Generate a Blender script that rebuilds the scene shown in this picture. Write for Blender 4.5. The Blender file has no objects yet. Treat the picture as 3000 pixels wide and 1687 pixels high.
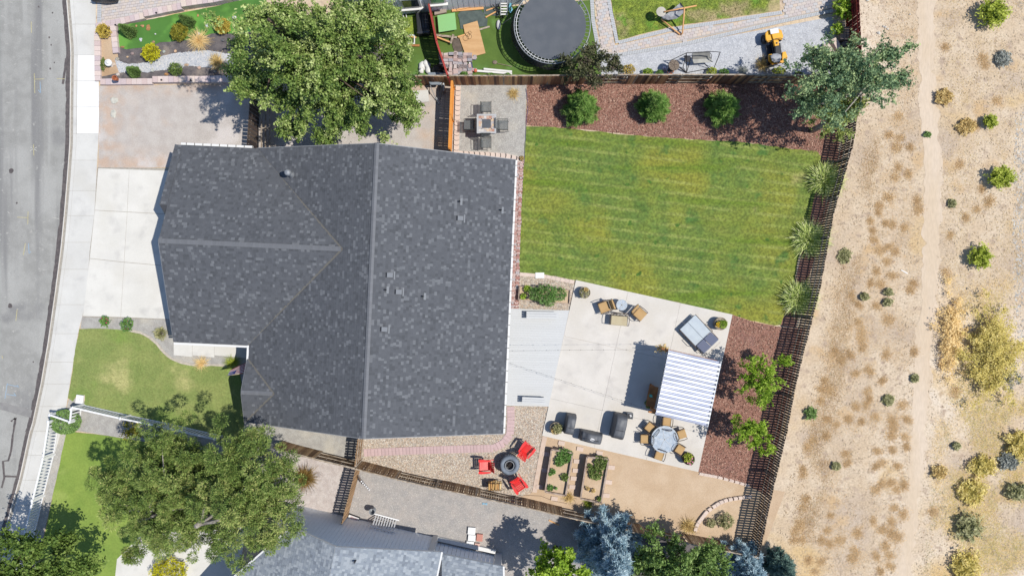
import bpy, bmesh, math, random
import numpy as np
from mathutils import Vector, Matrix, noise
random.seed(7); RNG = np.random.default_rng(7)
R = math.radians
SC = bpy.context.scene; COL = SC.collection
# ---------------------------------------------------------------- camera, sky, sun
HC = 40.0; PX = 50.0                       # drone 40 m up; 50 survey units per metre on the ground
cam_d = bpy.data.cameras.new('camera'); cam_d.lens = 24; cam_d.sensor_width = 36
cam_d.clip_end = 3000; cam_d.clip_start = .5
cam = bpy.data.objects.new('camera', cam_d); COL.objects.link(cam); cam.location = (0, 0, HC)
SC.camera = cam
SUN_EL = 59.0; SHX, SHY = -0.6, 0.05       # shadow displacement per metre of height
wd = bpy.data.worlds.new('World'); SC.world = wd; wd.use_nodes = True
nt = wd.node_tree; bg = nt.nodes['Background']
sky = nt.nodes.new('ShaderNodeTexSky'); sky.sky_type = 'NISHITA'; sky.sun_disc = False
sky.sun_elevation = R(SUN_EL); sky.sun_rotation = math.atan2(-SHX, -SHY)
sky.altitude = 1400; sky.dust_density = 0.6
nt.links.new(sky.outputs[0], bg.inputs[0]); bg.inputs[1].default_value = 0.125
sd = bpy.data.lights.new('sun', 'SUN'); sd.energy = 4.0; sd.angle = R(.53); sd.color = (1, .955, .88)
sun = bpy.data.objects.new('sun', sd); COL.objects.link(sun)
sun.rotation_euler = Vector((-SHX, -SHY, 1)).to_track_quat('Z', 'Y').to_euler()
SC.view_settings.view_transform = 'Standard'; SC.view_settings.look = 'None'
SC.view_settings.exposure = 0.57; SC.view_settings.gamma = 1
SC.view_settings.use_curve_mapping = False
# ---------------------------------------------------------------- helpers
def W(sx, sy, z=0.0):
    k = (HC - z) / HC
    return Vector(((sx - 1500) / PX * k, (843.5 - sy) / PX * k, z))
ROW = (0, 0, 422, 844, 1265)
def T(r, c, x, y): return (750 * (c - 1) + x * .29126, ROW[r] + y * .29126)
def WT(r, c, x, y, z=0.0): return W(*T(r, c, x, y), z)
def lin(v):
    v /= 255.0
    return v / 12.92 if v <= .04045 else ((v + .055) / 1.055) ** 2.4
def A(r, g, b, k=.58): return (lin(r) * k, lin(g) * k, lin(b) * k, 1)
_M = {}
def M(name, cols, sc=3.0, lo=.35, hi=.65, big=None, fine=0.0, fsc=60, rough=.85, metal=0.0, bump=0.0, bsc=40,
      rand=0.0, tone=0.0, spec=.3, trans=0.0, stretch=None, extra=None, alpha=1.0, tcols=None, rcols=None):
    if name in _M: return _M[name]
    m = bpy.data.materials.new(name); m.use_nodes = True; n = m.node_tree; N = n.nodes; L = n.links
    b = N['Principled BSDF']; b.inputs['Roughness'].default_value = rough; b.inputs['Metallic'].default_value = metal
    b.inputs['Specular IOR Level'].default_value = spec
    tc = N.new('ShaderNodeTexCoord'); co = tc.outputs['Object']
    if stretch:
        mp = N.new('ShaderNodeMapping'); mp.inputs['Scale'].default_value = stretch[:3]
        if len(stretch) > 3: mp.inputs['Rotation'].default_value[2] = stretch[3]
        L.new(co, mp.inputs[0]); co = mp.outputs[0]
    def noi(s, d=3, w=co):
        t = N.new('ShaderNodeTexNoise'); t.inputs['Scale'].default_value = s; t.inputs['Detail'].default_value = d
        L.new(w, t.inputs['Vector']); return t.outputs['Fac']
    def ramp(f, a, c):
        r = N.new('ShaderNodeMapRange'); r.inputs[1].default_value = a; r.inputs[2].default_value = c; r.clamp = True
        r.interpolation_type = 'SMOOTHSTEP'; L.new(f, r.inputs[0]); return r.outputs[0]
    def mix(f, c1, c2, mode='MIX'):
        x = N.new('ShaderNodeMix'); x.data_type = 'RGBA'; x.blend_type = mode
        if isinstance(f, float): x.inputs[0].default_value = f
        else: L.new(f, x.inputs[0])
        for i, c in ((6, c1), (7, c2)):
            if isinstance(c, tuple): x.inputs[i].default_value = c
            else: L.new(c, x.inputs[i])
        return x.outputs[2]
    def cramp(f, cs, const=False):
        cr = N.new('ShaderNodeValToRGB'); e = cr.color_ramp; 
        if const: e.interpolation = 'CONSTANT'
        k = len(cs)
        for i, c in enumerate(cs):
            p = (i / k if const else i / max(1, k - 1))
            if i == 0: e.elements[0].position = 0; e.elements[0].color = c
            elif i == 1: e.elements[1].position = p; e.elements[1].color = c
            else: el = e.elements.new(p); el.color = c
        L.new(f, cr.inputs[0]); return cr.outputs[0]
    at = None
    if tone or tcols:
        at = N.new('ShaderNodeAttribute'); at.attribute_name = 'tone'; at = at.outputs['Fac']
    oi = N.new('ShaderNodeObjectInfo').outputs['Random'] if (rand or rcols) else None
    if tcols: col = cramp(at, tcols)
    elif rcols: col = cramp(oi, rcols, True)
    else: col = cols[0]
    if len(cols) > 1 and not tcols and not rcols: col = mix(ramp(noi(sc), lo, hi), cols[0], cols[1])
    if len(cols) > 2: col = mix(ramp(noi(sc * .31, 4), .5, .72), col, cols[2])
    if big:
        for (c, s, a, z) in big: col = mix(ramp(noi(s, 4), a, z), col, c)
    if extra: col = extra(N, L, tc, col, mix, ramp, noi)
    def vary(col, src, amt):
        r = N.new('ShaderNodeMapRange'); r.inputs[3].default_value = 1 - amt; r.inputs[4].default_value = 1 + amt
        L.new(src, r.inputs[0])
        h = N.new('ShaderNodeHueSaturation'); L.new(r.outputs[0], h.inputs['Value'])
        if isinstance(col, tuple): h.inputs['Color'].default_value = col
        else: L.new(col, h.inputs['Color'])
        return h.outputs[0]
    if fine: col = vary(col, ramp(noi(fsc, 2), .3, .7), fine)
    if rand: col = vary(col, oi, rand)
    if tone: col = vary(col, at, tone)
    if isinstance(col, tuple): b.inputs['Base Color'].default_value = col
    else: L.new(col, b.inputs['Base Color'])
    if bump:
        bp = N.new('ShaderNodeBump'); bp.inputs['Strength'].default_value = bump; bp.inputs['Distance'].default_value = .02
        L.new(noi(bsc, 3), bp.inputs['Height']); L.new(bp.outputs[0], b.inputs['Normal'])
    if alpha < 1: b.inputs['Alpha'].default_value = alpha
    if trans:
        tr = N.new('ShaderNodeBsdfTranslucent'); ms = N.new('ShaderNodeMixShader'); ms.inputs[0].default_value = trans
        if isinstance(col, tuple): tr.inputs[0].default_value = col
        else: L.new(col, tr.inputs[0])
        L.new(b.outputs[0], ms.inputs[1]); L.new(tr.outputs[0], ms.inputs[2])
        L.new(ms.outputs[0], N['Material Output'].inputs[0])
    _M[name] = m; return m
def link(o, parent=None):
    COL.objects.link(o)
    if parent is not None: o.parent = parent
    return o
def tag(o, label=None, cat=None, group=None, kind=None):
    if label: o['label'] = label
    if cat: o['category'] = cat
    if group: o['group'] = group
    if kind: o['kind'] = kind
    return o
def thing(name, label, cat, loc=(0, 0, 0), rz=0.0, group=None):
    o = bpy.data.objects.new(name, None); o.empty_display_size = .2; o.location = loc; o.rotation_euler = (0, 0, rz)
    link(o); return tag(o, label, cat, group)
def copy_tree(o, parent=None):
    c = o.copy(); COL.objects.link(c)
    if parent is not None: c.parent = parent
    for ch in list(o.children): copy_tree(ch, c)
    return c
def ikey(): pass
_ICO = {}
def ico(sub):
    if sub not in _ICO:
        bm = bmesh.new(); bmesh.ops.create_icosphere(bm, subdivisions=sub, radius=1)
        _ICO[sub] = ([v.co.copy() for v in bm.verts], [[v.index for v in f.verts] for f in bm.faces]); bm.free()
    return _ICO[sub]
class MB:
    def __init__(s): s.v = []; s.f = []; s.m = []; s.t = []
    def add(s, vs, fs, mi=0, tone=.5):
        n = len(s.v); s.v += [tuple(v) for v in vs]
        for f in fs: s.f.append([i + n for i in f]); s.m.append(mi); s.t.append(tone)
        return s
    def box(s, c, d, rz=0, mi=0, tone=.5, rx=0, ry=0):
        mt = Matrix.Translation(c) @ Matrix.Rotation(rz, 4, 'Z') @ Matrix.Rotation(ry, 4, 'Y') @ Matrix.Rotation(rx, 4, 'X')
        x, y, z = d[0] / 2, d[1] / 2, d[2] / 2
        vs = [mt @ Vector(p) for p in ((-x,-y,-z),(x,-y,-z),(x,y,-z),(-x,y,-z),(-x,-y,z),(x,-y,z),(x,y,z),(-x,y,z))]
        return s.add(vs, [(0,3,2,1),(4,5,6,7),(0,1,5,4),(1,2,6,5),(2,3,7,6),(3,0,4,7)], mi, tone)
    def beam(s, a, b, w, h, mi=0, tone=.5):
        a = Vector(a); b = Vector(b); d = b - a; l = d.length
        if l < 1e-6: return s
        q = d.to_track_quat('X', 'Z').to_matrix().to_4x4(); mt = Matrix.Translation((a + b) / 2) @ q
        x, y, z = l / 2, w / 2, h / 2
        vs = [mt @ Vector(p) for p in ((-x,-y,-z),(x,-y,-z),(x,y,-z),(-x,y,-z),(-x,-y,z),(x,-y,z),(x,y,z),(-x,y,z))]
        return s.add(vs, [(0,3,2,1),(4,5,6,7),(0,1,5,4),(1,2,6,5),(2,3,7,6),(3,0,4,7)], mi, tone)
    def prism(s, poly, z0, z1, mi=0, tone=.5):
        a = sum(poly[i][0]*poly[(i+1)%len(poly)][1]-poly[(i+1)%len(poly)][0]*poly[i][1] for i in range(len(poly)))
        p = list(poly) if a > 0 else list(poly)[::-1]; n = len(p)
        vs = [(q[0], q[1], z0) for q in p] + [(q[0], q[1], z1) for q in p]
        return s.add(vs, [list(range(n))[::-1], list(range(n, 2*n))] + [(i,(i+1)%n,n+(i+1)%n,n+i) for i in range(n)], mi, tone)
    def tube(s, pts, r, n=6, mi=0, tone=.5, closed=False):
        pts = [Vector(p) for p in pts]; k = len(pts); rs = r if isinstance(r, (list, tuple)) else [r]*k
        vs = []; up = Vector((0, 0, 1))
        for i, p in enumerate(pts):
            a = pts[i-1] if (i > 0 or closed) else pts[i]; b = pts[(i+1) % k] if (i < k-1 or closed) else pts[i]
            d = (b - a).normalized(); u = up if abs(d.dot(up)) < .9 else Vector((1, 0, 0))
            x = d.cross(u).normalized(); y = x.cross(d)
            vs += [p + (x*math.cos(6.2832*j/n) + y*math.sin(6.2832*j/n))*rs[i] for j in range(n)]
        fs = []
        for i in range(k if closed else k-1):
            i2 = (i+1) % k
            fs += [(i*n+j, i*n+(j+1)%n, i2*n+(j+1)%n, i2*n+j) for j in range(n)]
        if not closed: fs += [list(range(n))[::-1], [(k-1)*n+j for j in range(n)]]
        return s.add(vs, fs, mi, tone)
    def lathe(s, prof, n=16, c=(0, 0, 0), mi=0, tone=.5, cap=True):
        vs = []; k = len(prof)
        for r, z in prof: vs += [(c[0]+r*math.cos(6.2832*j/n), c[1]+r*math.sin(6.2832*j/n), c[2]+z) for j in range(n)]
        fs = [(i*n+j, i*n+(j+1)%n, (i+1)*n+(j+1)%n, (i+1)*n+j) for i in range(k-1) for j in range(n)]
        if cap: fs += [list(range(n))[::-1], [(k-1)*n+j for j in range(n)]]
        return s.add(vs, fs, mi, tone)
    def blob(s, c, r, sub=2, amp=.18, seed=0, flat=-9, mi=0, tone=.5, rz=0):
        V, F = ico(sub); vs = []
        for v in V:
            q = noise.noise(v*1.3 + Vector((seed*3.7, seed*1.3, seed)))*amp*1.6 + noise.noise(v*3.1+Vector((seed, 0, seed*2)))*amp*.6
            p = v*(1+q); p = Vector((p.x*r[0], p.y*r[1], max(p.z, flat)*r[2])); p.rotate(Matrix.Rotation(rz, 3, 'Z'))
            vs.append(p + Vector(c))
        return s.add(vs, F, mi, tone)
    def build(s, name, mats, parent=None, loc=None, rz=0, smooth=False, bevel=0, mesh_only=False):
        me = bpy.data.meshes.new(name); me.from_pydata(s.v, [], s.f)
        for m in (mats if isinstance(mats, (list, tuple)) else [mats]): me.materials.append(m)
        me.polygons.foreach_set('material_index', s.m)
        a = me.attributes.new('tone', 'FLOAT', 'FACE'); a.data.foreach_set('value', s.t)
        if smooth: me.polygons.foreach_set('use_smooth', [True]*len(s.f))
        me.update()
        if mesh_only: return me
        o = bpy.data.objects.new(name, me)
        if loc is not None: o.location = loc
        if rz: o.rotation_euler = (0, 0, rz)
        if bevel:
            md = o.modifiers.new('bevel', 'BEVEL'); md.width = bevel; md.segments = 2; md.limit_method = 'ANGLE'
        return link(o, parent)
def inst(me, name, parent=None, loc=(0,0,0), rot=(0,0,0), scale=(1,1,1)):
    o = bpy.data.objects.new(name, me); o.location = loc; o.rotation_euler = rot; o.scale = scale
    return link(o, parent)
def np_mesh(name, V, F, tone, mats, parent=None, smooth=False, mi=None, loc=None):
    V = np.asarray(V, dtype=np.float32).reshape(-1, 3); F = np.asarray(F, dtype=np.int32); k = F.shape[1]; m = len(F)
    me = bpy.data.meshes.new(name); me.vertices.add(len(V)); me.vertices.foreach_set('co', V.ravel())
    me.loops.add(m*k); me.loops.foreach_set('vertex_index', F.ravel())
    me.polygons.add(m); me.polygons.foreach_set('loop_start', np.arange(0, m*k, k, dtype=np.int32))
    for q in (mats if isinstance(mats, (list, tuple)) else [mats]): me.materials.append(q)
    if mi is not None: me.polygons.foreach_set('material_index', np.asarray(mi, dtype=np.int32))
    a = me.attributes.new('tone', 'FLOAT', 'FACE'); a.data.foreach_set('value', np.asarray(tone, dtype=np.float32))
    me.update(calc_edges=True)
    if smooth: me.polygons.foreach_set('use_smooth', np.ones(m, dtype=bool))
    o = bpy.data.objects.new(name, me)
    if loc is not None: o.location = loc
    return link(o, parent)
# unit vectors, numpy
def rdir(n, up=0.0):
    d = RNG.normal(size=(n, 3)); d /= np.linalg.norm(d, axis=1)[:, None] + 1e-9
    if up: d[:, 2] += up; d /= np.linalg.norm(d, axis=1)[:, None]
    return d
def leaf_cards(P, size, up=.6, asp=1.5, sv=.35):
    """quads (leaves) round points P"""
    n = len(P); nr = rdir(n, up); t = np.cross(nr, rdir(n)); t /= np.linalg.norm(t, axis=1)[:, None] + 1e-9
    b = np.cross(nr, t); s = size*(1 + RNG.uniform(-sv, sv, n))[:, None]
    t = t*s*.5*asp; b = b*s*.5
    bend = nr*s*.12
    V = np.stack([P - t, P - b + bend, P + t, P + b + bend], 1).reshape(-1, 3)
    return V, np.arange(4*n).reshape(n, 4)
def blades(P, D, ln, w, droop=.25):
    """triangular needles/blades from P along D"""
    n = len(P); s = np.cross(D, rdir(n)); s /= np.linalg.norm(s, axis=1)[:, None] + 1e-9
    s = s*np.reshape(w, (-1, 1))*.5; e = P + D*np.reshape(ln, (-1, 1)); e[:, 2] -= droop*np.asarray(ln)*.5
    V = np.stack([P - s, P + s, e], 1).reshape(-1, 3); return V, np.arange(3*n).reshape(n, 3)
def inpoly(pts, poly):
    x, y = pts[:, 0], pts[:, 1]; c = np.zeros(len(pts), bool); n = len(poly)
    for i in range(n):
        x1, y1 = poly[i][:2]; x2, y2 = poly[(i+1) % n][:2]
        if y1 == y2: continue
        k = ((y1 > y) != (y2 > y)) & (x < (x2-x1)*(y-y1)/(y2-y1)+x1); c ^= k
    return c
def scatter(poly, n, holes=()):
    P = np.array([p[:2] for p in poly]); lo = P.min(0); hi = P.max(0); out = []; got = 0
    while got < n:
        q = RNG.uniform(lo, hi, (n*2, 2)); q = q[inpoly(q, poly)]
        for h in holes: q = q[~inpoly(q, h)]
        out.append(q); got += len(q)
        if not len(q) and len(out) > 5: break
    return np.concatenate(out)[:n]
def PW(pts, z=0.0): return [tuple(W(x, y, z)[:2]) for x, y in pts]
def rough(poly, amp=.06, step=.25, seed=0):
    out = []; n = len(poly)
    for i in range(n):
        a = Vector(poly[i][:2]); b = Vector(poly[(i+1) % n][:2]); k = max(1, int((b-a).length/step)); d = (b-a)
        nn = Vector((-d.y, d.x)).normalized() if d.length > 0 else Vector((0, 0))
        for j in range(k):
            p = a + d*(j/k); q = noise.noise(Vector((p.x*1.7, p.y*1.7, seed)))*amp + noise.noise(Vector((p.x*7, p.y*7, seed)))*amp*.6
            out.append(tuple(p + nn*q) if j else tuple(p + nn*q*.5))
    return out
def sheet(name, poly, z, mat, kind='structure', jag=0, parent=None):
    if jag: poly = rough(poly, jag)
    b = MB(); b.prism(poly, z-.05, z)
    o = b.build(name, mat, parent); 
    if kind and parent is None: o['kind'] = kind
    return o
# ---------------------------------------------------------------- ground materials
m_sand = M('sand', [A(221,197,166,.55), A(230,209,181,.55), A(206,180,147,.55)], sc=.9, big=[(A(206,186,164), .28, .52, .7), (A(214,182,140), .6, .56, .72), (A(240,224,202), .11, .5, .7), (A(194,172,150), 2.0, .54, .7), (A(220,190,142), .22, .56, .7)], fine=.12, fsc=9, bump=.5, bsc=9)
m_track = M('track', [A(228,206,178,.56), A(234,214,190,.56)], sc=.8, fine=.05, fsc=10, bump=.25, bsc=6, stretch=(1, .25, 1))
m_dirt = M('dirt', [A(208,180,148), A(220,194,164)], sc=.7, big=[(A(190,158,124), .35, .55, .8), (A(226,204,176), .5, .6, .8)], fine=.07, fsc=16, bump=.4, bsc=12)
def streaks(N, L, tc, col, mix, ramp, noi):
    mp = N.new('ShaderNodeMapping'); mp.inputs['Scale'].default_value = (1.1, .05, 1); L.new(tc.outputs['Object'], mp.inputs[0])
    col = mix(ramp(noi(1.0, 3, mp.outputs[0]), .52, .7), col, A(146,145,143)); col = mix(ramp(noi(5, 4), .6, .75), col, A(186,184,178))
    return mix(ramp(noi(1.0, 3, mp.outputs[0]), .45, .3), col, A(182,181,176))
m_asph = M('asphalt', [A(172,171,166), A(162,161,156)], sc=2.2, big=[(A(184,183,178), .25, .45, .65), (A(148,147,145), .4, .6, .75), (A(138,137,136), 1.5, .68, .8)], fine=.08, fsc=22, bump=.3, bsc=50, rough=.9, extra=streaks)
m_seal = M('tar_seal', [A(112,104,102), A(96,90,90)], sc=6, fine=.12, fsc=20, rough=.7)
def conc(name, c, k=.58, rnd=.025):
    def ex(N, L, tc, col, mix, ramp, noi):
        col = mix(ramp(noi(1.1, 5), .5, .8), col, A(c[0]-24, c[1]-24, c[2]-22, k)); col = mix(ramp(noi(.35, 3), .5, .7), col, A(c[0]-10, c[1]-11, c[2]-13, k)); return mix(ramp(noi(9, 4), .68, .8), col, A(c[0]-34, c[1]-36, c[2]-36, k))
    return M(name, [A(*c, k), A(c[0]-7, c[1]-7, c[2]-7, k)], sc=.8, fine=.025, fsc=20, bump=.12, bsc=60, rand=rnd, extra=ex)
m_walk = conc('sidewalk_concrete', (231,229,223)); m_new = conc('new_concrete', (252,252,250), .62); m_drive = conc('driveway_concrete', (238,235,227)); m_patio = conc('patio_concrete', (233,227,218))
def rust(N, L, tc, col, mix, ramp, noi):
    sp = N.new('ShaderNodeSeparateXYZ'); L.new(tc.outputs['Object'], sp.inputs[0])
    def band(o, a, c):
        r = N.new('ShaderNodeMapRange'); r.inputs[1].default_value = a; r.inputs[2].default_value = c; r.interpolation_type = 'SMOOTHSTEP'; L.new(o, r.inputs[0]); return r.outputs[0]
    def mth(op, a, c):
        m = N.new('ShaderNodeMath'); m.operation = op
        for i, v in enumerate((a, c)):
            if isinstance(v, float): m.inputs[i].default_value = v
            else: L.new(v, m.inputs[i])
        return m.outputs[0]
    e = mth('MAXIMUM', band(sp.outputs[0], -21.6, -24.3), mth('MAXIMUM', band(sp.outputs[1], 8.6, 6.9), mth('MULTIPLY', band(sp.outputs[1], 10.9, 11.9), .8)))
    f = mth('MULTIPLY', mth('MULTIPLY', e, ramp(noi(1.3, 5), .35, .65)), .6)
    return mix(f, col, A(212,172,138))
m_lot = M('parking_gravel', [A(208,200,192), A(198,189,181)], sc=1.5, big=[(A(212,178,148), .3, .52, .72), (A(220,212,206), .5, .55, .7)], fine=.14, fsc=28, bump=.5, bsc=25, extra=rust)
m_grav = M('grey_gravel', [A(190,187,180), A(176,172,166)], sc=3, big=[(A(205,198,184), .5, .5, .7)], fine=.16, fsc=26, bump=.6, bsc=24)
m_grav2 = M('neighbour_gravel', [A(186,180,175), A(174,170,167)], sc=2.2, big=[(A(198,186,176), .4, .5, .75)], fine=.14, fsc=26, bump=.6, bsc=24)
m_mulch = M('red_mulch', [A(176,130,112), A(148,106,92)], sc=9, lo=.3, hi=.7, big=[(A(158,116,106), .8, .55, .75)], fine=.2, fsc=20, bump=1, bsc=22)
m_black = M('dark_gravel', [A(120,113,112), A(98,93,95)], sc=3, big=[(A(150,138,128), .9, .55, .7)], fine=.2, fsc=24, bump=.6, bsc=25)
m_light = M('white_gravel', [A(206,208,212), A(190,192,197)], sc=3, fine=.14, fsc=26, bump=.7, bsc=24)
m_river = M('river_rock_bed', [A(180,166,148), A(160,146,130)], sc=5, fine=.2, fsc=20, bump=.6, bsc=14)
def mow(N, L, tc, col, mix, ramp, noi):
    mp = N.new('ShaderNodeMapping'); mp.inputs['Rotation'].default_value[2] = R(6.5); L.new(tc.outputs['Object'], mp.inputs[0])
    w = N.new('ShaderNodeTexWave'); w.bands_direction = 'Y'; w.inputs['Scale'].default_value = .5; w.inputs['Distortion'].default_value = .9
    w.inputs['Detail'].default_value = 2; w.inputs['Detail Scale'].default_value = .6; L.new(mp.outputs[0], w.inputs['Vector'])
    f = N.new('ShaderNodeMath'); f.operation = 'MULTIPLY'; L.new(ramp(w.outputs['Fac'], .62, 1.0), f.inputs[0]); L.new(ramp(noi(.35, 3), .36, .6), f.inputs[1]); f2 = N.new('ShaderNodeMath'); f2.operation = 'MULTIPLY'; f2.inputs[1].default_value = .42; L.new(f.outputs[0], f2.inputs[0]); c = mix(f2.outputs[0], col, A(158,164,92, .74))
    mp2 = N.new('ShaderNodeMapping'); mp2.inputs['Rotation'].default_value[2] = R(6.5); mp2.inputs['Scale'].default_value = (.12, 1.1, 1); L.new(tc.outputs['Object'], mp2.inputs[0])
    s = noi(1.0, 3, mp2.outputs[0]); c = mix(ramp(s, .5, .75), c, A(98,122,34, .74))
    return mix(ramp(noi(1.7, 2), .66, .74), c, A(72,106,36, .72))
m_lawn = M('back_lawn', [A(116,134,56,.7), A(94,118,52,.7)], sc=1.3, lo=.3, hi=.7, big=[(A(136,138,52,.7), .22, .42, .66), (A(172,160,106,.7), .5, .64, .8), (A(78,112,48,.7), .8, .58, .72), (A(74,108,44,.7), .3, .6, .75)], fine=.26, fsc=7, bump=.6, bsc=30, extra=mow)
m_lawnf = M('front_lawn', [A(146,156,90,.66), A(130,146,80,.66)], sc=.9, big=[(A(186,182,122,.66), .5, .55, .75), (A(114,150,58,.7), .3, .5, .75)], fine=.13, fsc=10, bump=.6, bsc=30)
m_lawng = M('green_lawn', [A(142,164,74,.62), A(126,152,66,.62)], sc=.6, big=[(A(160,176,92,.62), .4, .55, .75)], fine=.08, fsc=10, bump=.4, bsc=30)
m_patchy = M('patchy_lawn', [A(144,160,60,.7), A(110,130,48,.7)], sc=2.2, big=[(A(190,172,128), .35, .53, .66), (A(110,150,50,.7), .8, .6, .7)], fine=.2, fsc=9, bump=.6, bsc=30)
m_turf = M('artificial_turf', [A(100,128,54,.58), A(90,118,48,.58)], sc=1.2, big=[(A(104,142,72,.7), .3, .55, .65)], fine=.06, fsc=20, bump=.4, bsc=60)
# ---------------------------------------------------------------- terrain
def structure(name, o=None):
    if o is None: o = bpy.data.objects.new(name, None); link(o)
    o['kind'] = 'structure'; return o
b = MB(); b.add([(-600,-600,-.17),(600,-600,-.17),(600,600,-.17),(-600,600,-.17)], [(0,1,2,3)]); structure('ground', b.build('ground', m_dirt))
KERB = [(189,-60),(189,0),(201,146),(200,233),(198,422),(190,530),(182,626),(172,728),(157,844),(134,1004),(114,1121),(86,1252),(80,1265),(52,1396),(17,1521),(-4,1590),(-40,1700),(-80,1800)]
SWR = [(281,-60),(281,0),(281,157),(290,240),(290,340),(288,422),(284,492),(277,626),(263,736),(256,844),(242,927),(231,963),(215,1062),(194,1193),(186,1240),(160,1330),(130,1450),(92,1590),(55,1700),(20,1800)]
def atx(line, y):
    for (x1, y1), (x2, y2) in zip(line, line[1:]):
        if y1 <= y <= y2: return x1 + (x2-x1)*(y-y1)/(y2-y1)
    return line[-1][0]
# sandy field block carrying everything east of the gutter
top = PW([(x+8, y) for x, y in KERB]); far = [(60, top[-1][1]-2), (500, -480), (500, 500), (top[0][0], 500)]
b = MB(); b.prism([top[0]] + top[1:] + [(top[-1][0], -480), (500, -480), (500, 500), (top[0][0], 500)], -.5, 0); structure('sandy_field', b.build('sandy_field', m_sand))
structure('road', sheet('road', PW([(x+2, y) for x, y in KERB]) + [(top[-1][0]-12, -480), (-75, -480), (-75, 500), (top[0][0], 500)], -.125, m_asph, None))
# dirt track through the field
TR = [(2715,-40),(2712,120),(2716,300),(2735,500),(2728,700),(2726,840),(2705,1000),(2700,1150),(2690,1300),(2672,1450),(2650,1600),(2640,1740)]
structure('dirt_track', sheet('dirt_track', PW([(x-24, y) for x, y in TR] + [(x+26, y) for x, y in TR[::-1]]), .006, m_track, None, jag=.3))
# asphalt cracks and seal bands
sb = structure('road_seal')
b = MB(); b.prism(rough(PW([(x-11, y) for x, y in KERB[:13]] + [(x+2, y) for x, y in KERB[:13][::-1]]), .05, .15, 3), -.16, -.121)
b.prism(rough(PW([(x-9, y) for x, y in KERB[12:]] + [(x+2, y) for x, y in KERB[12:][::-1]]), .04, .15, 5), -.16, -.1205); b.build('kerb_seal', m_seal, sb)
for pts, w in (([(-40,1185),(0,1190),(88,1213)], 22), ([(28,1235),(42,1223),(33,1275),(28,1320),(20,1350),(4,1352),(8,1400),(0,1430)], 6), ([(10,1396),(48,1397)], 5), ([(190,170),(186,205),(180,245)], 7)):
    b = MB()
    L_ = [Vector((x, y)) for x, y in pts]; lf = []; rt = []
    for i, p in enumerate(L_):
        d = (L_[min(i+1, len(L_)-1)] - L_[max(i-1, 0)]).normalized(); nn = Vector((-d.y, d.x))*w/2
        lf.append(p+nn); rt.append(p-nn)
    b.prism(rough(PW([(p.x, p.y) for p in lf] + [(p.x, p.y) for p in rt[::-1]]), .03, .12, w), -.16, -.1195 if w < 15 else -.1185)
    b.build('road_patch', m_seal if w < 12 else M('old_patch', [A(148,146,144), A(158,156,153)], sc=4, fine=.08), sb)
for x, y, w in ((140,108,5),(28,500,14),(25,896,12),(146,130,4),(155,182,4),(143,200,5),(150,36,4),(109,18,5),(93,1060,4),(45,594,5)):
    b = MB(); q = W(x, y); b.prism([(q.x+math.cos(a)*w/100*random.uniform(.8,1.3), q.y+math.sin(a)*w/80*random.uniform(.8,1.3)) for a in np.linspace(0, 6.28, 10)[:-1]], -.16, -.1192)
    b.build('oil_stain', m_seal, sb)
# utility paint marks on the road
m_yel = M('yellow_paint', [A(214,205,160), A(200,190,140)], sc=9); m_blu = M('blue_paint', [A(150,185,214), A(168,190,206)], sc=9); m_wht = M('white_paint', [A(215,214,205), A(195,194,188)], sc=9)
pm = structure('painted_markings')
def stroke(pts, mat, w=3.0):
    b = MB()
    for (x1, y1), (x2, y2) in zip(pts, pts[1:]):
        p = W(x1, y1); q = W(x2, y2); d = (q-p).normalized(); n_ = Vector((-d.y, d.x, 0))*w/100
        b.prism([(p+n_)[:2], (p-n_)[:2], (q-n_)[:2], (q+n_)[:2]], -.16, -.117)
    b.build('paint_mark', mat, pm)
for pts, m_ in (([(96,214),(98,272)], m_yel), ([(96,231),(125,230)], m_yel), ([(162,229),(186,230)], m_yel), ([(113,238),(115,272),(108,262)], m_blu), ([(87,62),(88,95)], m_yel),
        ([(94,422),(95,455)], m_yel), ([(84,430),(104,441)], m_wht), ([(84,441),(104,430)], m_wht), ([(78,619),(77,656)], m_yel), ([(46,636),(78,637)], m_yel),
        ([(70,712),(64,747)], m_yel), ([(79,712),(81,742),(87,736)], m_blu), ([(17,1123),(10,1168)], m_blu), ([(17,1126),(51,1134),(45,1128)], m_blu), ([(15,1155),(43,1160),(36,1152)], m_blu),
        ([(46,906),(42,940)], m_yel), ([(1,1042),(3,1050)], m_yel), ([(6,1132),(4,1146)], m_wht), ([(148,636),(168,641)], m_wht), ([(18,620),(24,625)], m_wht)):
    stroke(pts, m_, 1.5)
m_joint = M('joint_grit', [A(186,180,168), A(172,164,152)], sc=6, fine=.2)
structure('walk_bedding', sheet('walk_bedding', PW([(atx(KERB, y)+9, y) for y in range(-50, 1780, 30)] + [(atx(SWR, y)-1, y) for y in range(1770, -60, -30)]), .004, m_joint, None))
structure('drive_bedding', sheet('drive_bedding', PW([(286,490),(500,493),(500,937),(242,929)]), .008, m_joint, None))
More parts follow.
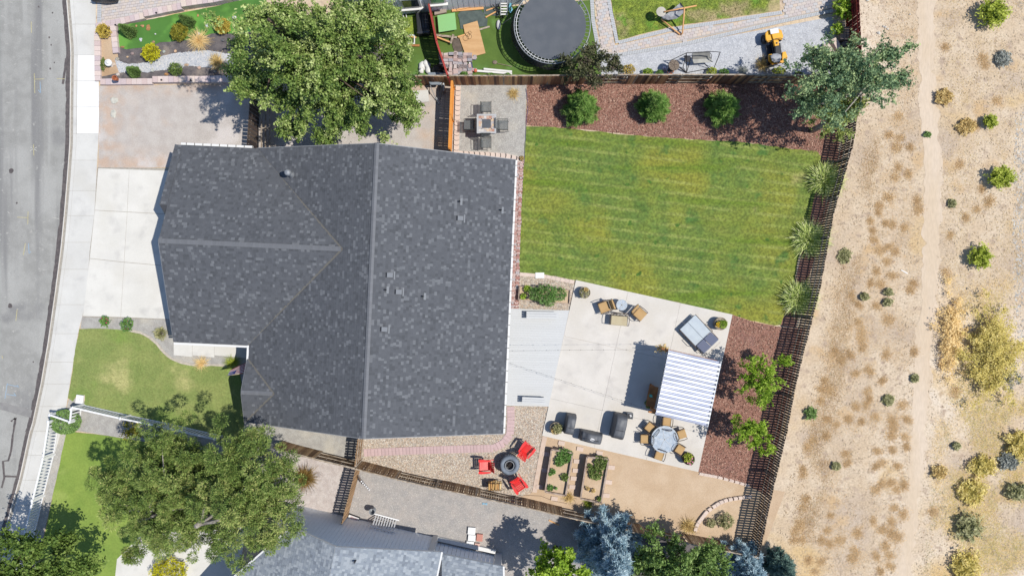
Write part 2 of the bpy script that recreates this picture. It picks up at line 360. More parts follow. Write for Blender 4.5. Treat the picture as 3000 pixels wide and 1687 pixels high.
# gutter, kerb and sidewalk, slab by slab
sw = structure('sidewalk'); JN = [-60,0,72,162,237,313,392,470,559,632,710,789,892,977,1060,1124,1190,1262,1332,1405,1480,1560,1640,1720,1790]
for i, (y0, y1) in enumerate(zip(JN, JN[1:])):
    g = .35; ys = [y0+g] + [y for y in (y0+(y1-y0)*.33, y0+(y1-y0)*.66)] + [y1-g]
    new = 155 < y0 < 385
    def strip(f0, f1, z0, z1, name, mt):
        b = MB(); P = PW([(f0(y), y) for y in ys] + [(f1(y), y) for y in ys[::-1]]); b.prism(P, z0, z1); b.build(name, mt, sw)
    tilt = lambda y: 0
    strip(lambda y: atx(KERB, y)+1.5, lambda y: atx(KERB, y)+15.6, -.3, -.11, 'gutter_pan', m_walk)
    strip(lambda y: atx(KERB, y)+16.2, lambda y: atx(KERB, y)+25.5, -.3, .012, 'kerb', m_walk)
    strip(lambda y: atx(KERB, y)+(26.1 if not new else 27), lambda y: atx(SWR, y), -.3, .016, 'slab', m_new if new else m_walk)
# ---------------------------------------------------------------- house front: driveway, walk, gravel, lawns
dw = structure('driveway')
DX = [(288,379,500),(278,373,500),(263,364,500),(243,354,500)]; DY = [(493,496,500),(616,621,628),(757,768,780),(926,929,935)]
for i in range(3):
    for j in range(2):
        xa, xb = DX[i][j]+.5, DX[i][j+1]-.2; xc, xd = DX[i+1][j]+.5, DX[i+1][j+1]-.4
        b = MB(); b.prism(PW([(xa, DY[i][j]+.8), (xb, DY[i][j+1]+.8), (xd, DY[i+1][j+1]-.6), (xc, DY[i+1][j]-.6)]), -.1, .02); b.build('slab', m_drive, dw)
structure('front_walk'); fw = bpy.data.objects['front_walk']
for x0, x1 in ((509.5,564),(564.8,628),(628.8,740)): b = MB(); b.prism(PW([(x0, 985),(x1, 985),(x1, 1050-(740-x1)*.03),(x0, 1040)]), -.1, .022); b.build('slab', m_drive, fw)
LOT = [(291,252),(1332,240),(1324,480),(288,493)]
structure('gravel_parking', sheet('gravel_parking', PW(LOT), .006, m_lot, None))
structure('front_gravel', sheet('front_gravel', PW([(240,926),(520,936),(760,1050),(760,1200),(700,1130),(640,1085),(520,1075),(380,975),(236,962)]), .006, m_grav, None))
FL = [(233,964),(262,962),(330,964),(372,968),(410,977),(436,990),(458,1010),(478,1034),(500,1052),(530,1064),(570,1072),(620,1071),(700,1078),(722,1200),(708,1290),(505,1242),(300,1200),(246,1187),(250,1157),(226,1156),(214,1175),(200,1165),(208,1120),(216,1062),(226,1000)]
structure('front_lawn', sheet('front_lawn', PW(FL), .03, m_lawnf, None, jag=.05))
m_pale_edge = M('pale_edge', [A(216,204,188), A(196,186,172)], sc=6); structure('lawn_edging', sheet('lawn_edging', PW([(375,962),(412,971),(440,984),(463,1005),(483,1030),(504,1047),(533,1059),(572,1066),(640,1066),(700,1071),(700,1079),(620,1073),(570,1074),(530,1066),(500,1054),(478,1036),(458,1012),(436,992),(410,979),(372,970)]), .025, m_pale_edge, None))
structure('corner_gravel', sheet('corner_gravel', PW([(205,1160),(300,1195),(520,1250),(700,1300),(640,1330),(330,1278),(230,1262),(180,1262),(186,1225)]), .008, m_grav, None))
structure('border_gravel', sheet('border_gravel', PW([(176,1262),(197,1262),(120,1600),(98,1700),(60,1700),(95,1600)]), .012, m_grav, None))
structure('neighbour_lawn', sheet('neighbour_lawn', PW([(196,1262),(320,1276),(700,1340),(640,1590),(500,1650),(345,1640),(333,1740),(100,1740),(126,1590)]), .03, m_lawng, None, jag=.03))
structure('neighbour_driveway', sheet('neighbour_driveway', PW([(344,1636),(420,1560),(640,1550),(760,1480),(720,1560),(690,1740),(333,1740)]), .045, m_drive, None))
# side yards to the south
structure('side_gravel', sheet('side_gravel', PW([(700,1225),(1052,1270),(1060,1372),(826,1312),(700,1300)]), .006, m_grav, None))
structure('pale_gravel', sheet('pale_gravel', PW([(700,1300),(826,1312),(1047,1365),(985,1515),(900,1490),(720,1440)]), .01, M('pale_gravel', [A(216,206,200), A(202,190,184)], sc=3, fine=.15, fsc=26, bump=.5, bsc=24), None))
structure('neighbour_gravel', sheet('neighbour_gravel', PW([(1047,1365),(1283,1428),(1500,1475),(1733,1535),(1960,1600),(1900,1760),(1200,1760),(1000,1520),(985,1515)]), .014, m_grav2, None))
structure('neighbour_soil', sheet('neighbour_soil', PW([(1733,1535),(2300,1640),(2300,1760),(1700,1760)]), .018, m_black, None))
# back garden
structure('fire_table_gravel', sheet('fire_table_gravel', PW([(1329,240),(1543,240),(1536,485),(1321,480)]), .012, m_grav, None))
MUL = [(1545,240),(2510,220),(2450,450),(2403,455),(2330,438),(2260,428),(2190,418),(2050,410),(1900,400),(1700,379),(1560,369),(1541,367)]
LAWN = [(1541,371),(1600,372),(1700,381),(1800,392),(1900,401),(2050,411),(2130,413),(2190,419),(2260,429),(2330,439),(2392,443),(2404,458),(2398,520),(2388,560),(2365,680),(2340,745),(2328,820),(2302,905),(2292,935),(2287,952),(2270,953),(2200,939),(2146,922),(2000,890),(1850,857),(1687,820),(1640,812),(1600,805),(1522,800),(1528,600),(1535,480)]
BED2 = [(2146,922),(2200,941),(2270,955),(2330,962),(2360,960),(2280,1300),(2250,1450),(2190,1420),(2045,1382)]
structure('mulch_bed', sheet('mulch_bed', PW(MUL), .016, m_mulch, None, jag=.04)); structure('side_mulch_bed', sheet('side_mulch_bed', PW(BED2), .016, m_mulch, None, jag=.03))
structure('fence_soil', sheet('fence_soil', PW([(2398,455),(2470,440),(2330,960),(2286,953),(2330,820),(2365,680)]), .020, m_mulch, None))
structure('back_lawn', sheet('back_lawn', PW(LAWN), .04, m_lawn, None, jag=.07))
structure('dirt_yard', sheet('dirt_yard', PW([(1588,1272),(2045,1380),(2190,1420),(2300,1440),(2225,1640),(2024,1580),(1646,1500),(1500,1468),(1545,1440),(1562,1438)]), .010, m_dirt, None))
ROCK1 = [(1050,1268),(1480,1268),(1472,1185),(1608,1189),(1588,1275),(1560,1442),(1500,1462),(1283,1415),(1052,1352)]
ROCK2 = [(1519,795),(1600,803),(1687,818),(1667,912),(1515,905)]
structure('river_rock_bed', sheet('river_rock_bed', PW(ROCK1), .006, m_river, None)); structure('side_rock_bed', sheet('side_rock_bed', PW(ROCK2), .006, m_river, None))
# patio slabs, cast in panels
pt = structure('patio')
def lerp(a, b, t): return (a[0]+(b[0]-a[0])*t, a[1]+(b[1]-a[1])*t)
TL, TR_, BR, BL = (1687,820), (2145,921), (2045,1381), (1588,1275)
us = [0, .333, .667, 1]; vs_ = [0, .36, .76, 1]
for i in range(3):
    for j in range(3):
        cs = [(us[i], vs_[j]), (us[i+1], vs_[j]), (us[i+1], vs_[j+1]), (us[i], vs_[j+1])]
        P = [lerp(lerp(TL, TR_, u), lerp(BL, BR, u), v) for u, v in cs]; c = (sum(p[0] for p in P)/4, sum(p[1] for p in P)/4)
        P = [lerp(p, c, .0028) for p in P]
        b = MB(); b.prism(PW(P), -.1, .075); b.build('slab', m_patio, pt)
# neighbours to the north
structure('turf', sheet('turf', PW([(1100,30),(1500,20),(1740,0),(1748,120),(1765,246),(1590,244),(1300,240),(1170,210),(1160,60)]), .02, m_turf, None))
structure('side_turf', sheet('side_turf', PW([(900,60),(1240,50),(1240,105),(900,110)]), .024, m_patchy, None)); structure('side_dark_gravel', sheet('side_dark_gravel', PW([(900,110),(1260,105),(1300,238),(880,245)]), .01, m_black, None))
TURF = [(349,79),(430,62),(540,38),(634,20),(700,4),(780,-6),(790,92),(690,100),(620,100),(560,118),(470,126),(430,140),(372,146),(350,140)]
structure('planter_soil', sheet('planter_soil', PW([(300,78),(780,10),(900,60),(900,246),(300,246)]), .05, m_black, None)); structure('planter_bare_soil', sheet('planter_bare_soil', PW([(298,95),(330,95),(345,140),(352,215),(300,225)]), .056, m_dirt, None, jag=.04))
structure('planter_turf', sheet('planter_turf', PW(TURF), .062, M('bright_turf', [A(86,134,58,.62), A(78,124,52,.62)], sc=1.2, big=[(A(104,156,66,.7), .5, .5, .6)], fine=.04), None, jag=.03))
DRYCREEK = [(338,175),(380,190),(430,185),(480,165),(530,155),(600,150),(680,160),(700,185),(620,200),(560,195),(500,205),(420,212),(350,215)]
structure('dry_creek', sheet('dry_creek', PW(DRYCREEK), .066, m_light, None, jag=.1))
structure('patchy_lawn', sheet('patchy_lawn', PW([(1788,-60),(1790,0),(1812,119),(1960,80),(2080,62),(2283,31),(2286,-60)]), .03, m_patchy, None, jag=.04))
structure('white_gravel', sheet('white_gravel', PW([(1755,160),(1900,150),(2250,85),(2440,50),(2460,240),(1765,248)]), .014, m_light, None))
# ---------------------------------------------------------------- loose cover as real pieces
def stones(name, poly, n, s, z, mat, parent=None, holes=(), flat=.45):
    P = scatter(PW(poly), n, [PW(h) for h in holes]); n = len(P); sz = s*RNG.uniform(.5, 1.3, n)
    o8 = np.array([(1,0,0),(.3,.9,0),(-.8,.5,0),(-.7,-.6,0),(.4,-.8,0),(0,0,1)], np.float32)
    a = RNG.uniform(0, 6.28, n); ca, sa = np.cos(a), np.sin(a); asp = RNG.uniform(.6, 1, n)
    V = np.zeros((n, 6, 3)); 
    for i, q in enumerate(o8):
        jx = q[0]*(1+RNG.uniform(-.25, .25, n)); jy = q[1]*asp*(1+RNG.uniform(-.25, .25, n))
        V[:, i, 0] = P[:, 0] + sz*(jx*ca - jy*sa); V[:, i, 1] = P[:, 1] + sz*(jx*sa + jy*ca); V[:, i, 2] = z + sz*q[2]*flat
    V[:, 5, 0] += RNG.uniform(-.3, .3, n)*sz; V[:, 5, 1] += RNG.uniform(-.3, .3, n)*sz
    f = np.array([(0,1,5),(1,2,5),(2,3,5),(3,4,5),(4,0,5)]); F = (f[None] + (np.arange(n)*6)[:, None, None]).reshape(-1, 3)
    o = np_mesh(name, V.reshape(-1, 3), F, np.repeat(RNG.uniform(0, 1, n), 5), mat, parent); o['kind'] = 'stuff'; return o
def chips(name, poly, n, s, z, mat, parent=None, asp=3.0, up=1.2, holes=()):
    P = scatter(PW(poly), n, [PW(h) for h in holes]); P = np.c_[P, np.full(len(P), z)]; P[:, 2] += RNG.uniform(0, .02, len(P))
    V, F = leaf_cards(P, s, up=up, asp=asp); o = np_mesh(name, V, F, RNG.uniform(0, 1, len(P)), mat, parent); o['kind'] = 'stuff'; return o
def grass(name, poly, n, h, mat, z=.04, w=.02):
    P = scatter(PW(poly), n); P = np.c_[P, np.full(len(P), z)]; V, F = blades(P, rdir(len(P), 1.0), h*RNG.uniform(.5, 1.3, len(P)), w, .3)
    o = np_mesh(name, V, F, RNG.uniform(0, 1, len(P)), mat); o['kind'] = 'stuff'; return o
ms_river = M('river_rock', [A(200,190,175)], tcols=[A(150,130,116), A(196,180,160), A(176,170,164), A(226,214,194), A(206,176,150), A(238,232,220)], rough=.7)
ms_grey = M('gravel_stone', [A(200,190,175)], tcols=[A(150,148,144), A(190,186,180), A(206,200,190), A(225,222,214)])
ms_mulch = M('mulch_chip', [A(140,98,92)], tcols=[A(134,92,78), A(174,126,108), A(196,150,130), A(220,184,162), A(154,110,96)])
ms_dry = M('dry_litter', [A(190,160,110)], tcols=[A(196,172,146), A(214,192,160), A(226,206,176), A(206,176,136)])
stones('river_rocks', ROCK1, 26000, .045, .004, ms_river, flat=.6); stones('side_river_rocks', ROCK2, 4200, .045, .004, ms_river, flat=.6)
stones('gravel_stones', [(1332,252),(1541,250),(1536,470),(1325,470)], 5000, .022, .012, ms_grey); stones('neighbour_gravel_stones', [(1050,1375),(1283,1430),(1500,1480),(1733,1540),(1700,1687),(1300,1687),(1000,1520)], 9000, .022, .014, ms_grey)
stones('white_gravel_stones', [(1768,165),(1900,150),(2250,85),(2440,50),(2460,240),(1765,244)], 9000, .03, .014, M('white_stone', [A(210,210,214)], tcols=[A(170,172,178), A(210,212,216), A(235,236,240)]))
stones('creek_stones', DRYCREEK, 3600, .035, .066, M('creek_stone', [A(200,200,205)], tcols=[A(160,165,172), A(205,208,212), A(232,226,218), A(190,196,204)]))
chips('mulch_chips', MUL, 26000, .045, .018, ms_mulch); chips('side_mulch_chips', BED2, 9000, .045, .018, ms_mulch)
ms_gr = M('grass_blade', [A(110,130,50)], tcols=[A(76,98,42,.7), A(104,124,52,.7), A(140,148,78,.7), A(118,126,64,.7)], trans=.2)
grass('back_lawn_grass', LAWN, 60000, .05, ms_gr); grass('front_lawn_grass', FL, 22000, .05, M('front_grass_blade', [A(110,130,50)], tcols=[A(110,132,66,.66), A(146,156,92,.66), A(184,180,122,.66)], trans=.2), .03)
grass('patchy_lawn_grass', [(1792,-10),(1812,117),(1960,80),(2080,62),(2240,34),(2270,-10)], 14000, .06, ms_gr, .03)
# dry litter over the sandy field
chips('field_litter', [(2540,-300),(3400,-300),(3400,2000),(2180,2000),(2400,1000)], 26000, .035, .004, ms_dry, asp=4, up=3, holes=[[(2690,-20),(2745,-20),(2760,600),(2700,1400),(2675,1700),(2630,1700),(2665,1400),(2700,600)]])
# ---------------------------------------------------------------- shingled roofs
m_sh = M('dark_shingle', [A(120,122,128)], tcols=[A(104,107,112,.42), A(114,117,123,.42), A(122,125,131,.42), A(146,149,154,.42)], fine=.05, fsc=30, rough=.95, spec=.12)
m_cap = M('ridge_shingle', [A(144,146,151,.44)], rand=.06, rough=.95, spec=.12)
m_deck = M('roof_sheathing', [A(90,92,98,.4)], rough=.9)
m_fas = M('white_trim', [A(244,243,240,.6)], rough=.5); m_stucco = M('grey_siding', [A(196,198,200)], sc=3, fine=.03)
m_glass = M('window_glass', [A(60,70,78)], rough=.06, spec=.6); m_galv = M('galvanised', [A(176,180,184,.55)], metal=.5, rough=.55, fine=.05); m_vent = M('grey_vent', [A(150,154,160,.45)], rough=.7)
m_val = M('valley_line', [A(134,130,122,.45)], fine=.1)
def clip(poly, clipper):
    out = poly
    for i in range(len(clipper)):
        a = clipper[i]; b_ = clipper[(i+1) % len(clipper)]; inp = out; out = []
        if not inp: break
        ex, ey = b_[0]-a[0], b_[1]-a[1]
        def side(p): return ex*(p[1]-a[1]) - ey*(p[0]-a[0])
        for j in range(len(inp)):
            p, q = inp[j], inp[(j+1) % len(inp)]; sp, sq = side(p), side(q)
            if sp >= 0: out.append(p)
            if (sp >= 0) != (sq >= 0): t = sp/(sp-sq); out.append((p[0]+(q[0]-p[0])*t, p[1]+(q[1]-p[1])*t) + tuple(p[2+k]+(q[2+k]-p[2+k])*t for k in range(len(p)-2)))
    return out
def shingles(poly3, eave_a, eave_b, parent, mat, seed=0, expo=.145, tw=(.09, .21), light=.13, name='shingle'):
    """lay laminated shingle tabs over the planar polygon poly3 (local 3-D), courses parallel to eave_a->eave_b"""
    rnd = random.Random(seed); a = Vector(eave_a); e = (Vector(eave_b)-a).normalized()
    P = [Vector(p) for p in poly3]; n = (P[1]-P[0]).cross(P[2]-P[0]).normalized()
    if n.z < 0: n = -n
    a = a + n*((P[0]-a).dot(n)); s = n.cross(e); s = s if s.z > 0 else -s
    p2 = [((p-a).dot(e), (p-a).dot(s)) for p in P]
    ar = sum(p2[i][0]*p2[(i+1)%len(p2)][1]-p2[(i+1)%len(p2)][0]*p2[i][1] for i in range(len(p2)))
    if ar < 0: p2 = p2[::-1]
    umin = min(p[0] for p in p2); umax = max(p[0] for p in p2); vmin = min(p[1] for p in p2); vmax = max(p[1] for p in p2)
    mb = MB(); j = 0; v = vmin
    while v < vmax - .01:
        u = umin - rnd.uniform(0, .3)
        while u < umax:
            w = rnd.uniform(*tw); lift = .006 if rnd.random() < .5 else 0; r = rnd.random()
            tone = rnd.uniform(.82, 1) if r < light else (rnd.uniform(.0, .3) if r < light+.22 else rnd.uniform(.32, .64))
            q = clip([(u, v-.01, 0), (u+w, v-.01, 0), (u+w, v+expo+.01, 1), (u, v+expo+.01, 1)], p2)
            if len(q) >= 3:
                vs = [a + e*x + s*y + n*(.016 + lift*(1-t) - .010*t + .004*(lift > 0)) for x, y, t in q]
                k = len(q); mb.add(vs, [list(range(k))], 0, tone)
                if abs(q[0][1]-(v-.01)) < 1e-6 and abs(q[1][1]-(v-.01)) < 1e-6:
                    mb.add([vs[0], vs[1], vs[1]-n*.016, vs[0]-n*.016], [(0, 3, 2, 1)], 0, 0)
            u += w
        v += expo
    o = mb.build(name, mat, parent); o['kind'] = 'stuff'; return o
def caps(parent, a, b, mat, half=.15, step=.145, drop=.39, name='ridge_shingle', limit=300):
    a = Vector(a); b = Vector(b); d = (b-a); L_ = d.length; d.normalize(); n = min(int(L_/step), limit)
    m_ = MB(); m_.add([(0,0,.03),(step*1.25,0,.045),(0,half,.03-half*drop),(step*1.25,half,.045-half*drop),(0,-half,.03-half*drop),(step*1.25,-half,.045-half*drop),
                       (0,0,.012),(0,half,.012-half*drop),(0,-half,.012-half*drop),(step*1.25,half,.02-half*drop),(step*1.25,-half,.02-half*drop),(step*1.25,0,.02)],
                      [(0,1,3,2),(0,4,5,1),(1,11,9,3),(1,5,10,11),(2,3,9,7),(4,8,10,5),(0,2,7,6),(0,6,8,4)])
    me = m_.build(name, mat, mesh_only=True); rz = math.atan2(d.y, d.x); ry = -math.asin(max(-1, min(1, d.z)))
    for i in range(n):
        p = a + d*(i*L_/n); inst(me, name, parent, p, (0, ry, rz), (1, 1, 1))
HO = W(1500-357*1.0, 843.5+9); HZ = -R(2.6)     # origin of the main house (centre of its main ridge, on the ground)
HO = Vector((-7.14, -.18, 0))
house = thing('main_house', 'large single-storey house under a dark grey shingled gable roof, beside the green back lawn', 'house', HO, HZ)
Hinv = (Matrix.Translation(HO) @ Matrix.Rotation(HZ, 4, 'Z')).inverted()
def HL(sx, sy, z): return Hinv @ W(sx, sy, z)
EZ, RZ, SL = 2.9, 5.6, .3857; MS = -7.4; EC = -5.7; er = EZ + 1.7*SL
# walls
b = MB(); b.prism([(-6.5,-7.0),(6.45,-7.0),(6.45,7.0),(-6.5,7.0)], 0, 2.95); b.prism([(-10.6,-2.85),(-6.0,-2.85),(-6.0,7.0),(-10.6,7.0)], 0, 2.92); b.build('wall', m_stucco, house)
b = MB()
for v in (-7.0, 7.0): b.add([(-6.5,v,2.95),(6.45,v,2.95),(0,v,5.45),(-6.5,v-.02*(v>0)+.02*(v<0),2.95)], [(0,1,2)] if v < 0 else [(0,2,1)])
b.add([(-6.95,MS+.1,EZ-.15),(-6.95,EC+1.6,EZ-.15),(-6.95,EC,er-.2)], [(0,2,1)]); b.add([(-10.6,-2.85,2.92),(-10.6,7.0,2.92),(-10.6,2.1,4.8)], [(0,1,2)]); b.build('gable_wall', m_stucco, house)
# roof decks
def deck(polys, name='roof_deck', th=.14):
    b = MB()
    for P in polys:
        P = [Vector(p) for p in P]; k = len(P); n = (P[1]-P[0]).cross(P[2]-P[0])
        if n.z < 0: P = P[::-1]
        b.add(P + [p - Vector((0,0,th)) for p in P], [list(range(k)), list(range(k, 2*k))[::-1]] + [(i, i+k, (i+1)%k+k, (i+1)%k) for i in range(k)])
    return b.build(name, m_deck, house)
MN, MS = 7.45, -7.4
east = [(7,MS,EZ),(7,MN,EZ),(0,MN,RZ),(0,MS,RZ)]; west = [(-7,MS,EZ),(0,MS,RZ),(0,MN,RZ),(-7,MN,EZ)]
GR = 2.1; gz = EZ + 5.34*SL; G0 = -11.1; gx = -(RZ-gz)/SL   # garage ridge meets the main slope at gx
gN = [(G0,MN-.02,EZ),(-7,MN-.02,EZ),(gx,GR,gz),(G0,GR,gz)]; gS = [(G0,-3.25,EZ),(G0,GR,gz),(gx,GR,gz),(-7,-3.25,EZ)]
pz = EZ + (MN-4.0)*SL
gP = [(-11.5,MN-.02,EZ+.01),(G0,MN-.02,EZ+.01),(G0,4.0,pz+.01),(-11.5,4.0,pz+.01)]; gQ = [(-11.5,4.0,pz+.01),(G0,4.0,pz+.01),(G0,3.1,pz-.35),(-11.1,3.1,pz-.35)]
er = EZ + 1.7*SL; EC = -5.7; ex = -(RZ-er)/SL   # entry gable
eN = [(-7.06,EC+1.7,EZ),(-7,EC+1.7,EZ),(ex,EC,er),(-7.06,EC,er)]; eS = [(-7.06,MS-.01,EZ),(-7.06,EC,er),(ex,EC,er),(-7,MS-.01,EZ)]
up = lambda P, d=.004: [(p[0], p[1], p[2]+d) for p in P]
deck([east]); deck([west]); deck([up(gN,.02), up(gS,.02)]); deck([up(gP,.03), up(gQ,.03)]); deck([up(eN,.03), up(eS,.03)])
shingles(up(east), (7,MS,EZ), (7,MN,EZ), house, m_sh, 1, light=.14); shingles(up(west), (-7,MN,EZ), (-7,MS,EZ), house, m_sh, 2)
shingles(up(gN,.024), gN[0], gN[1], house, m_sh, 3); shingles(up(gS,.024), gS[0], (-7,-3.25,EZ), house, m_sh, 4)
shingles(up(gP,.034), gP[0], gP[1], house, m_sh, 5); shingles(up(gQ,.034), gQ[3], gQ[2], house, m_sh, 6, light=.6)
shingles(up(eN,.034), eN[0], eN[1], house, m_sh, 7, light=.05); shingles(up(eS,.034), (-7.06,MS-.01,EZ), (-7,MS-.01,EZ), house, m_sh, 8, light=.05)
caps(house, (0,MS,RZ+.03), (0,MN,RZ+.03), m_cap, .12); caps(house, (G0,GR,gz+.05), (gx-.1,GR,gz+.05), m_cap, .12); caps(house, (-7.06,EC,er+.05), (ex-.1,EC,er+.05), m_cap, .11)
def vline(a, b_, w=.09):
    b = MB(); b.beam(a, b_, w, .012); b.build('valley_seam', m_val, house)
vline((-7.05,MN-.1,EZ+.05), (gx,GR,gz+.05)); vline((-7.05,-3.2,EZ+.05), (gx,GR,gz+.05)); vline((-7.0,EC+1.68,EZ+.06), (ex,EC,er+.06)); vline((-7.0,MS+.02,EZ+.06), (ex,EC,er+.06))
# fascia, gutters and drip edges
b = MB(); b.box((7.05,(MS+MN)/2,EZ-.06),(.11,MN-MS,.1)); b.build('gutter', m_fas, house, bevel=.01)
hang = MB(); hang.box((0,0,0),(.13,.03,.02)); hm = hang.build('gutter_hanger', m_val, mesh_only=True)
for i in range(24): inst(hm, 'gutter_hanger', house, (7.055, MS+.3+i*.62, EZ-.003))
b = MB(); b.box(((G0-7)/2,-3.33,EZ-.05),(4.1,.11,.1)); b.build('gutter', m_fas, house); b = MB(); b.box(((G0-7.4)/2,MN+.06,EZ-.04),(3.9,.12,.1)); b.build('gutter', m_fas, house)
b = MB(); b.box((-7.06,-3.75,EZ-.03),(.11,1.0,.1)); b.build('gutter', m_fas, house)
for i in range(9): inst(hm, 'gutter_hanger', house, (-10.9+i*.45, MN+.07, EZ+.022), (0,0,R(90)))
for A_, B_ in (((7,MS-.02,EZ-.08),(0,MS-.02,RZ-.08)), ((-7,MS-.02,EZ-.08),(0,MS-.02,RZ-.08)), ((-7.08,MS,EZ-.07),(-7.08,EC,er-.07)), ((-7.08,EC+1.7,EZ-.07),(-7.08,EC,er-.07)), ((7,MN+.02,EZ-.08),(0,MN+.02,RZ-.08)), ((-7,MN+.02,EZ-.08),(0,MN+.02,RZ-.08)), ((G0-.02,-3.2,EZ-.07),(G0-.02,GR,gz-.07)), ((G0-.4,MN,EZ-.07),(G0-.4,4.0,pz-.07))):
    b = MB(); b.beam(A_, B_, .04, .16); b.build('rake_board', M('grey_trim', [A(150,152,156)], rough=.6), house)
# garage doors, windows and front door (seen from a step aside)
for y, w in ((.3, 4.6), (5.2, 2.6)):
    b = MB(); b.box((-10.64,y,1.1),(.06,w,2.1)); gd = b.build('garage_door', m_fas, house)
    for k in range(4): bb = MB(); bb.box((-10.685,y,.32+k*.52),(.03,w-.1,.48)); bb.build('panel', m_fas, gd)
def hwin(c, w, h, axis):
    b = MB(); d = (.08, w, h) if axis == 'x' else (w, .08, h); b.box(c, d); f = b.build('window', m_fas, house)
    o = .03 if (c[0] > 0 if axis == 'x' else c[1] > 0) else -.03
    b = MB(); b.box((c[0]+(o if axis == 'x' else 0), c[1]+(o if axis == 'y' else 0), c[2]), (.07, w-.14, h-.14) if axis == 'x' else (w-.14, .07, h-.14)); b.build('pane', m_glass, f)
for c, w, h, ax in (((6.46,4.5,1.5),1.6,1.1,'x'),((6.46,1.5,1.5),1.6,1.1,'x'),((6.46,-2.2,1.1),2.4,2.0,'x'),((6.46,-5,1.5),1.5,1.1,'x'),((-2.5,7.01,1.6),1.2,1.0,'y'),((2.5,7.01,1.6),1.2,1.0,'y'),((2,-7.01,1.6),1.2,1.0,'y'),((-6.51,-6.0,1.5),1.5,1.2,'x')): hwin(c, w, h, ax)
b = MB(); b.box((-6.53,-3.9,1.03),(.07,.95,2.05)); dd = b.build('front_door', M('dark_door', [A(90,60,50)]), house); b = MB(); b.blob((-6.6,-4.25,1.0),(.035,.035,.035),1,0); b.build('handle', m_galv, dd)
# roof vents
def roofz(u): return RZ - abs(u)*SL + .02
def onroof(sx, sy):
    z = 4.2
    for _ in range(12): p = HL(sx, sy, z); z = roofz(p.x)
    return Vector((p.x, p.y, z))
for sx, sy in ((1347,591),(1468,616),(1131,849),(1240,868)):
    p = onroof(sx, sy); sg = 1 if p.x > 0 else -1; t = MB(); t.lathe([(.045,-.1),(.045,.2),(.035,.2),(.035,.1)], 10, p); o = t.build('vent_pipe', M('dark_pipe', [A(70,72,78)]), house)
    t = MB(); t.box((p.x+.08,p.y,p.z-.0),(.13,.36,.012),0,0,.5,0,math.atan(SL)*sg); t.build('flashing', m_vent, o)
for sx, sy in ((1350,640),(1144,806),(1170,855),(1128,964)):
    p = onroof(sx, sy); t = MB(); t.box((p.x-.02,p.y,p.z+.07),(.3,.24,.14),0,0,.5,0,.2); o = t.build('box_vent', m_vent, house, bevel=.01)
    t = MB(); t.box((p.x+.19,p.y,p.z-.06),(.07,.42,.012),0,0,.5,0,math.atan(SL)); t.build('flashing', m_vent, o)
    t = MB(); t.box((p.x-.2,p.y,p.z+.085),(.02,.24,.09)); t.build('louvre', M('dark_pipe', []), o)
p = onroof(855, 512); t = MB(); t.lathe([(.19,-.15),(.19,.02),(.11,.1),(.11,.55)], 16, p); o = t.build('flue', m_galv, house, smooth=True)
t = MB(); t.lathe([(.10,.52),(.17,.55),(.17,.72),(.12,.78),(.02,.8)], 16, p); t.build('flue_cap', m_galv, o, smooth=False)
# flag on the porch post
fp = W(664,1100,2.0); fe = W(714,1093,2.3)
fl = thing('house_flag', 'striped flag with a starred blue corner on a wooden pole by the front entry', 'flag', W(714,1093,0))
O = fl.location
b = MB(); b.tube([fp-O, fe-O], .022, 8); b.build('pole', M('flag_pole', [A(226,206,170)], rough=.5), fl, smooth=True)
L1 = (fe-fp); nS = 13; hang_ = Vector((.12,.62,-.62)); u_ = L1*.9
def fcl(s, t):
    q = (fp-O) + L1*.06 + u_*s + hang_*t*(.45+.55*s); return q + Vector((0,0,.05))*math.sin(s*9+t*3)
for k in range(nS):
    b = MB(); g = 12
    for i in range(g):
        s0, s1 = i/g, (i+1)/g; t0, t1 = k/nS, (k+1)/nS
        if k < 7 and s1 < .42: continue
        b.add([fcl(s0,t0), fcl(s1,t0), fcl(s1,t1), fcl(s0,t1)], [(0,1,2,3)])
    b.build('stripe', M('flag_red', [A(190,30,40)]) if k % 2 == 0 else M('flag_white', [A(240,238,236)]), fl)
b = MB()
for i in range(5):
    s0, s1 = i/12, (i+1)/12; b.add([fcl(s0,0)+Vector((0,0,.004)), fcl(s1,0)+Vector((0,0,.004)), fcl(s1,7/13)+Vector((0,0,.004)), fcl(s0,7/13)+Vector((0,0,.004))], [(0,1,2,3)])
cn = b.build('canton', M('flag_blue', [A(40,50,130)]), fl)
b = MB()
for i in range(5):
    for j in range(5):
        c = fcl(.03+i*.08, .04+j*.1) + Vector((0,0,.012)); st = [c+Vector((math.cos(a)*r, math.sin(a)*r, 0)) for a, r in [(6.2832*k/10, .016 if k % 2 == 0 else .007) for k in range(10)]]
        b.add(st, [list(range(10))])
b.build('star', M('flag_white', []), cn)
# ---------------------------------------------------------------- house to the south
m_sh2 = M('pale_shingle', [A(160,168,178)], tcols=[A(142,150,160,.5), A(158,167,178,.5), A(172,180,187,.5), A(188,195,202,.5)], rough=.95, spec=.1, fine=.05)
m_wall2 = M('pale_grey_siding', [A(226,230,234,.95)], sc=3, fine=.02)
sh = thing('south_house', 'neighbouring house under a pale grey shingled roof at the lower edge', 'house', W(1052,1500))
SO = sh.location
def SW_(sx, sy, z): return W(sx, sy, z) - SO
RG = 5.3; r0 = SW_(983,1601,RG); r1 = SW_(963,1700,RG); r1 = r0 + (r1-r0)*3
dr = (r1-r0).normalized(); pr = Vector((dr.y, -dr.x, 0)); pr = pr if pr.x > 0 else -pr
def plane_pt(sx, sy):
    z = 4.0
    for _ in range(20): p = SW_(sx, sy, z); z = RG - abs((p-r0).dot(pr))*.386
    return Vector((p.x, p.y, z))
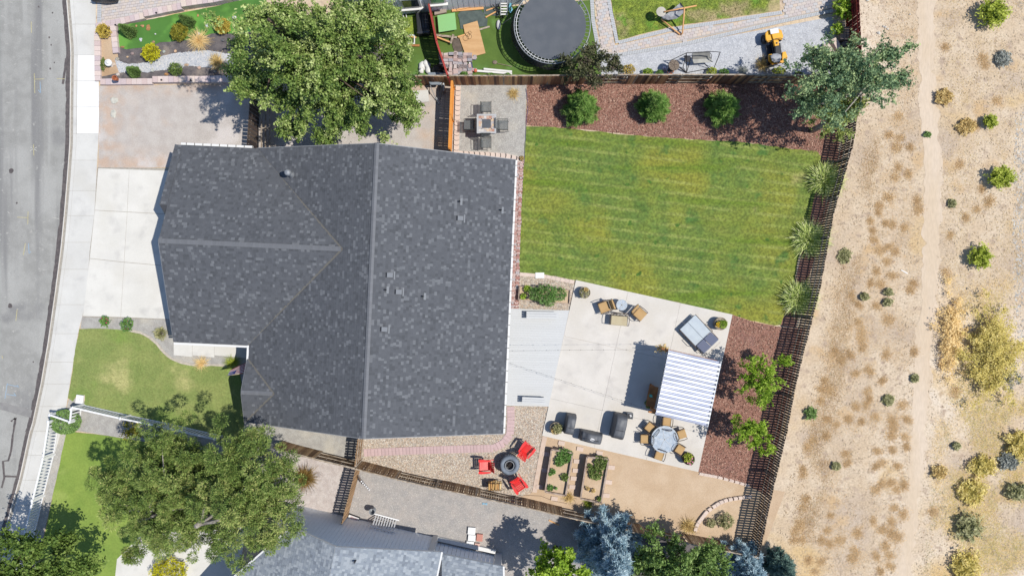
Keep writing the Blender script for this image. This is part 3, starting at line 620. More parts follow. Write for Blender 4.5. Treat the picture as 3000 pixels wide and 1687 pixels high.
_a = plane_pt(856,1543); _b = plane_pt(712,1668); _b = _a+(_b-_a)*1.9; wl = [_a, r0, r0+dr*6, _b+Vector((.1,-.05,0))*0, _b]
_e = plane_pt(1292,1616); el = [r0, _e, _e+dr*3.2, _e+dr*6, r0+dr*6]
def deck2(P, par, mat=m_fas, th=.16, name='roof_deck'):
    P = [Vector(p) for p in P]; k = len(P); n = (P[1]-P[0]).cross(P[2]-P[0])
    if n.z < 0: P = P[::-1]
    b = MB(); b.add(P + [p-Vector((0,0,th)) for p in P], [list(range(k)), list(range(k,2*k))[::-1]] + [(i,i+k,(i+1)%k+k,(i+1)%k) for i in range(k)]); return b.build(name, mat, par)
deck2([wl[0], wl[1], wl[2], wl[4]], sh); deck2(el, sh)
wl_c = [wl[0], wl[1], wl[2], wl[4]]
shingles([p+Vector((0,0,.004)) for p in wl_c], wl[0]-dr*0-pr*3, wl[0]-pr*3+dr, sh, m_sh2, 21, light=.3, tw=(.1,.2)); shingles([p+Vector((0,0,.004)) for p in el], el[1], el[2], sh, m_sh2, 22, light=.3, tw=(.1,.2))
gl = [W(894,1484)-SO, W(1283,1574)-SO]; wd_ = (gl[1]-gl[0]).normalized(); wn = Vector((wd_.y, -wd_.x, 0)); wn = wn if wn.y < 0 else -wn
A0 = gl[0]-wd_*.6; 
def wallz(p): return max(2.2, RG-.25-abs((p-r0).dot(pr))*.386)
b = MB(); n_ = 40
for i in range(n_):
    p = A0.lerp(gl[1], i/n_); q = A0.lerp(gl[1], (i+1)/n_ - .03/n_); p2 = q; 
    b.add([p, q, q+Vector((0,0,wallz(q))), p+Vector((0,0,wallz(p)))] + [v+wn*.1 for v in (p, q, q+Vector((0,0,wallz(q))), p+Vector((0,0,wallz(p))))], [(0,3,2,1),(4,5,6,7),(0,1,5,4),(1,2,6,5),(2,3,7,6),(3,0,4,7)])
b.build('siding_board', m_wall2, sh)['kind'] = 'stuff'
b = MB(); b.prism([tuple(v[:2]) for v in (A0+wn*.11, gl[1]+wn*.11, gl[1]+dr*14, A0+dr*14)], 0, 2.3); b.build('wall', m_wall2, sh)
b = MB(); q = W(1018,1560,2.0)-SO; b.blob(q, (.08,.1,.1), 1, .05); b.build('wall_lamp', M('black_metal', [A(40,40,46)], rough=.5), sh)
# lower eastern wing with trimmed opening
b = MB(); wz = 2.35; e0 = W(1283,1574)-SO; e1 = W(1452,1612)-SO
b.beam(e0+Vector((0,0,wz*.0+.12)), e1+Vector((0,0,.12)), .22, .24); b.build('base_trim', m_fas, sh)
b = MB(); ofs = wn*.25
for i in range(14):
    p = e0.lerp(e1, i/14)+ofs; q = e0.lerp(e1, (i+.92)/14)+ofs; b.add([p, q, q+Vector((0,0,2.5)), p+Vector((0,0,2.5))], [(0,1,2,3)]); 
b.build('siding_board', m_wall2, sh)['kind'] = 'stuff'
b = MB(); b.beam(e0+Vector((-.12,0,0)), e0+Vector((-.12,0,2.6)), .3, .3); b.build('corner_post', m_fas, sh); b = MB(); b.beam(e1+Vector((.15,-.3,0)), e1+Vector((.15,-.3,2.4)), .35, .4); b.build('corner_post', m_fas, sh)
le = [plane_pt(1292,1616)+Vector((0,0,-.25))]; le = [SW_(1294,1622,2.9), SW_(1473,1658,2.9), SW_(1478,1900,3.4), SW_(1290,1900,3.4)]; le[3] = le[0]+(le[2]-le[1]); deck2(le, sh)
shingles([p+Vector((0,0,.004)) for p in le], le[0], le[1], sh, m_sh2, 23, light=.3, tw=(.1,.2))
b = MB(); b.beam(el[1]+Vector((.06,0,-.03)), el[3]+Vector((.06,0,-.03)), .09, .1); b.build('gutter', m_fas, sh); b = MB(); b.beam(le[1]+Vector((.05,0,-.03)), le[2]+Vector((.05,0,-.03)), .09, .1); b.build('gutter', m_fas, sh)
b = MB(); b.beam(wl[0]-pr*.05, wl[4]-pr*.05, .09, .1); b.build('gutter', m_fas, sh)
hw = W(870,1497)-SO; b = MB(); b.box((hw.x,hw.y,1.4),(1.6,.12,1.2),R(-12)); f = b.build('window', m_fas, sh); b = MB(); b.box((hw.x+.01,hw.y+.05,1.4),(1.4,.08,1.0),R(-12)); b.build('pane', m_glass, f)
pp = plane_pt(1042,1640); b = MB(); b.lathe([(.05,-.1),(.05,.3)], 8, pp); b.build('vent_pipe', M('dark_pipe', []), sh)
b = MB(); q = W(1267,1580)-SO; b.box((q.x,q.y,.9),(.28,.16,.3)); b.build('meter_box', m_fas, sh)
# ---------------------------------------------------------------- house to the north (its garden wall shows)
nh = thing('north_house', 'neighbouring house wall of pale grey siding with white framed windows at the top edge', 'house', W(1290,30)); NO = nh.location
p0 = W(1112,47)-NO; p1 = W(1530,12)-NO; nd = (p1-p0).normalized(); nn = Vector((-nd.y, nd.x, 0))
bm_ = MB(); bm_.box((0,0,1.35),(.285,.04,2.7)); bme = bm_.build('siding_board', m_wall2, mesh_only=True)
L_ = (p1-p0).length; k = int(L_/.3)
for i in range(k): inst(bme, 'siding_board', nh, p0+nd*((i+.5)*L_/k), (0,0,math.atan2(nd.y,nd.x)))
b = MB(); b.prism([tuple(v[:2]) for v in (p0+nn*.03, p1+nn*.03, p1+nn*9, p0+nn*9)], 0, 2.7); b.build('wall', m_wall2, nh)
b = MB(); b.beam(p0+nn*4.5-nd*.4+Vector((0,0,4.3)), p1+nn*4.5+nd*.4+Vector((0,0,4.3)), 2, .1)
b = MB(); q0, q1 = p0-nn*.0+nn*.3-nd*.4, p1+nn*.3+nd*.4
b.add([q0+Vector((0,0,2.75)), q1+Vector((0,0,2.75)), q1+nn*4.4+Vector((0,0,4.4)), q0+nn*4.4+Vector((0,0,4.4)), q1+nn*8.8+Vector((0,0,2.75)), q0+nn*8.8+Vector((0,0,2.75))], [(0,1,2,3),(3,2,4,5)]); b.build('roof', m_sh2, nh)
for sx, w, z, h, gm in ((1214, 1.1, 1.5, 1.2, m_glass), (1290, .95, 1.75, 1.1, M('green_blind', [A(120,180,130)], rough=.2))):
    t = (W(sx, 36)-NO-p0).dot(nd); c = p0+nd*t-nn*.05; an = math.atan2(nd.y, nd.x)
    b = MB(); b.box((c.x,c.y,z),(w,.1,h),an); f = b.build('window', m_fas, nh, bevel=.01); c2 = c-nn*.04; b = MB(); b.box((c2.x,c2.y,z),(w-.22,.06,h-.22),an); b.build('pane', gm, f)
    b = MB(); c3 = c-nn*.09; b.box((c3.x,c3.y,z-h/2-.03),(w+.16,.16,.07),an); b.build('sill', m_fas, f)
# ---------------------------------------------------------------- board fences
m_wood = M('weathered_board', [A(120,90,64)], rcols=[A(124,90,64,.95), A(160,120,84,.95), A(104,74,56,.95), A(186,146,102,.95), A(134,96,68,.95), A(88,66,54,.95), A(172,134,96,.95)], fine=.15, fsc=14, stretch=(1,1,.12))
m_wood2 = M('grey_board', [A(150,130,108)], rcols=[A(132,106,80,.85), A(158,130,98,.85), A(118,92,68,.85), A(178,150,116,.85), A(144,114,84,.85)], fine=.12, fsc=14, stretch=(1,1,.12))
m_dkw = M('dark_board', [A(92,78,72)], rcols=[A(92,78,72,.55), A(76,64,60,.55), A(106,92,82,.55), A(66,56,54,.55)], fine=.12, fsc=14)
m_rail = M('fence_rail', [A(196,182,164), A(150,134,116)], sc=4, fine=.1, fsc=12)
m_red = M('red_stain', [A(176,70,62)], rand=.12, fine=.08, fsc=10); m_org = M('orange_stain', [A(236,156,70)], rand=.04, fine=.06, fsc=10)
def board_fence(name, label, top, h, mat, bw=.14, gap=.012, sides=None, panel=2.4, cat='fence', rail=m_rail, thick=.02, cap=False, jit=.01, ragged=0.03, skip=(), lean=0.0, railsides=None):
    """top: survey points of the fence's top edge. Boards, rails and posts are each objects."""
    P = [W(x, y, h) for x, y in top]; P = [Vector((p.x, p.y, 0)) for p in P]
    root = thing(name, label, cat, P[0]); O = P[0]; segs = []; acc = 0
    for a, b_ in zip(P, P[1:]): segs.append((acc, a-O, (b_-a))); acc += (b_-a).length
    def at(s):
        for s0, a, d in reversed(segs):
            if s >= s0: return a + d.normalized()*(s-s0), d.normalized()
        return segs[0][1], segs[0][2].normalized()
    meshes = []
    for k in range(4):
        m_ = MB(); hh = h-.04+random.uniform(-ragged, ragged)
        m_.prism([(-bw/2,-thick/2),(bw/2,-thick/2),(bw/2,thick/2),(-bw/2,thick/2)], .03, hh); meshes.append(m_.build('fence_board', mat, mesh_only=True))
    n = int(acc/(bw+gap))
    for i in range(n):
        s = (i+.5)*acc/n; p, d = at(s); sd = sides[int(s/panel) % len(sides)] if sides else 1; nn = Vector((-d.y, d.x, 0))
        if any(a <= s <= b_ for a, b_ in skip): continue
        inst(random.choice(meshes), 'fence_board', root, p + nn*(.035*sd+random.uniform(-jit, jit)*.5), (lean+random.uniform(-.006,.006), random.uniform(-.008,.008), math.atan2(d.y, d.x)+random.uniform(-.02,.02)))
    k = max(1, round(acc/panel)); pm_ = MB(); pm_.box((0,0,h/2-.05),(.09,.09,h-.1)); pme = pm_.build('post', rail, mesh_only=True)
    for i in range(k+1):
        p, d = at(min(acc-.01, i*acc/k)); inst(pme, 'post', root, p, (0,0,math.atan2(d.y,d.x)))
    rs = (.35, h-.25) if h < 1.2 else (.3, .9, h-.22)
    for i in range(k):
        p, d = at(i*acc/k+.01); q, d2 = at(min(acc-.01, (i+1)*acc/k-.01))
        for z in rs:
            b = MB(); b.beam(p+Vector((0,0,z)), q+Vector((0,0,z)), .04, .085); b.build('rail', rail, root)
        if cap: b = MB(); b.beam(p+Vector((0,0,h-.01)), q+Vector((0,0,h-.01)), cap, .03); b.build('cap_rail', mat if cap > .1 else rail, root)
    return root
FH = 1.68
board_fence('board_fence', 'long weathered dark picket fence between the gardens and the sandy field', [(2528,222),(2500,422),(2442,626),(2403,844),(2358,1019),(2334,1115),(2302,1280),(2267,1425),(2222,1636)], FH, m_dkw, bw=.115, gap=.034, sides=[1], jit=.02)
board_fence('board_fence', 'brown board fence in staggered panels behind the red mulch bed and fire table', [(1213,222),(1520,222),(1870,219),(2196,219),(2524,220)], FH, m_wood, bw=.145, gap=.003, sides=[-1,-1,-1,-1,1,-1,1,-1,1], jit=.03, cap=.07)
board_fence('board_fence', 'brown board fence in alternating panels along the rock bed and dirt yard', [(1041,1373),(1166,1405),(1283,1431),(1405,1457),(1500,1477),(1646,1512),(1733,1530),(1870,1562),(2024,1594),(2218,1632)], FH, m_wood2, bw=.115, gap=.02, sides=[1,-1,1,-1], jit=.012, cap=.06)
board_fence('board_fence', 'short brown board fence behind the pine tree, beside the side gravel', [(800,1312),(850,1326),(945,1350),(1039,1372)], FH, m_wood2, bw=.135, gap=.01, sides=[1,-1], cap=.09)
board_fence('board_fence', 'short pale wood fence running from the house corner down to the board fence', [(1050,1286),(1044,1330),(1041,1366)], FH, M('tan_board', [A(196,158,118)], rand=.15, fine=.1, fsc=12), bw=.13, gap=.02, sides=[-1])
board_fence('board_fence', 'pale slatted fence leading down to the white picket panel and south house wall', [(1040,1376),(1020,1450),(998,1536)], FH, M('tan_board', []), bw=.12, gap=.03, sides=[1], jit=.02)
board_fence('board_fence', 'leaning red stained fence behind the pile of paving blocks', [(1256,12),(1262,60),(1281,130),(1313,226)], FH, m_red, bw=.14, gap=.012, sides=[1], cap=.1, jit=.04, rail=m_red)
board_fence('board_fence', 'bright orange new wooden fence beside the fire table gravel', [(1324,237),(1316,434)], FH, m_org, bw=.14, gap=.002, sides=[-1], cap=.13, rail=m_org)
board_fence('board_fence', 'dark red fence at the edge of the sandy field behind the quad bike', [(2514,-40),(2520,90),(2527,216)], FH, M('dark_red_stain', [A(120,42,38)], rand=.15, fine=.1), bw=.14, gap=.006, sides=[1], jit=.02, rail=m_red)
# yard gate under the big tree
g = thing('yard_gate', 'wooden framed yard gate under the big tree beside the garage roof', 'gate', W(790,385))
O = g.location; a, c = W(762,300)-O, W(752,446)-O
b = MB()
for t in range(13): p = a.lerp(c, (t+.5)/13); b.box((p.x,p.y,.75),(.03,.2,1.5)); 
bm2 = MB(); bm2.box((0,0,.75),(.03,.2,1.5)); me = bm2.build('gate_board', m_dkw, mesh_only=True)
for t in range(13): inst(me, 'gate_board', g, a.lerp(c, (t+.5)/13))
for x, y1, y2, z in ((778,310,440,.5),(790,310,440,.5),(766,310,440,.9)):
    q, r_ = W(x,y1,z)-O, W(x,y2,z)-O; b = MB(); b.beam(q, r_, .07, .05); b.build('frame_bar', m_rail, g)
for y in (312,376,438): b = MB(); b.beam(W(766,y,.62)-O, W(790,y,.5)-O, .06, .06); b.build('cross_bar', m_rail, g)
# ---------------------------------------------------------------- white picket fences
m_pvc = M('white_vinyl', [A(250,250,250,.62)], rough=.4)
def picket(label, base, h=.98, pk=.085, gap=.095, loc=None):
    P = [W(x, y) for x, y in base]; root = thing('picket_fence', label, 'fence', P[0]); O = P[0]
    m_ = MB(); m_.box((0,0,h/2),(pk,.025,h-.1)); me = m_.build('picket', m_pvc, mesh_only=True); pp = MB(); pp.box((0,0,h/2+.03),(.12,.12,h+.06)); pp.lathe([(.1,h+.06),(.1,h+.09),(.01,h+.15)],4); pm2 = pp.build('post', m_pvc, mesh_only=True)
    for a, b_ in zip(P, P[1:]):
        a = a-O; b_ = b_-O; d = b_-a; L_ = d.length; an = math.atan2(d.y, d.x); n = max(1, int(L_/(pk+gap)))
        for i in range(n): inst(me, 'picket', root, a+d*((i+.5)/n), (0,0,an))
        for z, w in ((.1,.05),(h,.09)):
            k = max(1, round(L_/2.4))
            for i in range(k): q = MB(); q.beam(a+d*(i/k)+Vector((0,0,z)), a+d*((i+1)/k)+Vector((0,0,z)), w, .05); q.build('rail', m_pvc, root)
        k = max(1, round(L_/2.4))
        for i in range(k+1): inst(pm2, 'post', root, a+d*(i/k), (0,0,an))
    return root
picket('white picket fence sloping down to the pine from the clipped round hedge', [(246,1185),(382,1216),(507,1242),(650,1275)])
picket('short white picket return wrapped round the clipped hedge at the corner', [(241,1190),(237,1226),(180,1206)])
picket('long white picket fence beside the sidewalk at the lower left', [(176,1225),(160,1330),(130,1450),(95,1600),(62,1720)])
# loose white picket panel leaning on the south house
g = thing('loose_picket_fence', 'loose white picket panel leaning on the pale grey house wall', 'fence panel', W(1130,1528)); O = g.location
a, c = W(1100,1503)-O, W(1165,1522)-O; lean = Vector((-.06,-.42,.9))
for i in range(9):
    p = a.lerp(c, (i+.5)/9); b = MB(); b.beam(p+lean*.02, p+lean, .07, .03); b.build('picket', m_pvc, g)
for t, w in ((.0,.07),(1.0,.05)):
    b = MB(); b.beam(a+lean*t+Vector((-.05,0,.05)), c+lean*t+Vector((.1,0,.05)), w, w); b.build('rail', m_pvc, g)
g = thing('vinyl_post_bundle', 'bundle of loose white vinyl rails standing in the fence corner', 'fence parts', W(1048,1388)); O = g.location
for i in range(6):
    b = MB(); q = W(1046+i*1.5,1383+i*2.5)-O; b.beam(q+Vector((0,0,.1)), q+Vector((.55+.05*i,-.15-.06*i,1.35-.05*i)), .07, .06); b.build('rail', m_pvc, g)
# ---------------------------------------------------------------- masonry edgings
m_blk = M('pink_wall_block', [A(226,206,196)], rcols=[A(228,210,204), A(220,198,192), A(232,214,200), A(214,196,196), A(236,216,206)], fine=.05, fsc=14, bump=.3, bsc=20)
def block_wall(label, path, w, h, step, z0=-.05, mat=m_blk, name='block_wall', cat='wall', hs=None, gap=.012, brick='block', kind=None):
    P = [W(x, y) for x, y in path]; root = thing(name, label, cat, P[0]) if label else structure(name); 
    if not label: root.location = P[0]
    O = P[0]; m_ = MB(); m_.box((0,0,(h+z0)/2),(step-gap,w,h-z0)); me = m_.build(brick, mat, mesh_only=True)
    for a, b_ in zip(P, P[1:]):
        d = b_-a; L_ = d.length; n = max(1, round(L_/step)); an = math.atan2(d.y, d.x)
        for i in range(n):
            p = a-O+d*((i+.5)/n); zz = 0
            if hs: zz = hs((i+.5)/n)
            inst(me, brick, root, (p.x, p.y, random.uniform(-.004,.004)+zz), (0,0,an+random.uniform(-.01,.01)), (L_/n/step, random.uniform(.97,1.03), 1))
    return root
block_wall('low pink block wall between the paver driveway and the bright turf planter', [(287,82),(345,70),(428,50)], .36, .22, .3)
block_wall('middle raised stretch of pink block wall beside the bright turf', [(429,47),(540,25)], .38, .34, .3); block_wall('highest stretch of pink block wall at the end of the turf planter', [(541,21),(634,8),(700,-6)], .38, .48, .3)
block_wall('pink block wall along the sidewalk edge of the planter', [(290,95),(292,240)], .34, .2, .3); block_wall('pink block wall between the planter and the gravel parking', [(300,243),(452,242)], .34, .22, .3)
block_wall('raised pink block wall running under the big tree beside the gravel parking', [(455,238),(640,237)], .36, .34, .3); block_wall('dark stretch of pink block wall under the big tree', [(642,238),(760,238)], .38, .42, .3)
block_wall('short pink block divider standing beside the planter turf', [(337,80),(346,160)], .34, .24, .3)
for i, (x, y) in enumerate(((337,73),(460,40),(666,1),(475,236),(561,237))):
    b = MB(); q = W(x,y,.3); b.lathe([(.05,0),(.05,.05),(.035,.06)], 10); o = b.build('wall_light', M('black_metal', [A(40,40,46)], rough=.5), None, (q.x,q.y,.24+(.12 if i else 0)+(.13 if i == 2 else 0)), smooth=False)
    tag(o, ['round black cap light on the low block wall beside the green cone shrub','round black cap light on the middle raised block wall above the turf','round black cap light on the highest block wall at the top edge','round black cap light on the block wall left, above the parking gravel','round black cap light on the block wall right, nearer the big tree'][i], 'light', 'small wall lights')
# scalloped edging round the fire table patio
m_scal = M('scalloped_block', [A(232,212,198)], rand=.04, fine=.06, fsc=16, bump=.3, bsc=20)
def scallops(label, path, step=.3, w=.3, h=.12, group='scalloped concrete edging'):
    P = [W(x, y) for x, y in path]; root = thing('edging', label, 'edging', P[0], group=group); O = P[0]
    m_ = MB(); pts = [(-step/2,-w/2),(step*.42,-w/2)] + [(step*.42+math.cos(a)*.05, math.sin(a)*w*.42) for a in np.linspace(-1.2,1.2,6)] + [(step*.42,w/2),(-step/2,w/2)] + [(-step*.46+math.cos(a)*.04, math.sin(a)*w*.4) for a in np.linspace(1.2,-1.2,5)]
    m_.prism(pts, -.03, h); me = m_.build('edging_block', m_scal, mesh_only=True); acc = []; 
    for a, b_ in zip(P, P[1:]):
        d = b_-a; n = max(1, round(d.length/step)); 
        for i in range(n): inst(me, 'edging_block', root, a-O+d*((i+.5)/n), (0,0,math.atan2(d.y,d.x)+random.uniform(-.04,.04)), (.95,1,random.uniform(.9,1.1)))
scallops('pink scalloped block edging beside the orange fence', [(1343,252),(1337,455)]); scallops('pink scalloped block edging below the fire table, by the house corner', [(1342,451),(1420,454),(1480,458),(1528,470)])
scallops('curved scalloped block edging round two sage shrubs in the dirt yard', [(2035,1555),(2038,1542),(2044,1530),(2057,1512),(2070,1496),(2085,1485),(2105,1471),(2130,1462),(2160,1457),(2200,1452)], .26, .2, .14)
scallops('short pale stone edging between the lawn and side rock bed', [(1522,803),(1560,806),(1600,810),(1640,819),(1680,826)], .3, .2, .06); scallops('pale stone edging between the side mulch bed and dirt yard', [(2047,1386),(2100,1396),(2150,1409),(2195,1422)], .3, .16, .06)
scallops('curved pink block seat wall behind the quad bike by the dark red fence', [(2378,190),(2395,172),(2412,158),(2432,144),(2452,133)], .34, .8, .38)
# timber border between rock bed and raised garden beds
b = MB(); b.prism(PW([(1589,1277),(1603,1279),(1572,1442),(1559,1440)]), -.05, .05); o = b.build('concrete_border', M('pink_concrete', [A(226,204,186), A(216,192,172)], sc=3), None); tag(o, 'straight pale pink concrete border between the rock bed and raised garden beds', 'edging')
# brick paths
m_brk = M('path_brick', [A(206,170,160)], rcols=[A(210,176,166), A(196,150,140), A(222,198,190), A(188,138,126), A(214,186,178), A(204,196,196)], fine=.06, fsc=20)
bp = structure('brick_path'); bp.location = W(1515,480); O = bp.location
m_ = MB(); m_.box((0,0,.0),(.195,.095,.07)); me = m_.build('brick', m_brk, mesh_only=True); cnt = 0
xl = lambda y: 1499+(y-470)/(905-470)*-15; y = 472.0; row = 0
while y < 905 and cnt < 300:
    for k in range(3):
        x = xl(y)+6.5+k*11.0; v = (row+k) % 3
        q = W(x, y)-O; inst(me, 'brick', bp, (q.x,q.y,.02), (0,0,(0 if v else R(90))+R(2)), (1.0,1.0,1)); cnt += 1
    y += 5.0 if row % 3 != 2 else 5.0; row += 1
stuffy = MB()
y = 472.0; row = 0
while y < 905:
    for k in range(7):
        x = xl(y)+2.5+k*5.2; q = W(x,y)-O; stuffy.box((q.x,q.y,.004),(.094,.19 if (k+row) % 2 else .094,.055),R(2),0,random.random())
    y += 5.1; row += 1
stuffy.build('brick_infill', M('brick_infill', [A(200,170,160)], tcols=[A(196,152,142), A(216,186,178), A(226,206,200), A(190,144,132)]), bp)['kind'] = 'stuff'
def soldier(path, w, step, mat, name, label=None):
    rt = structure(name); P = [W(x, y) for x, y in path]; rt.location = P[0]; O = P[0]; m_ = MB(); m_.box((0,0,.0),(step-.012,w,.06)); me = m_.build('paver', mat, mesh_only=True)
    for a, b_ in zip(P, P[1:]):
        d = b_-a; n = max(1, round(d.length/step))
        for i in range(n): q = a-O+d*((i+.5)/n); inst(me, 'paver', rt, (q.x,q.y,.018+random.uniform(-.003,.003)), (0,0,math.atan2(d.y,d.x)+random.uniform(-.01,.01)), (d.length/n/step,1,1))
soldier([(1066,1325),(1180,1320),(1300,1316),(1446,1312),(1476,1297),(1494,1272),(1497,1230),(1496,1190)], .44, .2, M('pink_paver', [A(214,186,184)], rand=.06, fine=.05, fsc=12), 'paver_path')
# neighbour's paver paths and driveway
m_pav = M('mixed_paver', [A(200,190,184)], rcols=[A(212,204,200), A(216,204,198), A(206,204,204), A(220,208,198), A(210,198,194), A(210,207,206), A(224,206,190)], fine=.05, fsc=16)
m_pavg = M('grey_paver', [A(202,204,206)], rand=.04, fine=.05, fsc=16)
def pavers(name, poly, org, ang, sz, lim, z=.04, mat=m_pav, border=None):
    rt = structure(name); P = PW(poly); c = Vector(PW([org])[0]).to_3d(); rt.location = c; u = Vector((math.cos(ang), math.sin(ang), 0)); v = Vector((-math.sin(ang), math.cos(ang), 0))
    cells = []; k = 70
    for i in range(-k, k):
        for j in range(-k, k):
            p = c + u*(i+.5*(j % 2))*sz[0] + v*j*sz[1]; cells.append(p)
    A_ = np.array([(p.x, p.y) for p in cells]); ins = inpoly(A_, P); cells = [p for p, t in zip(cells, ins) if t and abs(p.x) < 31 and p.y < 17.6]
    cells.sort(key=lambda p: (p.x**2 + p.y**2)); m_ = MB(); m_.box((0,0,z-.03),(sz[0]-.012, sz[1]-.012,.06)); me = m_.build('paver', mat, mesh_only=True)
    for p in cells[:lim]: q = p-c; inst(me, 'paver', rt, (q.x,q.y,random.uniform(-.003,.003)), (0,0,ang))
    b = MB()
    for p in cells[lim:]: q = p-c; b.box((q.x,q.y,z-.03),(sz[0]-.012,sz[1]-.012,.06),ang,0,random.random())
    if b.v: b.build('paver_field', M(mat.name+'_field', [A(200,190,184)], tcols=[A(208,198,194), A(214,206,202), A(220,208,200), A(222,206,190), A(208,208,210)] if mat is m_pav else [A(186,188,192), A(198,200,203)]), rt)['kind'] = 'stuff'
    sheet(name+'_base', P, z-.025, M('joint_sand', [A(196,190,184)]), None)['kind'] = 'structure'
PVA = [(1722,-50),(1747,160),(1753,182),(2000,140),(2290,72),(2440,40),(2440,-50),(2300,-50),(2286,31),(2083,62),(1960,82),(1815,121),(1790,0),(1786,-50)]
pavers('paver_patio', [(1740,-50),(1762,165),(2000,122),(2290,58),(2436,26),(2436,-50),(2302,-50),(2298,46),(2083,78),(1960,98),(1802,138),(1776,0),(1772,-50)], (1760,60), R(12), (.26,.17), 300)
soldier([(1732,-40),(1737,60),(1758,174)], .22, .1, m_pavg, 'paver_border'); soldier([(1781,-40),(1784,10),(1808,128)], .2, .1, m_pavg, 'paver_border'); soldier([(1812,126),(1960,89),(2083,70),(2290,38)], .2, .1, m_pavg, 'paver_border')
soldier([(1760,170),(2000,131),(2290,64),(2440,32)], .2, .1, m_pavg, 'paver_border')
pavers('paver_driveway', [(300,-60),(300,68),(400,50),(690,-8),(800,-60)], (320,20), R(8), (.24,.16), 0, .035); soldier([(293,-50),(292,68)], .24, .1, m_pavg, 'paver_border')
# ---------------------------------------------------------------- vegetation
m_bark = M('bark', [A(120,100,84), A(92,76,64)], sc=12, fine=.2, bump=.8, bsc=30); m_palebark = M('pale_bark', [A(190,184,172), A(140,130,120)], sc=10, fine=.15)
def leafm(name, *cols, k=.8, tr=.28): return M(name, [A(*cols[0])], tcols=[A(*c, k) for c in cols], trans=tr, rough=.65, spec=.25)
lf_big = leafm('big_tree_leaf', (54,78,32), (100,126,56), (138,158,82), (188,198,132), k=.82, tr=.1)
lf_pine = leafm('pine_needle', (58,80,34), (100,124,56), (138,156,82), (180,180,112), k=.8, tr=.02)
lf_lime = leafm('lime_leaf', (92,126,30), (134,168,44), (164,194,66), (190,212,98), tr=.35)
lf_maple = leafm('corner_leaf', (64,90,36), (104,130,56), (142,162,84)); lf_poplar = leafm('poplar_leaf', (72,98,70), (110,138,100), (146,168,120), (176,190,132), tr=.25, k=.9)
lf_poplar2 = leafm('yellow_poplar_leaf', (96,116,60), (140,156,82), (178,184,104)); lf_plum = leafm('plum_leaf', (52,52,40), (78,84,52), (108,110,76), (92,76,70), tr=.15)
lf_sap = leafm('sapling_needle', (54,84,34), (88,126,52), (122,158,74), (144,168,92), k=.9, tr=.1); lf_blue = leafm('blue_spruce_needle', (72,98,114), (118,148,162), (164,188,198), (204,220,224), k=.95, tr=.12)
lf_green = leafm('green_tree_leaf', (78,106,48), (120,150,76), (156,178,108)); lf_arb = leafm('yellow_arborvitae', (128,124,16), (190,186,30), (216,210,50), tr=.2)
lf_gold = leafm('golden_shrub', (140,120,40), (196,172,72), (220,196,104), tr=.2); lf_olive = leafm('olive_shrub', (92,92,24), (142,138,44), (172,164,66), tr=.2)
lf_cone = leafm('dwarf_spruce', (78,106,50), (112,142,76), (138,164,100), k=.95, tr=.2); lf_sage = leafm('sage_leaf', (116,116,78), (152,152,106), (184,180,138), k=1, tr=.3)
lf_rabbit = leafm('rabbitbrush', (158,146,74), (206,190,108), (230,214,146), k=1, tr=.35); lf_chart = leafm('greasewood', (110,124,40), (156,170,58), (188,196,90), k=.95, tr=.3)
lf_straw = leafm('straw_blade', (206,176,116), (230,202,142), (242,222,174), k=1, tr=.35); lf_tan = leafm('tan_shrub', (168,142,90), (204,176,114), (226,204,146), k=.95, tr=.3)
lf_grassp = leafm('variegated_blade', (110,134,56), (166,186,96), (214,222,146), (236,238,190), k=1, tr=.3); lf_tuft = leafm('rust_grass', (200,168,122), (214,184,138), (226,202,162), (180,148,106), k=.95, tr=.4)
lf_veg = leafm('vegetable_leaf', (70,110,44), (104,146,68), (138,172,98)); lf_dkveg = leafm('dark_vegetable_leaf', (70,92,40), (102,124,58), (136,150,86), k=.9); lf_grey = leafm('grey_sagebrush', (120,124,118), (158,162,152), (184,186,176), tr=.15)
def clumps(c, r, n, seed=0, shell=.62, upb=.25, lob=.3, flat=-.55):
    d = rdir(n*2, upb); d = d[d[:, 2] > flat][:n]; n = len(d)
    rr = shell + (1-shell)*RNG.uniform(0, 1, n)**.7
    lb = np.array([noise.noise(Vector(q)*1.9 + Vector((seed*5.1, seed, 0))) for q in d]); rr = rr*(1 + lob*lb*1.6)
    hole = np.array([noise.noise(Vector(q)*3.4 + Vector((seed*2.1, 9, seed))) for q in d]); keep = hole > -.10; d = d[keep]; rr = rr[keep]; n = len(d)
    inner = RNG.uniform(0, 1, n) < .3; rr[inner] *= RNG.uniform(.3, .8, inner.sum())
    return np.array(c) + d*rr[:, None]*np.array(r)
def leafcloud(C, per, sig, size, up=.5, asp=1.6, zs=.6, tonev=.3, bl=1.0, k=5):
    # every clump is a spray of k branchlets that run outwards and droop a little
    m = len(C); ctr = C.mean(0); out = C-ctr; out[:, 2] *= .3; out /= np.linalg.norm(out, axis=1)[:, None]+1e-6
    q = max(8, per//k); n = m*k*q; D = np.repeat(out, k, 0)*.9 + rdir(m*k, .15)*.8; D[:, 2] -= .12; D /= np.linalg.norm(D, axis=1)[:, None]
    s = RNG.uniform(-.25, 1, n); L_ = np.repeat(RNG.uniform(.5, 1.3, m*k), q)*sig*2.6*bl
    P = np.repeat(np.repeat(C, k, 0), q, 0) + np.repeat(D, q, 0)*(s*L_)[:, None] + RNG.normal(size=(n, 3))*np.array([sig, sig, sig*zs])*(.42*(1.15-s*.7))[:, None]; P[:, 2] -= .12*L_*s*s
    V, F = leaf_cards(P, size, up, asp)
    t = np.clip(np.repeat(np.repeat(RNG.uniform(.15, .75, m), k) + RNG.uniform(-.15, .15, m*k), q) + s*.12 + RNG.normal(size=n)*tonev*.5, 0, 1); return V, F, t
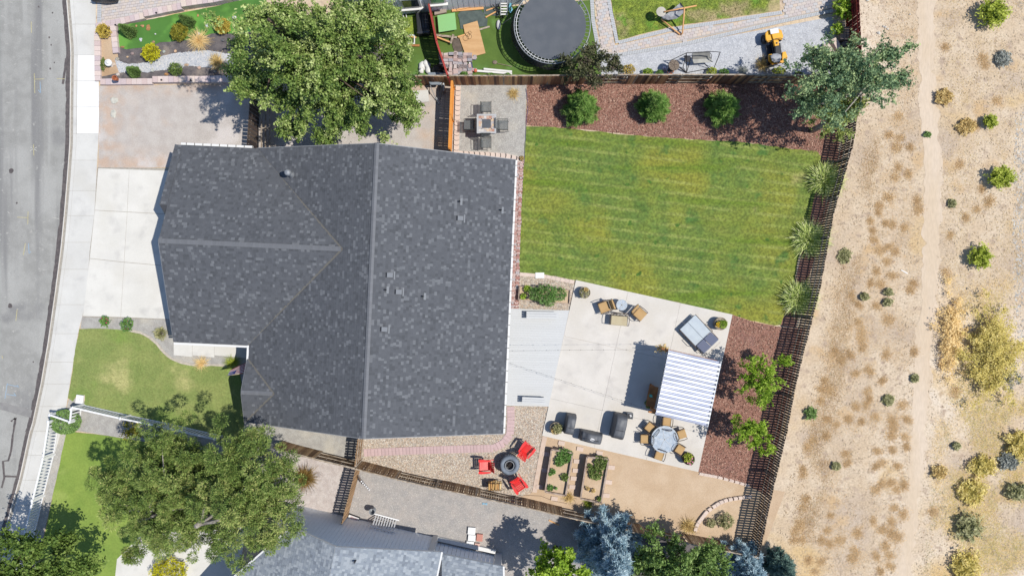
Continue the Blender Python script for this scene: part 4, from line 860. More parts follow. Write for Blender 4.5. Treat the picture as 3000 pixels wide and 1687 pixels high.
def limbs(par, base, tr_h, C, O, n, r0, bark, start=.35):
    b = MB(); b.tube([base-O, base-O+Vector((.03,0,tr_h*.5)), base-O+Vector((0,.05,tr_h))], [r0*1.15, r0*.9, r0*.6], 9); b.build('trunk', bark, par, smooth=True)
    idx = RNG.choice(len(C), min(n, len(C)), replace=False)
    for i in idx:
        c = Vector(C[i]); s = base + Vector((0, 0, tr_h*random.uniform(start, 1))); m = s.lerp(c, .5) + Vector((random.uniform(-.2,.2), random.uniform(-.2,.2), -.05))
        b = MB(); b.tube([s-O, m-O, c-O], [r0*.42, r0*.25, r0*.07], 5); b.build('limb', bark, par, smooth=True)
def tree(label, px, py, zc, r, n, per, sig, size, mat, h=None, seed=0, bark=None, group=None, cat='tree', shell=.62, lob=.3, tw=.16, base=None, nl=14, extra=(), name='tree', up=.5, asp=1.6, zs=.6):
    c = W(px, py, zc); bs = base if base is not None else Vector((c.x, c.y, 0)); bs = Vector((bs[0], bs[1], 0)); root = thing(name, label, cat, bs, 0, group)
    C = clumps(c, r, n, seed, shell, .25, lob)
    for ex, ey, ez, er, en in extra: q = W(ex, ey, ez); C = np.concatenate([C, clumps(q, er, en, seed+3, .3, .2, .3)])
    V, F, t = leafcloud(C, per, sig, size, up, asp, zs); np_mesh('crown', V - np.array(bs), F, t, mat, root)
    limbs(root, bs, h or zc*.9, C, bs, nl, tw, bark or m_bark); return root
# the big tree between the house and the northern neighbour
tree('huge drooping leafy green tree overhanging the north edge of the dark roof', 955, 165, 6.2, (3.6,2.8,2.8), 470, 230, .25, .078, lf_big, h=6.5, seed=2, tw=.24, nl=40, base=W(905,190), lob=.8, shell=.35,
     extra=((1110,280,3.8,(1.3,.9,.6),50),(1150,210,4.2,(1.0,1.1,.6),40),(1170,310,3.6,(.9,.8,.4),30),(950,250,3.5,(2.5,1.5,.5),130),(900,110,3.6,(2.4,1.4,.5),80),(860,370,3.2,(.9,.4,.3),20),(1130,235,4.6,(1.3,1.5,.9),60),(1190,330,3.6,(.5,.8,.4),14),(745,250,4.4,(1.1,1.2,.8),44),(1010,330,4.4,(1.3,1.0,.7),50),(860,300,4.4,(1.2,1.2,.7),44),(800,70,5,(1.1,1.2,1),36),(1080,60,5,(1.4,.9,.9),34),(950,392,3.9,(.8,.35,.3),16),(1150,140,4.6,(1.0,1.0,.7),30),(725,215,4,(.8,.7,.5),20)))
# pines with round needle tufts
def pine(label, px, py, zc, r, n, seed=0, tr_h=6, tuft=.31, per=300, extra=(), base=None, nl=30, group=None):
    c = W(px, py, zc); bs = base or Vector((c.x, c.y, 0)); root = thing('pine_tree', label, 'pine tree', bs, 0, group); C = clumps(c, r, n, seed, .5, .35, .45)
    for ex, ey, ez, er, en in extra: C = np.concatenate([C, clumps(W(ex,ey,ez), er, en, seed+3, .3, .3, .3)])
    C2 = clumps(c - Vector((0,0,.7)), (r[0]*.85, r[1]*.85, r[2]*.6), int(n*.8), seed+7, .2, .1, .3); C = np.concatenate([C, C2])
    n = len(C); D = rdir(n*per, .55); sc = np.repeat(RNG.uniform(.7, 1.25, n), per); P = np.repeat(C, per, 0) + D*(.36*sc*RNG.uniform(.3, 1, n*per)**.5)[:, None]*np.array([1,1,.75])
    V, F = blades(P, D*.7+rdir(n*per)*.35, .14*sc, .045, .05)
    t = np.clip(np.repeat(RNG.uniform(.25, .75, n), per) + RNG.normal(size=n*per)*.2, 0, 1); np_mesh('crown', V - np.array(bs), F, t, lf_pine, root)
    limbs(root, bs, tr_h, C, bs, nl, .2, m_palebark); return root
pine('large pine with round needle tufts shading the neighbour lawn, lower left', 520, 1440, 4.2, (3.5,3.3,2.1), 330, 4, tr_h=5, extra=((330,1420,3.2,(1.2,1.5,.8),30),(480,1300,3.4,(1.8,.9,.8),30),(440,1560,3.2,(1.5,1.3,.7),26),(400,1630,2.6,(.8,.7,.4),16)), base=W(545,1440))
pine('dense pine with round needle tufts, nearest the house corner and short board fence', 730, 1440, 5.4, (2.7,3.2,2.3), 300, 9, tr_h=6.5, extra=((640,1560,3.6,(1.6,1.2,.8),26),(860,1420,3.6,(.8,1.6,.9),18),(720,1290,4.4,(1.2,.8,.8),18),(780,1580,4,(.8,.8,.6),12)), base=W(725,1430))
tree('bright leafy tree in the lower left corner beside the white picket fence', 90, 1690, 4.6, (2.4,1.9,1.6), 240, 90, .24, .1, lf_maple, seed=5, h=4.4, lob=.5, extra=((190,1600,3.2,(.7,.6,.5),20),(235,1670,3.0,(.7,.8,.5),22)), base=W(60,1690))
tree('grey-green poplar spreading over the corner of the back board fence', 2460, 240, 4.9, (2.4,1.9,1.4), 230, 85, .22, .085, lf_poplar, seed=11, h=5.2, bark=m_palebark, lob=.6, shell=.4, nl=26, base=W(2405,330),
     extra=((2600,165,4.4,(.9,.35,.3),24),(2650,140,4.2,(.35,.2,.15),8),(2610,240,4.4,(1.0,.25,.25),24),(2560,205,4.6,(1,.4,.4),20),(2640,225,4.2,(.4,.2,.15),8),(2400,175,4.6,(.7,.6,.5),20),(2370,300,3.9,(.6,.8,.5),24)))
tree('pale yellow-green poplar shoots beside the slatted fence above the lawn corner', 2450, 345, 3.0, (1.05,1.1,.8), 80, 80, .18, .08, lf_poplar2, seed=12, h=2.8, bark=m_palebark, lob=.4, nl=10, extra=((2490,300,3.2,(.7,.5,.4),20),(2420,300,3.4,(.6,.5,.4),16)))
tree('dark plum tree beside the trampoline above the brown fence', 1728, 200, 2.3, (1.25,1.05,.85), 110, 75, .15, .07, lf_plum, seed=13, h=2.2, lob=.5, tw=.07, shell=.4, extra=((1800,185,2.2,(.7,.5,.4),24),(1670,172,2.2,(.5,.25,.25),8),(1735,150,2.2,(.5,.4,.3),12)))
tree('larger lime green young tree in the side mulch bed, level with the metal roof', 2232, 1108, 2.5, (1.15,1.2,.9), 120, 60, .15, .075, lf_lime, seed=14, h=2.4, lob=.65, tw=.05, shell=.35, extra=((2290,1060,2.2,(.4,.3,.3),8),(2230,1165,2.1,(.6,.5,.4),14)), base=W(2222,1108))
tree('smaller lime green young tree in the side mulch bed, nearest the rose planter', 2205, 1268, 2.1, (.95,.9,.7), 90, 60, .14, .075, lf_lime, seed=15, h=2.0, lob=.65, tw=.05, shell=.35, extra=((2240,1310,1.8,(.4,.3,.3),8),(2170,1235,1.8,(.4,.3,.3),8)), base=W(2196,1268))
tree('bright green bushy tree in the dark shade at the bottom edge', 1640, 1680, 3.6, (1.4,1.3,1.5), 150, 95, .17, .1, lf_lime, seed=16, h=3.2, lob=.3, shell=.7)
tree('soft green leafy tree between the two blue spruces at the bottom edge', 2010, 1672, 3.6, (2.2,1.6,1.5), 300, 110, .2, .085, lf_green, seed=17, h=3.8, lob=.45, extra=((2060,1628,3.4,(.8,.5,.6),26),(1890,1640,3,(1,.9,.7),34)), nl=18)
tree('small shaded tree next to the pale grey wall of the north house', 1160, 62, 1.6, (.7,.5,.5), 30, 50, .14, .1, lf_big, seed=19, h=1.4, tw=.04, nl=6)
def spruce(label, px, py, h, Rr, mat, seed=0, nb=150, per=260, group=None, name='spruce_tree', nl=.085, cone=1.0, lean=(0,0), trk=.09, w=.03, zb=.25):
    """px, py survey point of the crown centre at mid height"""
    c = W(px, py, h*.45); bs = Vector((c.x, c.y, 0)); root = thing(name, label, name.replace('_', ' '), bs, 0, group)
    Pp = []; Dd = []; tt = []; bb = MB()
    for i in range(nb):
        f = (i+.5)/nb; z = zb + (h-zb)*(1-(1-f)**.85); R_ = Rr*(1-(z/h)**1.3)*random.uniform(.72, 1.12)+.05; a = i*2.39996+random.uniform(-.3,.3); dv = Vector((math.cos(a), math.sin(a), .18))
        m = int(per*(.25+R_/Rr)); s = RNG.uniform(.2, 1, m)**.6; t0 = random.uniform(.2,.85); s0 = Vector((0,0,z))
        base = np.array(s0) + np.outer(s*R_, np.array(dv)); sp = (R_*.16*(1.1-s))[:, None] + .035
        base += RNG.normal(size=(m, 3))*sp*np.array([1,1,.5]); d = rdir(m, .5); d[:, :2] += np.array([dv.x, dv.y])*.8; d /= np.linalg.norm(d, axis=1)[:, None]
        Pp.append(base); Dd.append(d); tt.append(np.clip(t0 + (s-.6)*.35 + RNG.normal(size=m)*.15, 0, 1))
        if i % 4 == 0: bb.tube([s0, s0+dv*R_*.9], [.02,.006], 4)
    P = np.concatenate(Pp); D = np.concatenate(Dd); V, F = blades(P, D, nl*RNG.uniform(.6,1.4,len(P)), w, .1)
    np_mesh('crown', V, F, np.concatenate(tt), mat, root); b = MB(); b.tube([(0,0,0),(0,0,h*.97)], [trk,.015], 8); b.build('trunk', m_bark, root, smooth=True); bb.build('branches', m_bark, root); return root
spruce('largest blue spruce behind the board fence at the bottom edge', 1788, 1622, 5.6, 1.95, lf_blue, 1, 200, 420, nl=.2, w=.05, trk=.14)
spruce('second blue spruce at the bottom edge, near the slatted fence corner', 2185, 1672, 3.8, 1.4, lf_blue, 2, 130, 300, nl=.17, w=.045)
spruce('small blue-green spruce outside the slatted fence at the bottom edge', 2288, 1662, 2.6, .95, leafm('teal_spruce_needle', (64,92,86), (104,134,124), (140,166,152), tr=.1), 3, 90, 260, nl=.15, w=.04)
for i, (x, y, l) in enumerate(((1703,312,'young pine in the red mulch bed, nearest the fire table'), (1919,309,'middle one of the three young pines in the red mulch bed'), (2120,312,'young pine in the red mulch bed, nearest the poplar shade'))):
    spruce(l, x, y, 2.25-.12*(i == 1), (1.02,.94,1.0)[i], lf_sap, 30+i, 110, 260, name='young_pine', group='young pines in the mulch bed', nl=.15, w=.036, trk=.035, zb=.15)
# ---- tufts and shrubs
def tuft(name, label, cat, px, py, mat, n=260, ln=.7, w=.018, out=.55, group=None, up=.7, z0=0, r0=.07, parent=None, loc=None, seg=3):
    c = loc if loc is not None else W(px, py); root = None
    d = rdir(n, up); d[:, 2] = np.abs(d[:, 2]); L_ = ln*RNG.uniform(.45, 1.1, n); P0 = np.c_[RNG.normal(size=(n, 2))*r0, np.zeros(n)]; s = np.cross(d, [0,0,1]); s /= np.linalg.norm(s, axis=1)[:, None]+1e-9
    rows = []
    for k in range(seg+1):
        t = k/seg; p = P0 + d*(L_*t)[:, None]; p[:, 2] -= out*L_*t*t*(1-d[:, 2]*.6); p[:, :2] += d[:, :2]*(out*.35*L_*t*t)[:, None]; p[:, 2] = np.maximum(p[:, 2], .01)
        ww = w*(1-t*.85); rows += [p - s*ww, p + s*ww]
    V = np.stack(rows, 1).reshape(-1, 3); m = 2*(seg+1); f = np.array([(2*k, 2*k+1, 2*k+3, 2*k+2) for k in range(seg)]); F = (f[None] + (np.arange(n)*m)[:, None, None]).reshape(-1, 4)
    o = np_mesh(name, V, F, np.repeat(RNG.uniform(0, 1, n), seg), mat, parent, loc=(c.x, c.y, z0)); 
    if parent is None: tag(o, label, cat, group)
    return o
def shrub(name, label, cat, px, py, r, h, mat, n=900, size=.05, group=None, asp=1.5, z0=0.0, parent=None, loc=None, up=.9, fill=.75, lob=.25, seed=0, stem=True, blade=False, blen=.12, flatleaf=False):
    c = loc if loc is not None else W(px, py, h*.6); root = parent
    if parent is None: root = thing(name, label, cat, (c.x, c.y, z0), 0, group); off = Vector((0,0,0))
    else: off = Vector((c.x, c.y, z0))
    rr = r if isinstance(r, (tuple, list)) else (r, r)
    d = rdir(n, up*.35); d = d[d[:, 2] > -.25]; n = len(d); lb = np.array([noise.noise(Vector(q)*2.3+Vector((seed*3.3, seed*.7, 1))) for q in d[:min(n, 3000)]]); lb = np.resize(lb, n)
    s = (fill + (1-fill)*RNG.uniform(0,1,n))*(1+lob*lb*1.5); P = d*s[:, None]*np.array([rr[0], rr[1], h*.5]); P[:, 2] += h*.5; P[:, 2] = np.maximum(P[:, 2], .02)
    if flatleaf: V, F = leaf_cards(P, size*1.1, 1.0, 2.6)
    elif blade: V, F = blades(P*.75, d*.8 + rdir(n)*.35, blen*RNG.uniform(.6,1.4,n), size, .05)
    else: V, F = leaf_cards(P, size, .4, asp)
    t = np.clip(.5 + lb*.9 + RNG.normal(size=n)*.16, 0, 1)
    o = np_mesh('foliage', V, F, t, mat, root, loc=off)
    if stem and parent is None:
        b = MB()
        for a in range(6): b.tube([(0,0,0),(math.cos(a)*rr[0]*.5, math.sin(a)*rr[1]*.5, h*.6)], [.018,.006], 4)
        b.build('stems', m_bark, root)
    return root
G3 = 'variegated fountain grasses by the slatted fence'
for x, y, l in ((2418,530,'topmost striped fountain grass between the lawn and slatted fence'),(2375,703,'middle striped fountain grass between the lawn and slatted fence'),(2341,874,'lowest striped fountain grass between the lawn and slatted fence')):
    tuft('fountain_grass', l, 'ornamental grass', x-4, y, lf_grassp, 2400, 1.12, .024, .36, G3, 1.1, r0=.16)
tuft('fountain_grass', 'dry golden ornamental grass beside the front walk', 'ornamental grass', 590, 1064, lf_straw, 260, .5, .012, .5); tuft('fountain_grass', 'dark green ornamental grass at the shaded end of the front walk', 'ornamental grass', 682, 1062, lf_chart, 300, .6, .012, .5)
tuft('fountain_grass', 'big dry grass clump beside a pale rock in the planter', 'ornamental grass', 585, 122, lf_straw, 420, .75, .014, .5, z0=.06); tuft('fountain_grass', 'dry grass clump at the shaded end of the grey dry creek', 'ornamental grass', 640, 185, lf_tan, 380, .62, .013, .5, z0=.06)
tuft('fountain_grass', 'small dry grass tuft on the fire table gravel', 'ornamental grass', 1505, 276, lf_tan, 260, .5, .011, .5); tuft('fountain_grass', 'yellow grass tuft at the lower end of the first garden bed', 'ornamental grass', 1666, 1455, lf_tan, 260, .42, .012, .4)
tuft('fountain_grass', 'small green grass tuft below the second garden bed', 'ornamental grass', 1722, 1476, lf_chart, 200, .35, .012, .4); tuft('fountain_grass', 'yellow grass clump at the foot of the curved edging', 'ornamental grass', 2015, 1540, lf_tan, 420, .62, .013, .45)
tuft('fountain_grass', 'rusty grass clump beside the pine on the pale gravel', 'ornamental grass', 895, 1398, leafm('rusty_blade', (96,72,36), (140,112,58), (170,142,84), tr=.2), 700, .85, .014, .45); tuft('fountain_grass', 'yellow grass clump beside the quad bike at the brown fence', 'ornamental grass', 2232, 190, lf_tan, 380, .6, .013, .4)
tuft('fountain_grass', 'purple-grey dry grass left of the yellow clump at the brown fence', 'ornamental grass', 2175, 208, lf_grey, 200, .42, .011, .45)
shrub('round_shrub', 'yellow shrub at the sidewalk corner of the planter', 'shrub', 304, 91, .4, .55, lf_gold, 1800, .045, z0=.05, seed=1)
shrub('round_shrub', 'bright yellow round shrub on the grey dry creek', 'shrub', 443, 156, .5, .7, lf_arb, 2600, .045, z0=.05, seed=2); shrub('round_shrub', 'olive gold round shrub on the turf beside a green cone shrub', 'shrub', 525, 95, .5, .7, lf_olive, 2600, .045, z0=.05, seed=3)
shrub('round_shrub', 'golden round shrub on the turf nearest the big tree', 'shrub', 651, 76, .47, .7, lf_gold, 2600, .045, z0=.05, seed=4)
def cone(label, px, py, h, r, mat=lf_cone, lean=0):
    c = W(px, py, h*.5); root = thing('cone_shrub', label, 'shrub', (c.x, c.y, .05)); n = 3200; z = RNG.uniform(0, 1, n)**1.4; a = RNG.uniform(0, 6.2832, n); rr = r*(1-z)**.8*(1+.12*np.sin(a*7+z*9))
    P = np.c_[np.cos(a)*rr, np.sin(a)*rr, z*h+.03]; D = np.c_[np.cos(a), np.sin(a), np.full(n, .8)]; D /= np.linalg.norm(D, axis=1)[:, None]; V, F = blades(P*.93, D+rdir(n)*.3, .08, .035, 0)
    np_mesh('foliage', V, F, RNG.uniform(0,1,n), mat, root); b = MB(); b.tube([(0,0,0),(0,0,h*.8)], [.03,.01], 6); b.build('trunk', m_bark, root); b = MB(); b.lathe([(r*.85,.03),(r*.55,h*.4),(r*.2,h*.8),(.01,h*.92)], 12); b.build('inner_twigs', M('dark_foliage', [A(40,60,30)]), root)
cone('green cone shrub at the left end of the bright turf', 368, 86, 1.3, .36); cone('green cone shrub behind the olive gold shrub on the turf', 542, 58, 1.3, .36); cone('green cone shrub in the grey gravel near the clay pot', 386, 208, .9, .34)
shrub('low_shrub', 'dark green low shrub beside the lower block wall of the planter', 'shrub', 515, 204, .4, .45, lf_dkveg, 1200, .05, z0=.05, seed=6); shrub('low_shrub', 'narrow green plant behind the white lantern', 'shrub', 303, 189, (.14,.38), .3, lf_dkveg, 500, .04, z0=.05, seed=7, stem=False)
shrub('round_shrub', 'small green round shrub in the dirt inside the curved edging', 'shrub', 2083, 1532, .27, .4, lf_sage, 900, .04, seed=8); shrub('round_shrub', 'larger sage green round shrub inside the curved edging', 'shrub', 2127, 1526, .46, .6, lf_sage, 1900, .045, seed=9)
shrub('clipped_hedge', 'clipped oval hedge bulging round the white picket corner', 'hedge', 189, 1236, (.88,.72), .8, leafm('clipped_leaf', (88,120,56), (120,152,84), (136,166,96), tr=.15), 6000, .05, fill=.94, lob=.05, seed=10)
shrub('rose_bush', 'pink flowering rose bush beside the driveway, nearest the sidewalk', 'shrub', 308, 941, (.26,.28), .6, lf_veg, 500, .06, seed=11, lob=.6); shrub('rose_bush', 'taller rose bush beside the driveway, second from the sidewalk', 'shrub', 373, 952, (.3,.38), .8, lf_veg, 700, .06, seed=12, lob=.6)
shrub('round_shrub', 'pale green dry shrub in the gravel near the garage corner', 'shrub', 469, 977, .36, .4, lf_sage, 900, .04, seed=13, lob=.5, blade=True, blen=.14, up=1)
m_pinkf = M('pink_petal', [A(214,80,120), A(190,50,90)], sc=20); m_yelf = M('yellow_petal', [A(244,196,40)])
def flowers(root_xy, n, r, z, mat, s=.035, par=None, nm='flower'):
    for i in range(n):
        b = MB(); a = random.uniform(0, 6.28); q = r*math.sqrt(random.random()); b.blob((root_xy[0]+math.cos(a)*q, root_xy[1]+math.sin(a)*q, z+random.uniform(-.05,.05)), (s,s,s*.6), 1, .2, i); b.build(nm, mat, par)
for o in [o for o in COL.objects if o.name.startswith('rose_bush')]: flowers((0,0), 6, .28, .5, m_pinkf, .04, o)
tree('yellow flowering bush in the pine shade beside the picket fence', 388, 1262, .7, (.5,.45,.4), 22, 60, .12, .06, lf_olive, h=.5, tw=.03, name='flowering_bush', cat='shrub', nl=5)
shrub('round_shrub', 'yellow green round bush with a dark gap at the bottom edge', 'shrub', 495, 1675, (1.0,.8), .9, lf_arb, 4200, .055, seed=14)
for i, (x, y, r, m_, l) in enumerate(((1842,204,(.4,.3),lf_gold,'yellow-tipped shrub on white gravel beside the plum tree'),(1899,211,(.3,.22),lf_lime,'light green shrub on white gravel left of the wicker table'),(1933,214,(.22,.16),lf_veg,'tiny green shrub just left of the turquoise pot'),
      (2086,211,(.3,.26),lf_chart,'yellow-green round shrub below the garden swing'),(2122,213,(.28,.24),lf_veg,'green round shrub right of the garden swing'),(2283,208,(.4,.2),lf_chart,'low green shrub right of the yellow quad bike at the fence'),(2340,218,(.25,.15),lf_dkveg,'dark green low shrub by the fence under the poplar'),
      (1360,218,(.24,.14),lf_veg,'small green plant below the pile of paving blocks'),(1438,221,(.24,.14),lf_veg,'small green plant below the wooden boards at the fence'),(1487,222,(.26,.14),lf_veg,'small green plant at the fence left of the trampoline'))):
    shrub('small_shrub', l, 'shrub', x, y, r, .45, m_, 800, .045, seed=20+i)
shrub('climbing_vine', 'bright green leafy vine at the foot of the dark red fence', 'vine', 2468, 28, (.5,.6), 1.1, lf_lime, 900, .11, seed=40, lob=.6); shrub('climbing_vine', 'small green leafy plant beside the wooden crate by the dark red fence', 'vine', 2452, 85, (.28,.3), .7, lf_lime, 400, .1, seed=41, lob=.6)
shrub('hanging_plant', 'dried pale plant hanging at the upper corner post of the metal roof', 'plant', 1924, 1014, (.34,.22), .5, lf_tan, 500, .05, z0=1.3, seed=42, lob=.7, stem=False)
# ---- plants of the sandy field
BIG = [(2912,36,50,lf_chart,'big yellow-green bush at the top right of the sandy field',1.0),(2935,520,42,lf_chart,'round bright green bush at the right edge beside pale rubble',.8),(2875,752,38,lf_chart,'yellow-green bush right of the dirt track, below the bright green one',.8),
 (2902,356,22,lf_chart,'small lopsided yellow-green bush right of the dirt track, upper part',.6),(2377,1212,19,lf_cone,'small dark green round bush just outside the slatted fence',.5),(2718,394,10,lf_cone,'tiny green bush on the left verge of the upper track',.3),
 (2940,172,24,lf_grey,'grey sagebrush with dark branches at the upper right',.5),(2767,283,28,lf_tan,'spiky brown bush right of the upper track',.5),(2832,370,30,lf_tan,'pale brown bush low beside the yellow-green one',.4),(2790,596,13,lf_sage,'small grey-green bush beside the middle of the track',.3),
 (2832,430,0,None,'',0),(2604,856,14,lf_sage,'upper one of two dark spiky plants left of the track',.4),(2601,885,14,lf_sage,'lower one of two dark spiky plants left of the track',.4),(2533,869,15,lf_sage,'dark spiky plant left of the pair near the slatted fence',.4),
 (2475,750,22,lf_sage,'grey-green low plant near the slatted fence, halfway down the field',.25),(2603,1172,18,lf_sage,'greyish starry plant in the lower middle of the field',.35),(2680,1108,14,lf_sage,'small green plant left of the lower track',.3),
 (2752,1383,24,lf_tan,'round dry spiky bush right of the lower track',.5),(2803,1306,12,lf_sage,'dark thorny plant right of the track',.4),(2840,1545,44,lf_sage,'large grey-green sagebrush with dark shade at the lower right',.9),
 (2450,1365,14,lf_sage,'thorny grey plant near the lower slatted fence',.35),(2850,1440,44,lf_rabbit,'yellow rabbitbrush left of the grey bush at lower right',.7),(2880,1365,40,lf_rabbit,'golden rabbitbrush with a dark left side, lower right',.7),
 (2960,1350,34,lf_grey,'silvery dry sagebrush at the lower right edge',.5),(2830,1660,50,lf_rabbit,'yellow-green bush at the bottom edge right of the track',.8),(2990,1300,44,lf_rabbit,'dense yellow brush at the right edge, lower part',.8),(2986,1440,36,lf_sage,'dark green brush cut by the right edge',.8)]
for i, (x, y, r, m_, l, h) in enumerate(BIG):
    if m_ is None: continue
    r_ = r/50*.86; shrub('desert_bush', l, 'bush', x, y, (r_, r_*random.uniform(.8,1.1)), h*(.9 if m_ is lf_chart else .6), m_, int(700+r*60), .05 if r < 25 else .06, seed=50+i, lob=.5, blade=True, blen=.26 if r > 25 else .15, fill=.25, stem=r > 20, flatleaf=True)
tree('largest sprawling yellow rabbitbrush thicket near the right edge', 2915, 1035, .6, (1.5,2.4,.35), 330, 75, .22, .055, lf_rabbit, up=1.6, h=.5, tw=.03, name='desert_bush', cat='bush', lob=.5, shell=.2, nl=24)
tree('pale straw-coloured thicket left of the sprawling yellow one', 2790, 975, .25, (.75,2.2,.14), 190, 60, .2, .05, lf_straw, up=1.8, h=.2, tw=.02, name='desert_bush', cat='bush', lob=.5, shell=.2, nl=12)
tree('silvery dead bush at the right edge below the yellow thicket', 2962, 1108, .5, (.8,.7,.3), 40, 60, .12, .045, lf_grey, h=.3, tw=.02, name='desert_bush', cat='bush', lob=.5, shell=.2, nl=12)
# rust brown grass tufts: a few shared meshes
def tuft_mesh(n, r, h, mat, seed):
    P = np.c_[RNG.normal(size=(n, 2))*r*.42, np.zeros(n)]; lb = np.array([noise.noise(Vector((p[0]*3, p[1]*3, seed))) for p in P]); keep = lb > -.7; P = P[keep]; n = len(P)
    D = rdir(n, .5); D[:, 2] = np.abs(D[:, 2])*.8; V, F = blades(P, D, h*RNG.uniform(.5,1.3,n), .022, .3); V[:, 2] = np.maximum(V[:, 2], .008)
    me = np_mesh('tuft_src', V, F, RNG.uniform(0,1,n), mat); d = me.data; bpy.data.objects.remove(me); return d
TM = [tuft_mesh(520, .34, .13, lf_tuft, k) for k in range(6)]
RUST = [(1290+1290,0)] and [T(1,4,*p) for p in ((1310,1170),(1215,1360),(1330,1390),(1785,475),(2185,660),(2160,590),(2090,1270),(2300,1015))] + [T(2,4,*p) for p in ((1290,35),(1430,35),(1310,235),(1275,330),(1410,305),(1210,535),(1120,620),(1110,690),(1500,570),(1510,660),(1030,775),(1180,800),(1250,810),(1370,840),(1050,870),(1060,960),(1200,1040),(1120,1080),(1280,1080),(1200,1180),(1090,1280),(1250,1320),(1030,1400),(1130,1410),(1930,205),(2150,450),(2220,580),(2100,660),(1990,740),(1830,920),(1790,1300),(1460,1400))] + \
  [T(3,4,*p) for p in ((840,70),(1430,15),(910,165),(1090,180),(1210,320),(910,340),(940,440),(940,520),(950,600),(680,640),(740,720),(830,670),(1190,670),(1760,770),(880,860),(1020,830),(1470,640),(570,930),(540,1020),(620,1020),(530,1130),(1150,930),(1000,1040),(990,1170),(1020,1110),(880,1190),(1350,1175),(590,1320),(810,1320),(1080,1300),(1250,1330),(1260,1400),(1400,1320),(1880,1040),(940,1340),(690,1370))] + \
  [T(4,4,*p) for p in ((580,40),(450,80),(400,150),(780,220),(800,310),(350,370),(350,430),(1100,190),(1380,50),(1390,150),(1250,180),(1090,345),(1150,310),(1300,340),(1140,520),(1080,580),(1230,510),(1290,580),(1370,530),(380,670),(350,760),(630,840),(1270,760),(1360,830),(1240,900),(1060,890),(1660,800),(320,930),(270,1010),(340,1080),(260,1090),(600,990),(540,1090),(900,1020),(1150,980),(1240,1020),(1310,1060),(1180,1150),(1090,1250),(880,1200),(850,1270),(410,1290),(540,1300),(470,1400),(1220,1240),(1230,1350),(720,1090),(1130,1400),(620,1120),(1240,40))]
rust = []
for i, (x, y) in enumerate(RUST):
    p = W(x, y); o = inst(TM[i % 6], 'grass_tuft', None, (p.x, p.y, .0), (0,0,random.uniform(0,6.28)), (random.uniform(.8,1.35), random.uniform(.7,1.2), random.uniform(.7,1.3)))
    tag(o, 'rust brown tuft of dry grass scattered on the sandy field', 'grass tuft', 'rust brown grass tufts of the sandy field')
# thin scrub that nobody could count
def thatch(name, poly, n, h, mat, clus=14, sig=.12):
    C = scatter(PW(poly), n); C = np.c_[C, np.zeros(n)]; keep = np.array([noise.noise(Vector((c[0]*.45, c[1]*.45, 3.3))) > -.1 for c in C]); C = C[keep]; P = np.repeat(C, clus, 0) + np.c_[RNG.normal(size=(len(C)*clus, 2))*sig, np.zeros(len(C)*clus)]
    D = rdir(len(P), .2); D[:, 2] = np.abs(D[:, 2])*.5; V, F = blades(P, D, h*RNG.uniform(.5,1.3,len(P)), .014, .2); V[:, 2] = np.maximum(V[:, 2], .006); o = np_mesh(name, V, F, RNG.uniform(0,1,len(P)), mat); o['kind'] = 'stuff'
thatch('dry_grass', [(2590,-300),(2685,-300),(2680,600),(2690,900),(2640,1650),(2300,1700),(2380,1150),(2480,700),(2540,300)], 4200, .09, lf_tuft)
thatch('scrub_grass', [(2760,-300),(3400,-300),(3400,1900),(2700,1900),(2740,1200),(2770,600)], 8500, .1, lf_tan, 14, .16)
thatch('yellow_scrub', [(2790,850),(3400,700),(3400,1900),(2720,1900),(2740,1300)], 9000, .15, lf_straw, 18, .2)
thatch('golden_scrub', [(2800,880),(3020,850),(3020,1700),(2760,1700),(2790,1400)], 1500, .2, lf_rabbit, 22, .24)
thatch('brown_scrub', [(2545,380),(2580,420),(2530,720),(2500,900),(2470,1100),(2440,1350),(2360,1687),(2300,1687),(2370,1300),(2440,950),(2490,600)], 1300, .14, leafm('brown_scrub_blade', (140,108,76), (176,140,100), (200,168,122), (150,140,96), k=.9, tr=.3), 18, .16)
thatch('dark_scrub', [(2760,1150),(3020,1150),(3020,1700),(2700,1700)], 500, .14, lf_sage, 18, .1); thatch('grey_scrub', [(2990,0),(3020,0),(3020,1200),(2975,1000),(2975,500)], 200, .1, lf_grey, 16, .1)
stones('field_rubble', [(2975,330),(3120,330),(3120,1000),(2975,1000),(2965,700)], 2400, .06, .0, ms_grey); stones('field_pebbles', [(2560,-20),(3020,-20),(3020,1700),(2280,1700),(2400,1000)], 2500, .025, .0, M('tan_stone', [A(200,190,175)], tcols=[A(160,130,108), A(200,176,150), A(232,222,208)]))
b = MB(); 
for x, y, r in ((2593,80,.09),(2600,86,.07),(2573,98,.12),(2587,78,.06),(2541,2,.1),(2620,140,.07),(2665,43,.06)): q = W(x,y); b.blob((q.x,q.y,.03),(r,r*.8,r*.5),1,.25,x,tone=.9)
b.build('white_rocks', ms_grey)['kind'] = 'stuff'
